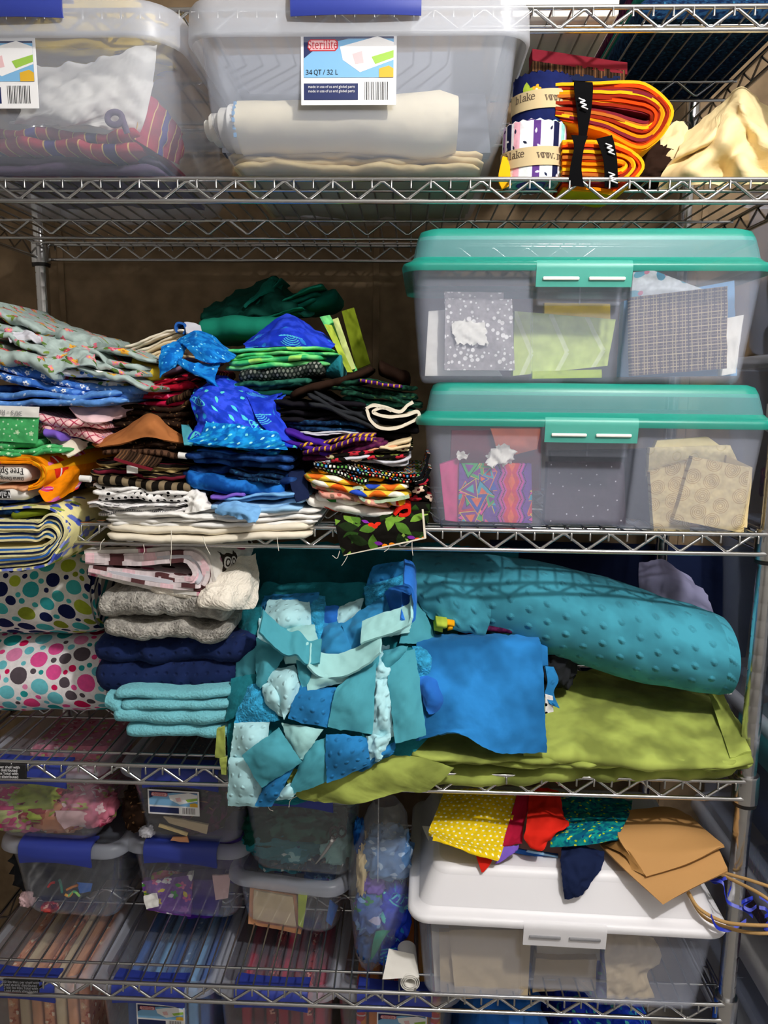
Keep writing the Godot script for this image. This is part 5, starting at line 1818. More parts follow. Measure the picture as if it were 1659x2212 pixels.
	ribbon("bead print fabric end curling upward by the lower teal box", "bead_print", [[890, 1034], [906, 1032], [916, 1018], [922, 1000], [926, 980]], 0.03, 0.004, 0.08)
	ribbon("bead print fabric second end curling by the lower teal box", "bead_print", [[896, 1044], [914, 1040], [924, 1026], [930, 1012]], 0.034, 0.004, 0.08)
	ribbon("sage paisley fabric looped among the pink paisley folds", "paisley_sage", [[756, 1066], [764, 1056], [782, 1056], [778, 1074], [800, 1084], [850, 1080], [884, 1072]], 0.03, 0.004, 0.12)
	ribbon("tropical print fabric end with red tip rolled at the right", "red_cloth", [[852, 1112], [866, 1098], [882, 1096], [884, 1108], [872, 1114], [862, 1112]], 0.03, 0.004, 0.06)
	var jg := drape("jungle print fabric with black, green and orange hanging over the shelf edge", "jungle", G_([[[722, 1112, 1.6], [800, 1118, 2], [912, 1100, 1.8]], [[726, 1140, 3.4], [810, 1140, 3.8], [914, 1126, 3.4]], [[732, 1170, 3.6], [810, 1162, 4], [916, 1146, 3.6]], [[742, 1200, 3.6], [826, 1180, 3.8], [919, 1163, 3.6]]]), 22, 28, 0.002, 0.003, 20.0)
	panel("", "off_white", [911, 1100, 915, 1100, 921, 1163, 916, 1164], 0.039, 0.0015, {"parent": jg, "called": "selvedge", "mark": "white selvedge"})
	panel("", "off_white", [744, 1199, 918, 1161, 919, 1164, 742, 1201], 0.041, 0.0015, {"parent": jg, "called": "selvedge", "mark": "white selvedge"})
	for q in [[[752, 1198, 3.8], [746, 1210, 4], [738, 1222, 4]], [[842, 1178, 4], [838, 1186, 4], [830, 1192, 4]], [[890, 1170, 4], [890, 1186, 4], [892, 1200, 4]], [[734, 1190, 3.8], [728, 1206, 4], [718, 1200, 4]]]:
		thread(jg, q)
	var wt := thing("loose_threads", "loose white threads dangling from the long white pile", "thread", P(400, 1180, 0.04))
	for q in [[[226, 1164, 4], [218, 1174, 4.2], [216, 1188, 4.2]], [[370, 1146, 4.4], [370, 1190, 4.4], [368, 1222, 4.4]], [[438, 1158, 4.4], [444, 1178, 4.4], [454, 1198, 4.4]], [[310, 1176, 4], [312, 1190, 4], [310, 1196, 4]], [[598, 1160, 4], [600, 1174, 4], [602, 1190, 4]]]:
		thread(wt, q)
	# ---- inside the teal lidded boxes
	for q in [
		["grey fabric with white dots at the left in the upper teal box", "grey_dot", [962, 644, 1106, 646, 1112, 800, 960, 800], -0.012, 0.012],
		["grey dotted fabric strip showing above its front piece", "grey_dot", [960, 630, 1088, 632, 1088, 660, 960, 660], -0.022, 0.008],
		["white fabric layers left in the upper teal box", "white_cloth", [926, 672, 985, 668, 1085, 812, 918, 812], -0.03, 0.02],
		["lime chevron fabric in the middle of the upper teal box", "lime_chevron", [1112, 672, 1330, 690, 1312, 790, 1108, 812], -0.04, 0.02],
		["olive gold fabric above the lime chevron", "yellow_cloth", [1176, 654, 1318, 656, 1318, 700, 1176, 700], -0.056, 0.014],
		["lime yellow fabric strip at the bottom middle of the upper box", "lime", [1150, 802, 1300, 798, 1300, 816, 1150, 818], -0.034, 0.01],
		["grey and tan plaid folded fabric at the right in the upper teal box", "plaid", [1362, 642, 1572, 618, 1570, 796, 1364, 812], -0.01, 0.014],
		["bird print fabric behind the plaid in the upper teal box", "bird_print", [1368, 588, 1410, 584, 1560, 640, 1362, 690], -0.026, 0.008],
		["blue fabric behind the plaid in the upper teal box", "blue_light", [1348, 650, 1586, 606, 1592, 812, 1340, 814], -0.04, 0.02],
		["white fabric at the right end in the upper teal box", "white_cloth", [1556, 690, 1606, 680, 1590, 806, 1556, 812], -0.024, 0.01],
		["bright zigzag and cat print fabric in the lower teal box", "zigzag_bright", [992, 1002, 1148, 1002, 1150, 1130, 990, 1126], -0.012, 0.014],
		["hot pink folded fabric left in the lower teal box", "hot_pink", [950, 1004, 992, 990, 992, 1128, 962, 1124], -0.016, 0.016],
		["maroon folded fabric at the back left in the lower teal box", "maroon", [976, 930, 1168, 930, 1168, 1060, 970, 1060], -0.05, 0.02],
		["coral orange fabric at the top left in the lower teal box", "coral", [1060, 926, 1168, 926, 1160, 970, 1080, 990], -0.04, 0.01],
		["dark fabric with pin dots in the middle of the lower teal box", "dark_pin", [1184, 1000, 1348, 1000, 1352, 1136, 1176, 1128], -0.04, 0.02],
		["dark folded fabric behind the pin dotted one", "charcoal", [1190, 975, 1440, 970, 1440, 1130, 1190, 1100], -0.062, 0.02],
		["tan swirl embossed fabric, left piece in the lower teal box", "swirl_tan", [1404, 1020, 1500, 990, 1490, 1148, 1412, 1146], -0.02, 0.014],
		["tan swirl embossed fabric, tilted front piece in the lower teal box", "swirl_tan", [1496, 986, 1618, 1010, 1606, 1152, 1456, 1122], -0.006, 0.014],
		["pale yellow swirl fabric behind the tan pieces", "swirl_yellow", [1404, 968, 1578, 962, 1600, 1010, 1400, 1030], -0.036, 0.012],
		["cream yellow fabric layer topmost behind the tan pieces", "pale_yellow", [1420, 952, 1530, 944, 1580, 980, 1404, 990], -0.048, 0.012],
		["white cream fabric edge right behind the tan pieces", "cream", [1570, 984, 1626, 1010, 1614, 1140, 1560, 1130], -0.03, 0.01]]:
		panel(q[0], q[1], q[2], q[3] - 0.006, q[4], {"wr": 0.0022})
	drape("torn white paper scraps above the cat print fabric", "paper", G_([[[1050, 985, -1.8], [1078, 960, -1.4], [1112, 972, -2]], [[1056, 1000, -1.4], [1084, 992, -1], [1110, 988, -1.6]], [[1060, 1006, -1.4], [1080, 1004, -1.2], [1104, 1004, -1.6]]]), 14, 16, 0.002, 0.006, 50.0, {"ruff": 0.006, "cat": "paper", "called": "torn_paper"})
	drape("torn white paper label on the grey dotted fabric in the upper box", "paper", G_([[[974, 702, -1.6], [1000, 690, -1.5], [1046, 700, -1.6]], [[980, 724, -1.4], [1010, 718, -1.4], [1050, 724, -1.4]], [[986, 742, -1.5], [1020, 744, -1.5], [1054, 744, -1.5]]]), 12, 14, 0.0015, 0.002, 50.0, {"ruff": 0.004, "cat": "paper", "called": "torn_paper"})
	drape("small torn white paper scrap left of the cat print", "paper", G_([[[986, 976, -1.6], [1016, 982, -1.6]], [[992, 990, -1.4], [1010, 992, -1.4]]]), 8, 10, 0.002, 0.004, 50.0, {"ruff": 0.004, "cat": "paper", "called": "torn_paper"})

func long_roll(called: String, label: String, m: String, axis: Array, ry: Array, rz: Array, o := {}) -> Node3D:    # axis points in the world
	var at: Vector3 = axis[axis.size() / 2]
	at.y = minf(axis[0].y, axis[axis.size() - 1].y) - float(ry[0])
	var t := thing(called, label, "fabric roll", at)
	var n: int = o.get("n", 30)
	var lays: int = o.get("layers", 4)
	for k in lays:
		var b := MB.new()
		var rings := []
		var shrink := 1.0 - float(o.get("shrink", 0.17)) * k
		for i in n:
			var f := float(i) / (n - 1)
			var c := cat(axis, f)
			var a1 := cat([Vector3(ry[0], rz[0], 0), Vector3(ry[1], rz[1], 0), Vector3(ry[2], rz[2], 0)], f)
			var e := 1.0
			if k == 0:
				e = 1.0 - float(o.get("round", 0.10)) * pow(absf(2.0 * f - 1.0), 24.0)
			if k > 0 and f < 0.5:
				continue
			if k > 0:
				c += (axis[axis.size() - 1] - axis[axis.size() - 2]).normalized() * 0.0045 * k * f
			var ring := []
			for q in 40:
				var a := TAU * q / 40
				var w := 1.0 + float(o.get("amp", 0.03)) * ns(c * 1.0 + Vector3(0, cos(a), sin(a)) * 0.07, 14.0)
				ring.append(c + Vector3(0, cos(a) * a1.x * shrink * w * e, sin(a) * a1.y * shrink * w * e) - at)
			rings.append(ring)
		loft(b, rings)
		part("outer_layer" if k == 0 else "inner_layer", t, b, m)
	return t

# one patch of the quilt: corners in pixels (tl, tr, br, bl) on the hanging surface, lifted by dz cm
func quilt_z(u: float, v: float) -> float:      # depth of the hanging cloth, cm
	var k := clampf((v - 1260.0) / 480.0, 0.0, 1.0)
	var z := lerpf(-11.0, 4.2, 1.0 - pow(1.0 - k, 2.2))
	return z - 5.0 * pow(clampf(absf(u - 700.0) / 260.0, 0.0, 1.2), 2.0) * (1.0 - k * 0.75)

func patch(t: Node3D, m: String, q: Array, dz := 0.0, o := {}) -> void:
	var rows := []
	var n := 5
	var ti := rng.randf_range(-0.9, 0.9)
	var si := rng.randf_range(-0.9, 0.9)
	for i in n:
		var r := []
		for j in n:
			var s := j / (n - 1.0)
			var w := i / (n - 1.0)
			var u: float = lerpf(lerpf(q[0], q[2], s), lerpf(q[6], q[4], s), w)
			var v: float = lerpf(lerpf(q[1], q[3], s), lerpf(q[7], q[5], s), w)
			var curl: float = float(o.get("curl", 0.0)) * pow(absf(2.0 * w - 1.0), 2.0)
			r.append(Vector3(u, v, quilt_z(u, v) + dz + (float(o.get("bulge", 0.5)) * 1.5 + 0.3) * sin(PI * s) * sin(PI * w) + (float(o.get("tilt", 0.0)) + ti) * (w - 0.5) + (float(o.get("side", 0.0)) + si) * (s - 0.5) + curl))
		rows.append(r)
	drape("", m, rows, o.get("n", 18), o.get("n", 18), o.get("th", 0.003), o.get("wr", 0.0026), o.get("fr", 26.0), {"parent": t, "called": "patch", "ruff": o.get("ruff", 0.0008)})

func build_lower_shelf() -> void:
	# polka dot rolls at the left
	var pr := P(236, 1500, -0.13)
	long_roll("fabric_roll", "white flannel roll with pink, teal and grey dots lying on the wire shelf", "dots_pink", [Vector3(-0.86, Y0 + 0.074, -0.2), Vector3(-0.62, Y0 + 0.074, -0.2), Vector3(pr.x, Y0 + 0.074, -0.2)], [0.07, 0.07, 0.066], [0.098, 0.098, 0.09], {"amp": 0.05, "layers": 3})
	pr = P(206, 1290, -0.13)
	long_roll("fabric_roll", "white flannel roll with navy, olive and teal dots on the pink dotted roll", "dots_navy", [Vector3(-0.86, Y0 + 0.228, -0.19), Vector3(-0.62, Y0 + 0.228, -0.19), Vector3(pr.x, Y0 + 0.226, -0.19)], [0.082, 0.083, 0.078], [0.098, 0.098, 0.09], {"amp": 0.04, "layers": 3})
	# stack beside them
	var ow := thing("folded_fleece", "white owl print fleece folded with pink inside, on top of the cream and grey fleeces", "fabric", P(320, 1282, -0.02))
	nested(ow, ["owl_ground"], [[182, 1192], [300, 1190], [400, 1184], [440, 1200], [458, 1240], [452, 1268], [436, 1282], [330, 1270], [190, 1238]], [[182, 1192], [300, 1190], [400, 1184], [440, 1200], [458, 1240], [452, 1268], [436, 1282], [330, 1270], [190, 1238]], 1, -0.005, 0.006, 0.2, {"called": "outer_layer", "wr": 0.001, "shift": Vector3(0.015, 0, 0)})
	nested(ow, ["owl_inside", "owl_inside", "grey_white", "owl_inside"], [[184, 1200], [300, 1200], [400, 1194], [434, 1208], [448, 1240], [440, 1264], [428, 1272], [330, 1262], [190, 1232]], [[184, 1214], [300, 1218], [390, 1210], [412, 1222], [420, 1240], [412, 1252], [390, 1250], [320, 1240], [192, 1226]], 5, 0.0, 0.006, 0.1, {"wr": 0.001})
	fold("white fleece layer lying over the pink owl fleece folds", "owl_ground", 176, 1212, 420, 1206, 18, -0.01, 1, 0.2)
	row_of([
		["cream fleece with wavy edge folded under the owl fleece", "fur_cream", 300, 1278, 470, 1300, 26, 1.0, 1, 0.2, 2],
		["grey fluffy fleece, lower fold, on the navy fabric", "fur_grey", 214, 1362, 478, 1374, 44, 0.4, 1, 0.22, 4, {"wav": 0.004}],
		["grey fluffy fleece, upper fold, beneath the cream fleece", "fur_grey", 204, 1300, 505, 1322, 62, 0.0, 1, 0.22, 3, {"wav": 0.004}],
		["navy dimpled minky, upper fold", "minky_navy", 206, 1410, 560, 1402, 62, -3.0, 1, 0.24, 4],
		["navy dimpled minky, lower fold, on the aqua fabric", "minky_navy", 188, 1468, 560, 1462, 84, -2.4, 1, 0.24, 4],
		["aqua plush folded fabric, lowest layer on the wires", "plush_aqua", 264, 1580, 500, 1584, 30, 0.2, 1, 0.22, 1, {"wav": 0.001, "jit": 0.004}],
		["aqua plush folded fabric, second layer", "plush_aqua", 236, 1550, 500, 1554, 36, 0.6, 1, 0.22, 1, {"wav": 0.001, "jit": 0.004}],
		["aqua plush folded fabric, top layer with a small end roll", "plush_aqua", 246, 1516, 500, 1512, 42, 0.2, 2, 0.22, 1, {"wav": 0.001, "jit": 0.004}],
	])
	drape("cream fleece end hanging down right of the owl fleece", "fur_cream", G_([[[446, 1226, -4], [500, 1216, -6], [552, 1196, -9]], [[440, 1268, -1], [500, 1250, -1], [556, 1236, -6]], [[430, 1296, 0.6], [490, 1290, 1.6], [552, 1280, -4]], [[440, 1310, 0.8], [486, 1314, 1.4], [536, 1312, -3]]]), 26, 26, 0.008, 0.008, 18.0)
	drape("pale owl print fleece side draped right of the fold", "owl_ground", G_([[[440, 1182, -2], [500, 1180, -8], [548, 1178, -14]], [[456, 1220, -1], [500, 1210, -5], [540, 1200, -12]], [[462, 1262, -0.6], [486, 1246, -4], [520, 1224, -10]]]), 16, 16, 0.005, 0.003)
	fold("aqua plush small rolled end at the left of the aqua pile", "plush_aqua", 230, 1524, 268, 1534, 34, 0.002, 1, 0.1, 0.0, {"wav": 0.001})
	# the dark teal blanket behind
	drape("dark teal plush blanket filling the back of the shelf under the jungle print", "plush_teal", G_([[[536, 1176, -27], [620, 1178, -29], [760, 1176, -30], [880, 1178, -30], [1000, 1186, -28], [1120, 1196, -26]], [[536, 1230, -25], [620, 1220, -24], [760, 1230, -26], [880, 1230, -24], [1000, 1236, -20], [1120, 1236, -18]], [[536, 1290, -24], [640, 1290, -22], [760, 1300, -24], [900, 1290, -22], [1000, 1300, -20], [1120, 1300, -20]], [[536, 1420, -24], [640, 1420, -23], [760, 1420, -24], [900, 1420, -22], [1000, 1420, -20], [1120, 1420, -20]]]), 30, 50, 0.012, 0.009, 14.0)
	# the long teal minky roll
	var ax := [P(890, 1262, -0.17), P(1050, 1284, -0.16), P(1240, 1330, -0.135), P(1400, 1376, -0.115), P(1530, 1406, -0.1)]
	long_roll("fabric_roll", "long teal dimpled minky roll lying across the shelf with layered right end", "minky_teal", ax, [0.052, 0.074, 0.064], [0.07, 0.088, 0.08], {"amp": 0.035, "layers": 5, "n": 44, "shrink": 0.022, "round": 0.02})
	drape("teal dimpled minky fold gathered at the left of the long roll", "minky_teal", G_([[[884, 1240, -12], [960, 1250, -10.4], [1060, 1280, -9.4]], [[896, 1280, -10], [975, 1300, -8], [1060, 1330, -7.4]], [[916, 1318, -9.4], [980, 1340, -7.6], [1050, 1364, -7.6]], [[930, 1336, -9], [990, 1356, -8], [1040, 1372, -9]]]), 24, 26, 0.008, 0.006, 16.0)
	panel("navy cloth standing against the back wall behind the teal minky roll", "navy", [1060, 1170, 1640, 1186, 1600, 1500, 1060, 1480], -0.472, 0.02, {"wr": 0.006, "fr": 12.0})
	drape("pale lilac cloth heap behind the right end of the teal minky roll", "lilac", G_([[[1380, 1218, -38], [1430, 1214, -38], [1490, 1250, -38]], [[1380, 1260, -35], [1450, 1256, -34], [1530, 1300, -35]], [[1390, 1330, -36], [1470, 1330, -36], [1550, 1350, -36]]]), 16, 16, 0.006, 0.006)
	drape("white cloth lump at the right end of the shelf beside the minky roll", "white_cloth", G_([[[1530, 1392, -22], [1560, 1400, -22], [1578, 1420, -23]], [[1530, 1430, -19], [1562, 1440, -18], [1592, 1452, -20]], [[1530, 1490, -18], [1560, 1496, -18], [1580, 1500, -20]]]), 14, 14, 0.004, 0.006)
	# small bright bits
	fold("small lime green fabric edge showing under the teal minky roll", "lime", 930, 1354, 962, 1354, 32, -0.06, 2, 0.08)
	fold("small yellow orange fabric edge right of the green one", "amber", 962, 1354, 990, 1356, 30, -0.062, 2, 0.08)
	fold("dark purple fabric edge under the teal minky roll", "plum_print", 986, 1372, 1100, 1378, 28, -0.075, 2, 0.08)
	# green plush blanket
	row_of([
		["olive green plush blanket, lowest fold along the shelf edge", "plush_green", 800, 1692, 1610, 1674, 46, 2.0, 1, 0.36, 9, {"seg": 60}],
		["olive green plush blanket, middle fold with narrow hairpin", "plush_green", 888, 1636, 1612, 1650, 26, 1.2, 2, 0.36, 4, {"seg": 60}],
	])
	drape("olive green plush blanket top layer spread to the right of the blue plush", "plush_green", G_([[[1120, 1456, -21], [1220, 1450, -22], [1360, 1470, -24], [1500, 1490, -22], [1560, 1500, -24]], [[1120, 1520, -12], [1230, 1505, -12], [1370, 1520, -12], [1510, 1530, -11], [1580, 1540, -12]], [[1120, 1580, -5], [1240, 1570, -4], [1380, 1580, -4], [1530, 1590, -3], [1610, 1588, -4]], [[1130, 1622, 1.0], [1250, 1628, 1.6], [1400, 1644, 2.0], [1560, 1650, 2.2], [1622, 1634, 1.6]], [[1130, 1640, 1.0], [1250, 1646, 1.6], [1400, 1656, 2.0], [1560, 1658, 2.2], [1620, 1642, 1.6]]]), 40, 50, 0.007, 0.005, 14.0)
	panel("olive green plush corner fold at the right end of the blanket", "plush_green", [1526, 1478, 1548, 1470, 1626, 1630, 1580, 1642], -0.14, 0.008, {"zb": 0.02, "wr": 0.003})
	drape("olive green plush blanket corner hanging over the edge below the quilt", "plush_green", G_([[[640, 1640, 1], [760, 1634, 1.4], [880, 1632, 1.6], [980, 1660, 2.0]], [[620, 1680, 3.6], [760, 1668, 3.8], [850, 1660, 3.4], [960, 1680, 3.0]], [[640, 1716, 3.8], [740, 1706, 4.2], [850, 1690, 4.0], [940, 1694, 3.2]], [[680, 1726, 3.6], [770, 1732, 4.0], [850, 1712, 3.8], [920, 1704, 3.2]]]), 28, 36, 0.006, 0.004, 16.0)
	panel("lime green plush strip hanging at the left of the quilt", "plush_green", [468, 1576, 484, 1570, 486, 1640, 464, 1636], 0.03, 0.006, {"wr": 0.003})
	panel("lime green plush lower strip hanging beside the quilt", "plush_green", [474, 1640, 490, 1636, 488, 1676, 478, 1674], 0.034, 0.005, {"wr": 0.003})
	# bright blue plush
	drape("bright blue plush fabric with pinked edge hanging over the green blanket", "plush_blue", G_([[[900, 1372, -8], [1000, 1372, -8], [1080, 1376, -8], [1160, 1376, -8]], [[900, 1396, -4.5], [1000, 1392, -4.4], [1080, 1394, -4.2], [1168, 1394, -4.4]], [[900, 1480, -1], [1000, 1480, -0.6], [1090, 1480, -0.2], [1174, 1482, -0.6]], [[900, 1560, 1.6], [1000, 1560, 2.4], [1100, 1566, 2.4], [1178, 1566, 1.8]], [[900, 1600, 2.4], [985, 1584, 3.4], [1070, 1624, 3.6], [1181, 1626, 3.2]]]), 36, 40, 0.005, 0.004, 14.0, {"ruff": 0.0015})
	drape("blue plush edge folded behind the right side of the bright blue piece", "plush_blue", G_([[[1160, 1376, -8.4], [1180, 1394, -8]], [[1166, 1440, -5], [1184, 1440, -5]]]), 10, 8, 0.004, 0.002)
	drape("small cyan felt scrap right of the bright blue plush", "minky_blue", G_([[[1176, 1440, -3], [1194, 1442, -3.4]], [[1182, 1474, -1.6], [1206, 1470, -1.8]], [[1176, 1500, -1], [1196, 1496, -1]], [[1186, 1520, -0.4], [1208, 1530, -0.4]]]), 16, 10, 0.004, 0.002)
	panel("small white and black print scrap under the cyan felt", "white_dot", [1178, 1500, 1194, 1504, 1196, 1538, 1178, 1542], -0.005, 0.003)
	wad("dark folded cloth in the shade between blue plush and green blanket", "charcoal", 1196, 1430, -0.13, 0.03, 0.035, 0.04)
	build_quilt()

func build_quilt() -> void:
	var t := thing("patchwork_quilt", "crumpled blue and teal patchwork quilt hanging over the shelf edge", "quilt", P(700, 1690, 0.02))
	# the body of the heap behind the patches
	var rows := []
	for q in [[1262, 570, 880], [1330, 535, 925], [1420, 515, 945], [1520, 500, 955], [1620, 492, 900], [1700, 500, 760], [1735, 520, 640]]:
		var r := []
		for k in 7:
			var u: float = lerpf(q[1], q[2], k / 6.0)
			r.append(Vector3(u, q[0], quilt_z(u, q[0]) - 1.2))
		rows.append(r)
	drape("", "plush_teal", rows, 30, 36, 0.008, 0.006, 18.0, {"parent": t, "called": "backing"})
	# far layers first
	patch(t, "plush_teal", [522, 1320, 566, 1312, 556, 1400, 512, 1400], -0.2, {"side": 0.8})
	patch(t, "minky_blue", [572, 1288, 690, 1280, 680, 1320, 560, 1330], 0.0)
	patch(t, "fur_cyan", [672, 1284, 702, 1290, 700, 1390, 666, 1380], 0.5, {"wr": 0.003})
	patch(t, "minky_ice", [582, 1296, 668, 1296, 676, 1358, 556, 1372], 0.9, {"bulge": 1.6, "wr": 0.003})
	patch(t, "aqua_felt", [516, 1396, 554, 1396, 552, 1460, 510, 1470], 0.2)
	patch(t, "plush_teal", [500, 1466, 556, 1456, 550, 1520, 488, 1560], 0.1)
	patch(t, "minky_ice", [560, 1338, 616, 1340, 600, 1400, 554, 1400], 1.0, {"bulge": 0.8})
	patch(t, "plush_royal", [696, 1312, 732, 1310, 738, 1352, 690, 1360], 0.2)
	patch(t, "embossed_blue", [688, 1346, 748, 1332, 768, 1420, 690, 1438], 0.8, {"bulge": 1.0, "wr": 0.003})
	patch(t, "minky_ice", [724, 1314, 786, 1292, 776, 1326, 732, 1350], 0.7)
	patch(t, "minky_blue", [806, 1222, 872, 1212, 884, 1258, 784, 1284], 0.4, {"wr": 0.003, "tilt": 1.0})
	patch(t, "fur_cyan", [786, 1268, 876, 1240, 880, 1280, 790, 1312], 1.0, {"wr": 0.003})
	patch(t, "embossed_blue", [738, 1350, 836, 1282, 860, 1344, 766, 1412], 1.6, {"bulge": 1.0, "wr": 0.003})
	patch(t, "plush_royal", [826, 1272, 884, 1262, 892, 1334, 852, 1342], 2.2, {"bulge": 1.4})
	patch(t, "aqua_pale", [846, 1340, 890, 1330, 884, 1366, 800, 1382], 1.4)
	patch(t, "aqua_felt", [886, 1288, 902, 1288, 946, 1392, 862, 1390], 0.6)
	patch(t, "fur_cyan", [890, 1396, 942, 1392, 948, 1460, 902, 1466], 1.0, {"wr": 0.003})
	patch(t, "plush_royal", [902, 1462, 950, 1456, 968, 1526, 924, 1544], 1.4, {"bulge": 1.2, "side": -0.6})
	# the curled loop at the top right and the swag under it
	for q in [["plush_royal", [[872, 1262], [892, 1276], [896, 1330], [884, 1344], [866, 1336]], 0.012, 0.05], ["aqua_pale", [[890, 1334], [884, 1352], [850, 1368], [812, 1378], [780, 1392]], 0.022, 0.03], ["aqua_pale", [[664, 1440], [690, 1462], [730, 1464], [780, 1444], [822, 1410]], 0.036, 0.03], ["aqua_felt", [[560, 1366], [584, 1392], [618, 1416], [640, 1414], [660, 1436], [690, 1432]], 0.032, 0.03]]:
		ribbon("", q[0], q[1], q[2], 0.004, q[3], {"parent": t, "called": "curl", "shift": Vector3(0, 0.024, 0.0), "wr": 0.002})
	# the left hand tumble
	patch(t, "fur_cyan", [524, 1486, 562, 1474, 606, 1556, 508, 1562], 0.8, {"wr": 0.003})
	patch(t, "minky_ice", [508, 1562, 582, 1560, 574, 1646, 498, 1640], 0.9, {"bulge": 0.8})
	patch(t, "minky_ice", [496, 1636, 572, 1640, 560, 1742, 494, 1738], 0.8, {"bulge": 0.8})
	patch(t, "aqua_pale", [610, 1352, 680, 1350, 694, 1430, 616, 1434], 1.9, {"bulge": 1.4, "wr": 0.003})
	patch(t, "aqua_felt", [578, 1344, 618, 1346, 622, 1412, 566, 1372], 2.1, {"bulge": 0.8})
	patch(t, "aqua_felt", [554, 1376, 618, 1412, 562, 1488, 556, 1470], 2.0, {"bulge": 0.8})
	patch(t, "minky_ice", [574, 1452, 636, 1436, 652, 1482, 614, 1554], 2.0, {"bulge": 1.4})
	patch(t, "minky_ice", [566, 1480, 618, 1470, 616, 1552, 574, 1520], 1.7, {"bulge": 1.0})
	patch(t, "aqua_felt", [640, 1426, 690, 1436, 672, 1492, 652, 1486], 2.2)
	patch(t, "aqua_pale", [664, 1444, 764, 1440, 762, 1470, 664, 1492], 2.3, {"bulge": 0.8, "wr": 0.003})
	patch(t, "aqua_felt", [764, 1418, 824, 1394, 820, 1440, 750, 1468], 2.2, {"bulge": 1.0})
	patch(t, "minky_blue", [650, 1478, 726, 1486, 706, 1572, 622, 1552], 2.6, {"bulge": 0.6})
	patch(t, "aqua_felt", [726, 1486, 812, 1420, 804, 1586, 708, 1570], 2.9, {"bulge": 0.6, "wr": 0.002})
	# upright frilled seams and the flap on the right
	patch(t, "minky_ice", [810, 1400, 842, 1394, 836, 1470, 806, 1466], 2.0, {"wr": 0.005, "fr": 40.0})
	patch(t, "minky_ice", [808, 1470, 838, 1466, 852, 1590, 802, 1600], 1.8, {"wr": 0.005, "fr": 40.0})
	patch(t, "minky_ice", [790, 1590, 846, 1584, 824, 1640, 800, 1648], 1.6, {"wr": 0.005, "fr": 40.0})
	patch(t, "aqua_felt", [834, 1420, 896, 1402, 920, 1588, 854, 1606], 2.8, {"bulge": 0.5})
	patch(t, "aqua_felt", [828, 1404, 882, 1396, 868, 1420, 820, 1460], 2.6)
	# lower flaps
	patch(t, "aqua_pale", [608, 1562, 698, 1576, 652, 1640, 634, 1636], 2.2, {"bulge": 0.4})
	patch(t, "aqua_felt", [602, 1572, 652, 1646, 566, 1700, 522, 1632], 3.0, {"bulge": 0.6})
	patch(t, "minky_blue", [586, 1668, 640, 1652, 586, 1742, 552, 1740], 1.7)
	patch(t, "aqua_felt", [664, 1610, 706, 1592, 716, 1684, 620, 1716], 1.8, {"bulge": 0.5})
	patch(t, "minky_blue", [704, 1586, 790, 1592, 800, 1652, 706, 1690], 2.2, {"bulge": 0.8})
	patch(t, "minky_ice", [626, 1690, 640, 1700, 630, 1724, 594, 1728], 1.2)
	patch(t, "minky_blue", [792, 1640, 856, 1600, 850, 1626, 776, 1666], 0.9)
	for q in [[[648, 1716, 4], [628, 1728, 4], [624, 1744, 4]], [[578, 1738, 4], [582, 1748, 4], [590, 1752, 4]]]:
		thread(t, q)

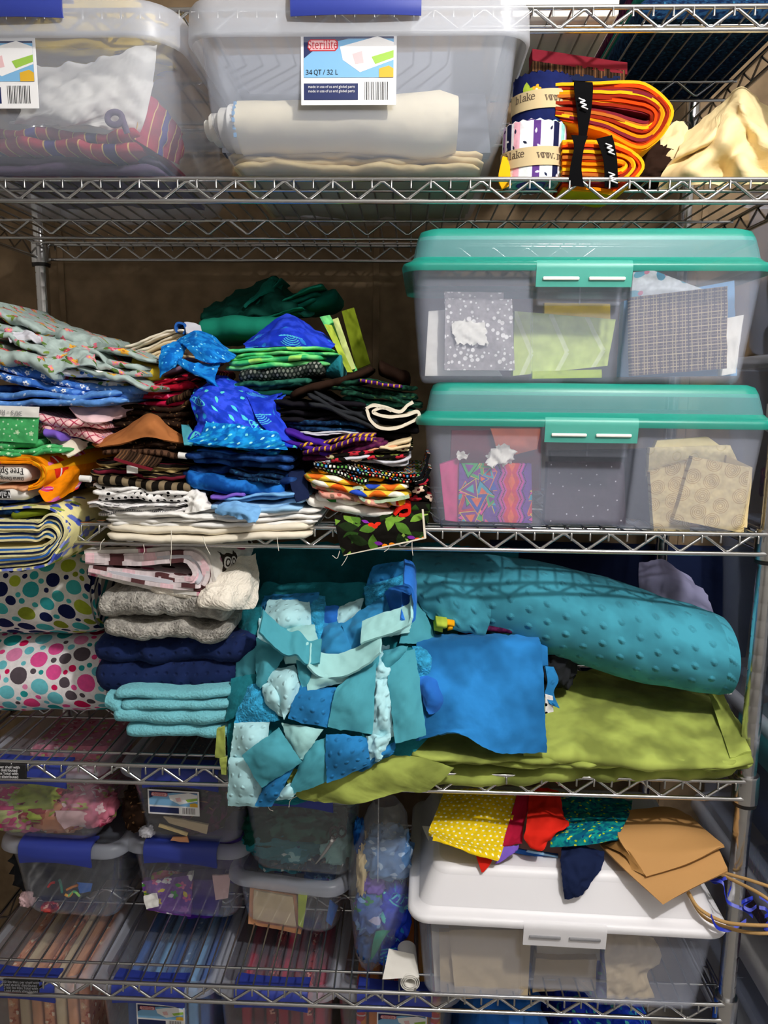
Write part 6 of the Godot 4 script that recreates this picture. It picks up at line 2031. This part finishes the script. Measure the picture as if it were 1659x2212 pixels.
func build_bottom_shelf() -> void:
	var ye: float = SHELVES[4][0] + Y0 + 0.002
	# lower row of latch bins on the wires
	var a := latch_bin("small clear latch bin with blue handle, lower left, dark snips inside", Vector3(-0.487, ye, -0.135 - 0.125), 0.176, 0.205, 0.25, 0.158, {"turn": -0.06})
	var c := latch_bin("small clear latch bin with blue handle, purple floral fabric inside", Vector3(-0.276, ye, -0.145 - 0.125), 0.176, 0.205, 0.25, 0.158, {"turn": -0.06})
	var d := latch_bin("low clear lidded container without latches, peach card inside", Vector3(-0.088, ye, -0.115 - 0.12), 0.168, 0.19, 0.23, 0.113, {"turn": -0.15, "latch": false})
	# upper row standing on them
	latch_bin("clear latch bin stacked at far left, pink fabric scraps inside", Vector3(-0.512, ye + 0.164, -0.11 - 0.125), 0.18, 0.205, 0.25, 0.15, {"turn": -0.05})
	var lb := latch_bin("clear latch bin with product label, stacked on the purple fabric bin", Vector3(-0.262, ye + 0.164, -0.115 - 0.125), 0.176, 0.205, 0.25, 0.15, {"turn": -0.06})
	var lc: Vector3 = P(384, 1737, -0.1)
	bin_label(lb, Vector3(lc.x - lb.position.x, lc.y - lb.position.y, 0.125 + 0.0125), 0.088, 0.044, false)
	latch_bin("clear bin stacked under the quilt, dark teal fabric and shears inside", Vector3(-0.068, ye + 0.119, -0.105 - 0.12), 0.178, 0.2, 0.24, 0.17, {"turn": -0.1})
	# contents: lower row
	wad("dark fabric snips filling the lower left bin", "charcoal", 140, 1925, -0.215, 0.078, 0.05, 0.055, {"floor": ye + 0.004})
	for q in [["orange", "orange_cloth", [[144, 1922], [156, 1916], [168, 1912]]], ["green", "green_teal", [[128, 1900], [132, 1912], [134, 1928]]], ["bright green", "spring_green", [[148, 1936], [160, 1926], [172, 1936]]], ["red", "red_cloth", [[104, 1916], [110, 1908], [118, 1906]]], ["second orange", "amber", [[140, 1932], [150, 1936], [158, 1926]]]]:
		var b := MB.new()
		var o := P(q[2][1][0], q[2][1][1], -0.142)
		var pts := []
		for w in q[2]:
			pts.append(P(w[0], w[1], -0.142) - o)
		add_tube(b, resample(pts, 8), 0.0022, 6)
		solo("fabric_strip", "%s fabric strip in the lower left bin of snips" % q[0], "fabric strip", b, q[1], o)
	drape("blue fabric scrap on the right in the bin of snips", "blue_mid", G_([[[166, 1906, -15], [200, 1908, -16]], [[172, 1930, -14.4], [196, 1926, -15]]]), 8, 8, 0.002, 0.004)
	wad("pale crumpled scrap at the bottom left of the bin of snips", "pink_pale", 62, 1960, -0.165, 0.012, 0.012, 0.012, {"floor": ye + 0.003})
	wad("pale red scrap at the bottom of the bin of snips", "scrap_red", 108, 1965, -0.15, 0.014, 0.007, 0.008, {"floor": ye + 0.003})
	panel("purple floral fabric facing front in the second lower bin", "scrap_purple", [306, 1905, 415, 1890, 412, 1980, 318, 1965], -0.155, 0.012, {"bulge": 0.004, "wr": 0.003})
	panel("plum fabric on the right in the second lower bin", "purple", [400, 1900, 480, 1900, 470, 1980, 405, 1985], -0.17, 0.03, {"wr": 0.003})
	drape("pink fabric folded on top in the second lower bin", "scrap_pink", G_([[[330, 1886, -17], [360, 1880, -17], [400, 1890, -18]], [[328, 1904, -15.6], [362, 1900, -15.4], [396, 1906, -16]]]), 10, 12, 0.003, 0.004)
	panel("pale pink paper slip at the right in the second lower bin", "pink_pale", [458, 1892, 498, 1890, 492, 1940, 466, 1944], -0.148, 0.003, {"cat": "paper", "called": "paper_slip"})
	drape("white rabbit ear shaped scrap at the left in the second lower bin", "white_cloth", G_([[[310, 1936, -14.8], [340, 1928, -14.6]], [[318, 1962, -14.6], [344, 1956, -14.4]]]), 10, 10, 0.002, 0.004)
	var pc := panel("peach brown card in the low clear container", "peach", [540, 1918, 640, 1934, 650, 2018, 536, 1996], -0.14, 0.02, {"cat": "card", "called": "flat_card"})
	panel("", "muslin", [548, 1924, 632, 1938, 640, 2002, 546, 1986], -0.136, 0.004, {"parent": pc, "called": "top_sheet"})
	panel("lime green fabric strip beside the peach card", "lime", [644, 1930, 664, 1934, 654, 2004, 644, 1998], -0.13, 0.006)
	panel("dark blue fabric at the right of the low container", "blue_mid", [712, 1946, 730, 1960, 716, 2000, 704, 1990], -0.135, 0.004)
	for q in [["light blue fabric under the low container's lid", "scrap_aqua", 556, 1862, 660, 1880], ["mixed floral fabric under the right of the low container's lid", "scrap_floral", 650, 1880, 726, 1900]]:
		fold(q[0], q[1], q[2], q[3] + 16, q[4], q[3] + 28, 14, -0.16, 2, 0.1)
	# contents: upper row
	for q in [["scrap_pink", -20, 1770, "pink floral fabric heap at left in the pink scrap bin"], ["pink_cloth", 60, 1786, "plain pink cloth lump in the middle of the pink scrap bin"], ["hot_pink", 24, 1790, "hot pink cloth lump low in the pink scrap bin"], ["scrap_peach", 140, 1794, "peach floral lump at the bottom right of the pink bin"], ["scrap_red", 100, 1740, "rosy print lump in the pink scrap bin"], ["lime", 90, 1734, "lime green cloth at the top of the pink scrap bin"], ["pale_lime", 46, 1764, "pale green cloth at left in the pink scrap bin"], ["scrap_pink", 190, 1740, "pink floral lump at the right in the pink scrap bin"]]:
		wad(q[3], q[0], q[1], q[2], -0.155, 0.046, 0.027, 0.034, {"floor": ye + 0.168})
	for q in [["pink floral folded fabric filling the back of the pink scrap bin", "scrap_pink", -0.512, 0.168, 0.12, -0.265], ["dark brown folded fabric filling the back of the labelled bin", "brown_print", -0.262, 0.168, 0.118, -0.265], ["dark teal folded fabric filling the back of the bin under the quilt", "green_batik", -0.068, 0.123, 0.135, -0.25], ["charcoal folded fabric filling the back of the lower left bin", "charcoal", -0.487, 0.006, 0.10, -0.29], ["purple folded fabric filling the back of the second lower bin", "purple", -0.276, 0.006, 0.11, -0.29]]:
		var fb := MB.new()
		for k in 4:
			var y0: float = q[4] * k / 4.0
			add_box(fb, Vector3(0.002 * (k % 2), y0 + q[4] / 8.0, 0.003 * (k % 3)), Vector3(0.148, q[4] / 4.0 - 0.001, 0.13), q[4] / 9.0)
		solo("folded_fabric", q[0], "fabric", fb, q[1], Vector3(q[2], ye + q[3] + 0.002, q[5]))
	drape("pale pink folded cloth square in the pink scrap bin", "pink_pale", G_([[[118, 1752, -11.6], [170, 1752, -11.8], [196, 1760, -12.4]], [[126, 1772, -11.3], [160, 1770, -11.3], [186, 1776, -12]], [[140, 1790, -11.3], [156, 1784, -11.4], [170, 1782, -12]]]), 14, 14, 0.003, 0.003)
	for q in [["dark_brown", 400, 1760, 0.07, "dark brown cloth heap in the labelled bin"], ["brown_print", 320, 1790, 0.03, "brown floral lump at the left in the labelled bin"], ["plum_print", 440, 1790, 0.04, "plum print lump at the right in the labelled bin"]]:
		wad(q[4], q[0], q[1], q[2], -0.17, q[3] * 1.1, 0.038, 0.044, {"floor": ye + 0.168})
	panel("tan folded strip slanting in the labelled bin", "muslin", [350, 1762, 450, 1782, 446, 1802, 364, 1778], -0.118, 0.004)
	panel("cream narrow strip under the tan one in the labelled bin", "cream", [344, 1780, 406, 1800, 404, 1806, 342, 1786], -0.116, 0.003)
	panel("tan small scrap at the bottom of the labelled bin", "peach", [372, 1810, 404, 1808, 408, 1820, 368, 1816], -0.114, 0.003)
	wad("pale grey scrap at the left bottom of the labelled bin", "grey_white", 318, 1800, -0.13, 0.012, 0.01, 0.01, {"floor": ye + 0.168})
	for q in [["plush_teal", 620, 1800, 0.06, "dark teal cloth heap in the bin under the quilt"], ["green_batik", 650, 1770, 0.06, "green batik heap at the top of the bin under the quilt"], ["scrap_aqua", 640, 1842, 0.03, "aqua print lump low in the bin under the quilt"], ["aqua_pale", 726, 1826, 0.022, "pale aqua lump at the right in the bin under the quilt"], ["green_dark", 580, 1780, 0.034, "dark green lump at left in the bin under the quilt"]]:
		wad(q[4], q[0], q[1], q[2], -0.16, q[3] * 1.15, 0.03, 0.04, {"floor": ye + 0.123})
	var sh := thing("shears", "pair of steel shears lying slanted in the bin under the quilt", "scissors", P(710, 1850, -0.1))
	for q in [[0, [[686, 1862], [704, 1836], [722, 1812]]], [1, [[682, 1866], [708, 1834], [720, 1806]]]]:
		var b := MB.new()
		var pts := []
		for w in q[1]:
			pts.append(P(w[0], w[1], -0.104) - sh.position)
		add_tube(b, resample(pts, 6), 0.001, 6, true, 0.0035)
		part("blade", sh, b, "scissor_steel")
	var rv := MB.new()
	add_tube(rv, [P(717, 1816, -0.104) - sh.position, P(717, 1816, -0.096) - sh.position], 0.0025, 8)
	part("rivet", sh, rv, "chrome")
	for s in 2:
		var hb := MB.new()
		var pts := []
		for k in 13:
			var w := TAU * k / 12.0
			pts.append(P(722 + s * 16 + 9 * cos(w), 1798 - s * 2 + 12 * sin(w), -0.106) - sh.position)
		add_tube(hb, pts, 0.002, 6)
		part("handle", sh, hb, "black_plastic")
	# plastic bag of blue scraps
	var bg := thing("plastic_bag", "clear plastic bag of blue and purple fabric between bins and white box", "bag", P(820, 2085, -0.09))
	var skin := MB.new()
	var rings := []
	for q in [[2088, 790, 806, 0.012], [2060, 772, 828, 0.03], [1990, 762, 872, 0.05], [1900, 756, 888, 0.058], [1820, 764, 886, 0.055], [1760, 790, 878, 0.04], [1730, 806, 862, 0.02]]:
		var l := P(q[1], q[0], -0.1) - bg.position
		var r := P(q[2], q[0], -0.1) - bg.position
		var ring := []
		for k in 32:
			var w := TAU * k / 32
			var e := 1.0 + 0.10 * ns(Vector3(cos(w), q[0] * 0.01, sin(w)), 2.6)
			ring.append((l + r) * 0.5 + Vector3(cos(w) * (r.x - l.x) * 0.5 * e, 0, -sin(w) * q[3] * e))
		rings.append(ring)
	var fine := []
	for i in 26:
		var ring := []
		for k in 32:
			var col := []
			for r in rings:
				col.append(r[k])
			ring.append(cat(col, i / 25.0) + Vector3(1, 0, 1) * 0.003 * ns(Vector3(k * 0.3, i * 0.35, 1), 1.0))
		fine.append(ring)
	loft(skin, fine, 1.0, false)
	part("film_skin", bg, skin, "film")
	var seam := MB.new()
	add_tube(seam, [P(818, 1720, -0.04) - bg.position, P(817, 1800, -0.04) - bg.position, P(816, 1905, -0.045) - bg.position], 0.0012, 5)
	part("seam", bg, seam, "film_dull")
	for q in [["slate_batik", 838, 1840, 0.036, 0.038, 0.03, "slate blue batik bundle at the top of the plastic bag"], ["violet", 806, 1898, 0.02, 0.02, 0.02, "violet lump in the middle of the plastic bag"], ["cream", 784, 1870, 0.009, 0.05, 0.02, "cream strip at the left in the plastic bag"], ["blue_batik", 776, 1805, 0.008, 0.026, 0.014, "dark blue strip at the top left in the plastic bag"], ["scrap_floral", 800, 1960, 0.024, 0.036, 0.03, "blue floral lump left in the plastic bag"], ["fish_blue", 850, 1965, 0.026, 0.046, 0.026, "deep blue lump right in the plastic bag"], ["olive", 810, 1920, 0.013, 0.016, 0.012, "olive lump in the plastic bag"], ["navy_batik", 800, 2030, 0.02, 0.03, 0.024, "navy lump at the bottom of the plastic bag"], ["fish_big", 838, 2040, 0.022, 0.026, 0.02, "royal blue lump at the bottom right of the plastic bag"]]:
		wad(q[6], q[0], q[1], q[2], -0.095, q[3], q[4], q[5], {"amp": 0.26})
	drape("green leaf scrap low in the plastic bag", "green_teal", G_([[[812, 2012, -6.6], [848, 2004, -6.8]], [[806, 2034, -6], [832, 2024, -6.2]], [[800, 2072, -6.4], [806, 2064, -6.4]]]), 12, 10, 0.002, 0.003)
	# white paper roll
	var pr := thing("paper_roll", "white paper sheet with a curled end standing left of the white lidded box", "paper", P(876, 2140, -0.03))
	panel("", "card_white", [840, 2050, 894, 2062, 906, 2112, 826, 2116], -0.03, 0.0015, {"parent": pr, "called": "sheet", "zb": -0.01, "wr": 0.001})
	for k in 3:
		var b := MB.new()
		var pts := []
		for i in 17:
			var w := TAU * i / 16.0 + 0.5 * k
			pts.append(P(886 + (20 - 4 * k) * cos(w), 2124 + (17 - 3.5 * k) * sin(w), -0.01))
		var rr := []
		for z in [0.0, 0.02, 0.06]:
			var row := []
			for w in pts:
				row.append(w - pr.position + Vector3(-z * 0.1, z * 0.2, -z))
			rr.append(row)
		add_sheet(b, rr, 4, 30, 0.001)
		part("curl", pr, b, "card_white")
	# inside the white lidded box
	for q in [
		["muslin folded piece at the left in the white lidded box", "muslin", [970, 2010, 1148, 2008, 1140, 2156, 984, 2156], 0.0, 0.02],
		["cream strip at the far left in the white lidded box", "off_white", [932, 2012, 980, 2012, 978, 2140, 940, 2140], -0.02, 0.016],
		["muslin layer left behind in the white lidded box", "muslin", [948, 2012, 985, 2012, 984, 2146, 952, 2146], -0.008, 0.008],
		["muslin folded piece in the middle of the white lidded box", "muslin", [1158, 2072, 1290, 2072, 1286, 2140, 1150, 2142], -0.028, 0.02],
		["grey cream layer above the middle muslin piece", "off_white", [1160, 2040, 1296, 2044, 1296, 2076, 1160, 2076], -0.04, 0.014]]:
		panel(q[0], q[1], q[2], q[3] - 0.012, q[4], {"wr": 0.003, "fr": 18.0})
	drape("crumpled muslin at the right in the white lidded box", "muslin", G_([[[1310, 2014, -2], [1360, 2012, -1.4], [1412, 2026, -1.6]], [[1306, 2060, -1.2], [1366, 2064, -0.6], [1428, 2064, -1]], [[1310, 2110, -1], [1366, 2110, -0.4], [1400, 2106, -1]], [[1310, 2152, -0.8], [1360, 2156, -0.4], [1412, 2152, -0.8]]]), 26, 26, 0.003, 0.007, 26.0)
	# on top of the white lid
	panel("white paper sheet lying on the white lid under the fabrics", "paper", [912, 1786, 1180, 1800, 1215, 1868, 950, 1874], -0.12, 0.003, {"zb": -0.055, "cat": "paper", "called": "paper_sheet", "wr": 0.001})
	drape("yellow fabric with small white dots draped over the white lid", "yellow_dot", G_([[[960, 1706, -12], [1040, 1706, -12], [1124, 1712, -12]], [[944, 1752, -7], [1020, 1756, -6.4], [1108, 1768, -6.6]], [[926, 1796, -2.4], [1000, 1812, -1.4], [1090, 1822, -2.2]], [[932, 1808, 0.6], [1000, 1832, 1.2], [1080, 1852, 0.6]], [[940, 1812, 0.9], [1010, 1840, 1.4], [1074, 1860, 1.0]]]), 34, 34, 0.003, 0.002, 18.0)
	drape("red fabric tip hanging below the yellow dotted fabric", "red_cloth", G_([[[1028, 1846, 0.2], [1064, 1856, 0]], [[1034, 1866, 0.6], [1058, 1868, 0.4]], [[1040, 1884, 0.8], [1044, 1884, 0.8]]]), 10, 8, 0.002, 0.001)
	drape("dark red fabric between the yellow and the red fabric", "crimson", G_([[[1118, 1712, -11], [1150, 1718, -11]], [[1100, 1776, -6], [1132, 1780, -6]], [[1086, 1826, -1.4], [1128, 1822, -1.4]]]), 16, 12, 0.003, 0.003)
	drape("bright red fabric hanging on the right of the yellow one", "red_cloth", G_([[[1144, 1708, -11], [1180, 1706, -11], [1206, 1712, -11]], [[1140, 1752, -6.6], [1184, 1752, -5.6], [1220, 1768, -6]], [[1136, 1790, -1.4], [1184, 1796, -0.6], [1228, 1784, -1.6]], [[1132, 1810, -0.8], [1160, 1826, 0], [1190, 1806, -0.8]], [[1150, 1828, -0.6], [1172, 1836, 0.2], [1182, 1818, -0.4]]]), 28, 26, 0.003, 0.004, 22.0)
	drape("purple fabric with pinked edge below the dark red", "violet", G_([[[1080, 1832, -1.4], [1120, 1826, -1.4]], [[1076, 1852, -0.6], [1114, 1840, -0.6]], [[1068, 1866, -0.2], [1082, 1862, -0.2]]]), 12, 12, 0.002, 0.002, 30.0, {"ruff": 0.0015})
	panel("mid blue card edge lying on the white lid", "blue_mid", [1116, 1834, 1206, 1846, 1206, 1858, 1110, 1842], -0.03, 0.003, {"cat": "card", "called": "flat_card"})
	panel("pale blue card strip above the mid blue card", "sky", [1140, 1836, 1206, 1850, 1206, 1854, 1136, 1840], -0.026, 0.002, {"cat": "card", "called": "flat_card"})
	drape("teal and lime spatter batik fabric spread right of the red one", "spatter", G_([[[1196, 1726, -13], [1290, 1722, -13], [1366, 1730, -13]], [[1208, 1756, -9], [1290, 1752, -9], [1362, 1754, -9]], [[1216, 1786, -4], [1290, 1780, -3.6], [1350, 1778, -4]], [[1192, 1810, -1.6], [1270, 1806, -1], [1336, 1806, -1.6]], [[1188, 1830, -1], [1260, 1826, -0.4], [1334, 1814, -1]]]), 26, 26, 0.003, 0.003, 20.0)
	drape("navy denim like scrap hanging in front of the white lid", "navy", G_([[[1214, 1832, -2], [1260, 1826, -1.4], [1304, 1842, -2]], [[1212, 1862, 0.4], [1254, 1862, 1.2], [1296, 1876, 0.6]], [[1216, 1900, 2], [1248, 1900, 2.8], [1270, 1912, 2.2]], [[1220, 1942, 2.6], [1240, 1938, 3], [1258, 1930, 2.6]]]), 26, 20, 0.003, 0.004, 26.0, {"ruff": 0.001})
	# brown paper bag
	var kb := thing("paper_bag", "brown kraft paper bag with twisted handles lying on the white lid", "paper bag", P(1400, 1940, 0.0))
	drape("", "kraft", G_([[[1296, 1826, -4], [1360, 1800, -7], [1480, 1776, -9]], [[1340, 1870, 1.6], [1420, 1840, 0], [1540, 1820, -1.6]], [[1390, 1916, 4], [1460, 1890, 3], [1568, 1870, 1.4]], [[1432, 1954, 5.6], [1482, 1926, 5], [1572, 1882, 2.4]]]), 20, 20, 0.003, 0.0012, 12.0, {"parent": kb, "called": "back_panel"})
	drape("", "kraft", G_([[[1356, 1752, -9], [1440, 1744, -10], [1490, 1764, -9]], [[1346, 1780, -5], [1440, 1784, -4], [1530, 1800, -4]], [[1336, 1812, -1], [1400, 1838, 0.6], [1562, 1826, 0]], [[1396, 1894, 3.6], [1480, 1868, 2.6], [1562, 1828, 0.4]]]), 22, 22, 0.003, 0.001, 12.0, {"parent": kb, "called": "front_panel"})
	drape("", "kraft_dark", G_([[[1306, 1826, -3], [1336, 1816, -1.6]], [[1350, 1848, 0.6], [1360, 1840, 1]], [[1364, 1878, 2.4], [1396, 1892, 3.4]]]), 12, 10, 0.002, 0.002, 30.0, {"parent": kb, "called": "side_gusset", "mark": "creased side gusset"})
	for q in [[[1486, 1926, 3], [1510, 1962, 4.4], [1560, 1990, 6], [1620, 1998, 8], [1680, 1996, 9], [1690, 1970, 9], [1640, 1930, 6], [1560, 1890, 0]], [[1486, 1928, 2.6], [1520, 1980, 4], [1580, 2006, 6], [1640, 2016, 8], [1700, 2010, 9], [1710, 1980, 9], [1700, 1934, 6], [1640, 1908, 3], [1566, 1886, -0.6]]]:
		var pts := []
		for w in q:
			pts.append(P(w[0], w[1], w[2] * 0.01) - kb.position)
		var b := MB.new()
		var line_ := resample(pts, 44)
		add_tube(b, line_, 0.0026, 7)
		part("handle", kb, b, "twine", "twisted paper handle")
	var cr := thing("curling_ribbon", "curly royal blue gift ribbon tangled round the bag handles", "ribbon", P(1600, 1970, 0.03))
	for q in [[[1528, 1898, 1], [1560, 1906, 2], [1566, 1930, 3], [1574, 1950, 3], [1610, 1966, 4], [1626, 1980, 4.4]], [[1602, 1950, 4], [1612, 1944, 4], [1626, 1940, 3.6], [1606, 1956, 4], [1620, 1966, 4.6], [1634, 1958, 4.4]], [[1536, 1978, 5.6], [1546, 2000, 6], [1560, 2008, 6], [1580, 2008, 6], [1612, 1988, 5]], [[1640, 1960, 4], [1656, 1966, 4.4], [1660, 1990, 5], [1650, 2004, 5.4], [1664, 2010, 5.6]], [[1640, 1936, 3], [1660, 1950, 4], [1666, 1970, 5], [1652, 1980, 5]], [[1530, 1896, 0], [1546, 1906, 1], [1572, 1896, 1], [1580, 1910, 1.4], [1572, 1936, 2.4]]]:
		var rr := []
		for s in [-1.0, 1.0]:
			var row := []
			for w in q:
				row.append(P(w[0], w[1] + s * 4.0, w[2] * 0.01 + s * 0.002) - cr.position)
			rr.append(row)
		var b := MB.new()
		add_sheet(b, rr, 3, 30, 0.0006)
		part("curl", cr, b, "ribbon_blue")
	# the row under this shelf
	var yf: float = SHELVES[5][0] + Y0 + 0.002
	var kinds := [["clear latch bin under the wires at far left, peach fabric inside", -0.545, "scrap_peach", "peach"], ["clear latch bin under the wires with label, blue fabric inside", -0.325, "slate_batik", "blue_mid"], ["clear latch bin under the wires, dark red fabric inside", -0.118, "scrap_red", "maroon"], ["clear latch bin under the wires behind the paper roll, orange fabric inside", 0.088, "orange_print", "amber"]]
	for k in 4:
		var q: Array = kinds[k]
		var bn := latch_bin(q[0], Vector3(q[1], yf, -0.09 - 0.14), 0.178, 0.2, 0.28, 0.265, {"turn": -0.04})
		if k == 1 or k == 3:
			bin_label(bn, Vector3(0.012, 0.195, 0.149), 0.085, 0.044, false)
		for j in 7:
			var b := MB.new()
			add_box(b, Vector3.ZERO, Vector3(0.018, 0.2, 0.2), 0.007)
			solo("folded_fabric", "%s fabric filed upright, %s from the left in the bottom %s bin" % [[["peach floral", "plain peach", "tan muslin"], ["slate batik", "mid blue", "light blue"], ["red floral", "maroon", "crimson"], ["orange print", "amber", "plain orange"]][k][(j * 2 + k) % 3], ["first", "second", "third", "fourth", "fifth", "sixth", "last"][j], ["peach", "blue", "dark red", "orange"][k]], "fabric", b, [q[2], q[3], ["muslin", "blue_light", "crimson", "orange_cloth"][k]][(j * 2 + k) % 3], bn.position + Vector3(-0.066 + j * 0.022, 0.118, -0.005), "%s fabrics filed upright in the bottom bin" % ["peach", "blue", "dark red", "orange"][k])
	for q in [["bright blue cloth heap on the bottom shelf under the white box", "plush_royal", 0.27, 0.09], ["royal blue fish print heap at right on the bottom shelf", "fish_blue", 0.44, 0.1]]:
		var b := MB.new()
		var rows := []
		for i in 6:
			var r := []
			for j in 6:
				r.append(Vector3((j - 2.5) / 2.5 * q[3], 0.22 + 0.03 * ns(Vector3(i, j, q[2] * 9.0), 0.9) - 0.2 * pow(maxf(absf(i - 2.5), absf(j - 2.5)) / 2.5, 6.0), (i - 2.5) / 2.5 * 0.13))
			rows.append(r)
		add_sheet(b, rows, 30, 30, 0.006, 0.012, 16.0)
		solo("draped_fabric", q[0], "fabric", b, q[1], Vector3(q[2], yf, -0.16))

func build_beside() -> void:
	# big clear tubs standing to the right of the unit
	var y := 0.0
	for k in 6:
		var t := latch_bin(["clear tub lowest in the stack right of the shelving", "clear tub second from the floor right of the shelving", "clear tub third from the floor right of the shelving, beside the bag handles", "clear tub fourth from the floor right of the shelving, beside the minky roll", "clear tub fifth from the floor right of the shelving", "clear tub topmost in the stack right of the shelving"][k], Vector3(0.90 + 0.012 * (k % 2), y, -0.15), 0.40, 0.43, 0.55, 0.29, {"latch": false, "mat": "tub", "r": 0.035})
		for j in 2:
			var b := MB.new()
			add_box(b, Vector3(0, 0.06, 0), Vector3(0.34, 0.115, 0.45), 0.045)
			solo("folded_fabric", "%s folded cloth in the %s tub right of the shelving, %s" % [["navy", "white", "dark blue", "grey", "plum", "teal"][(k + j * 3) % 6], ["lowest", "second", "third", "fourth", "fifth", "topmost"][k], ["lower one", "upper one"][j]], "fabric", b, ["navy", "white_cloth", "blue_dark", "grey_cloth", "plum_print", "teal_felt"][(k + j * 3) % 6], t.position + Vector3(0, 0.006 + j * 0.118, 0))
		y += 0.296
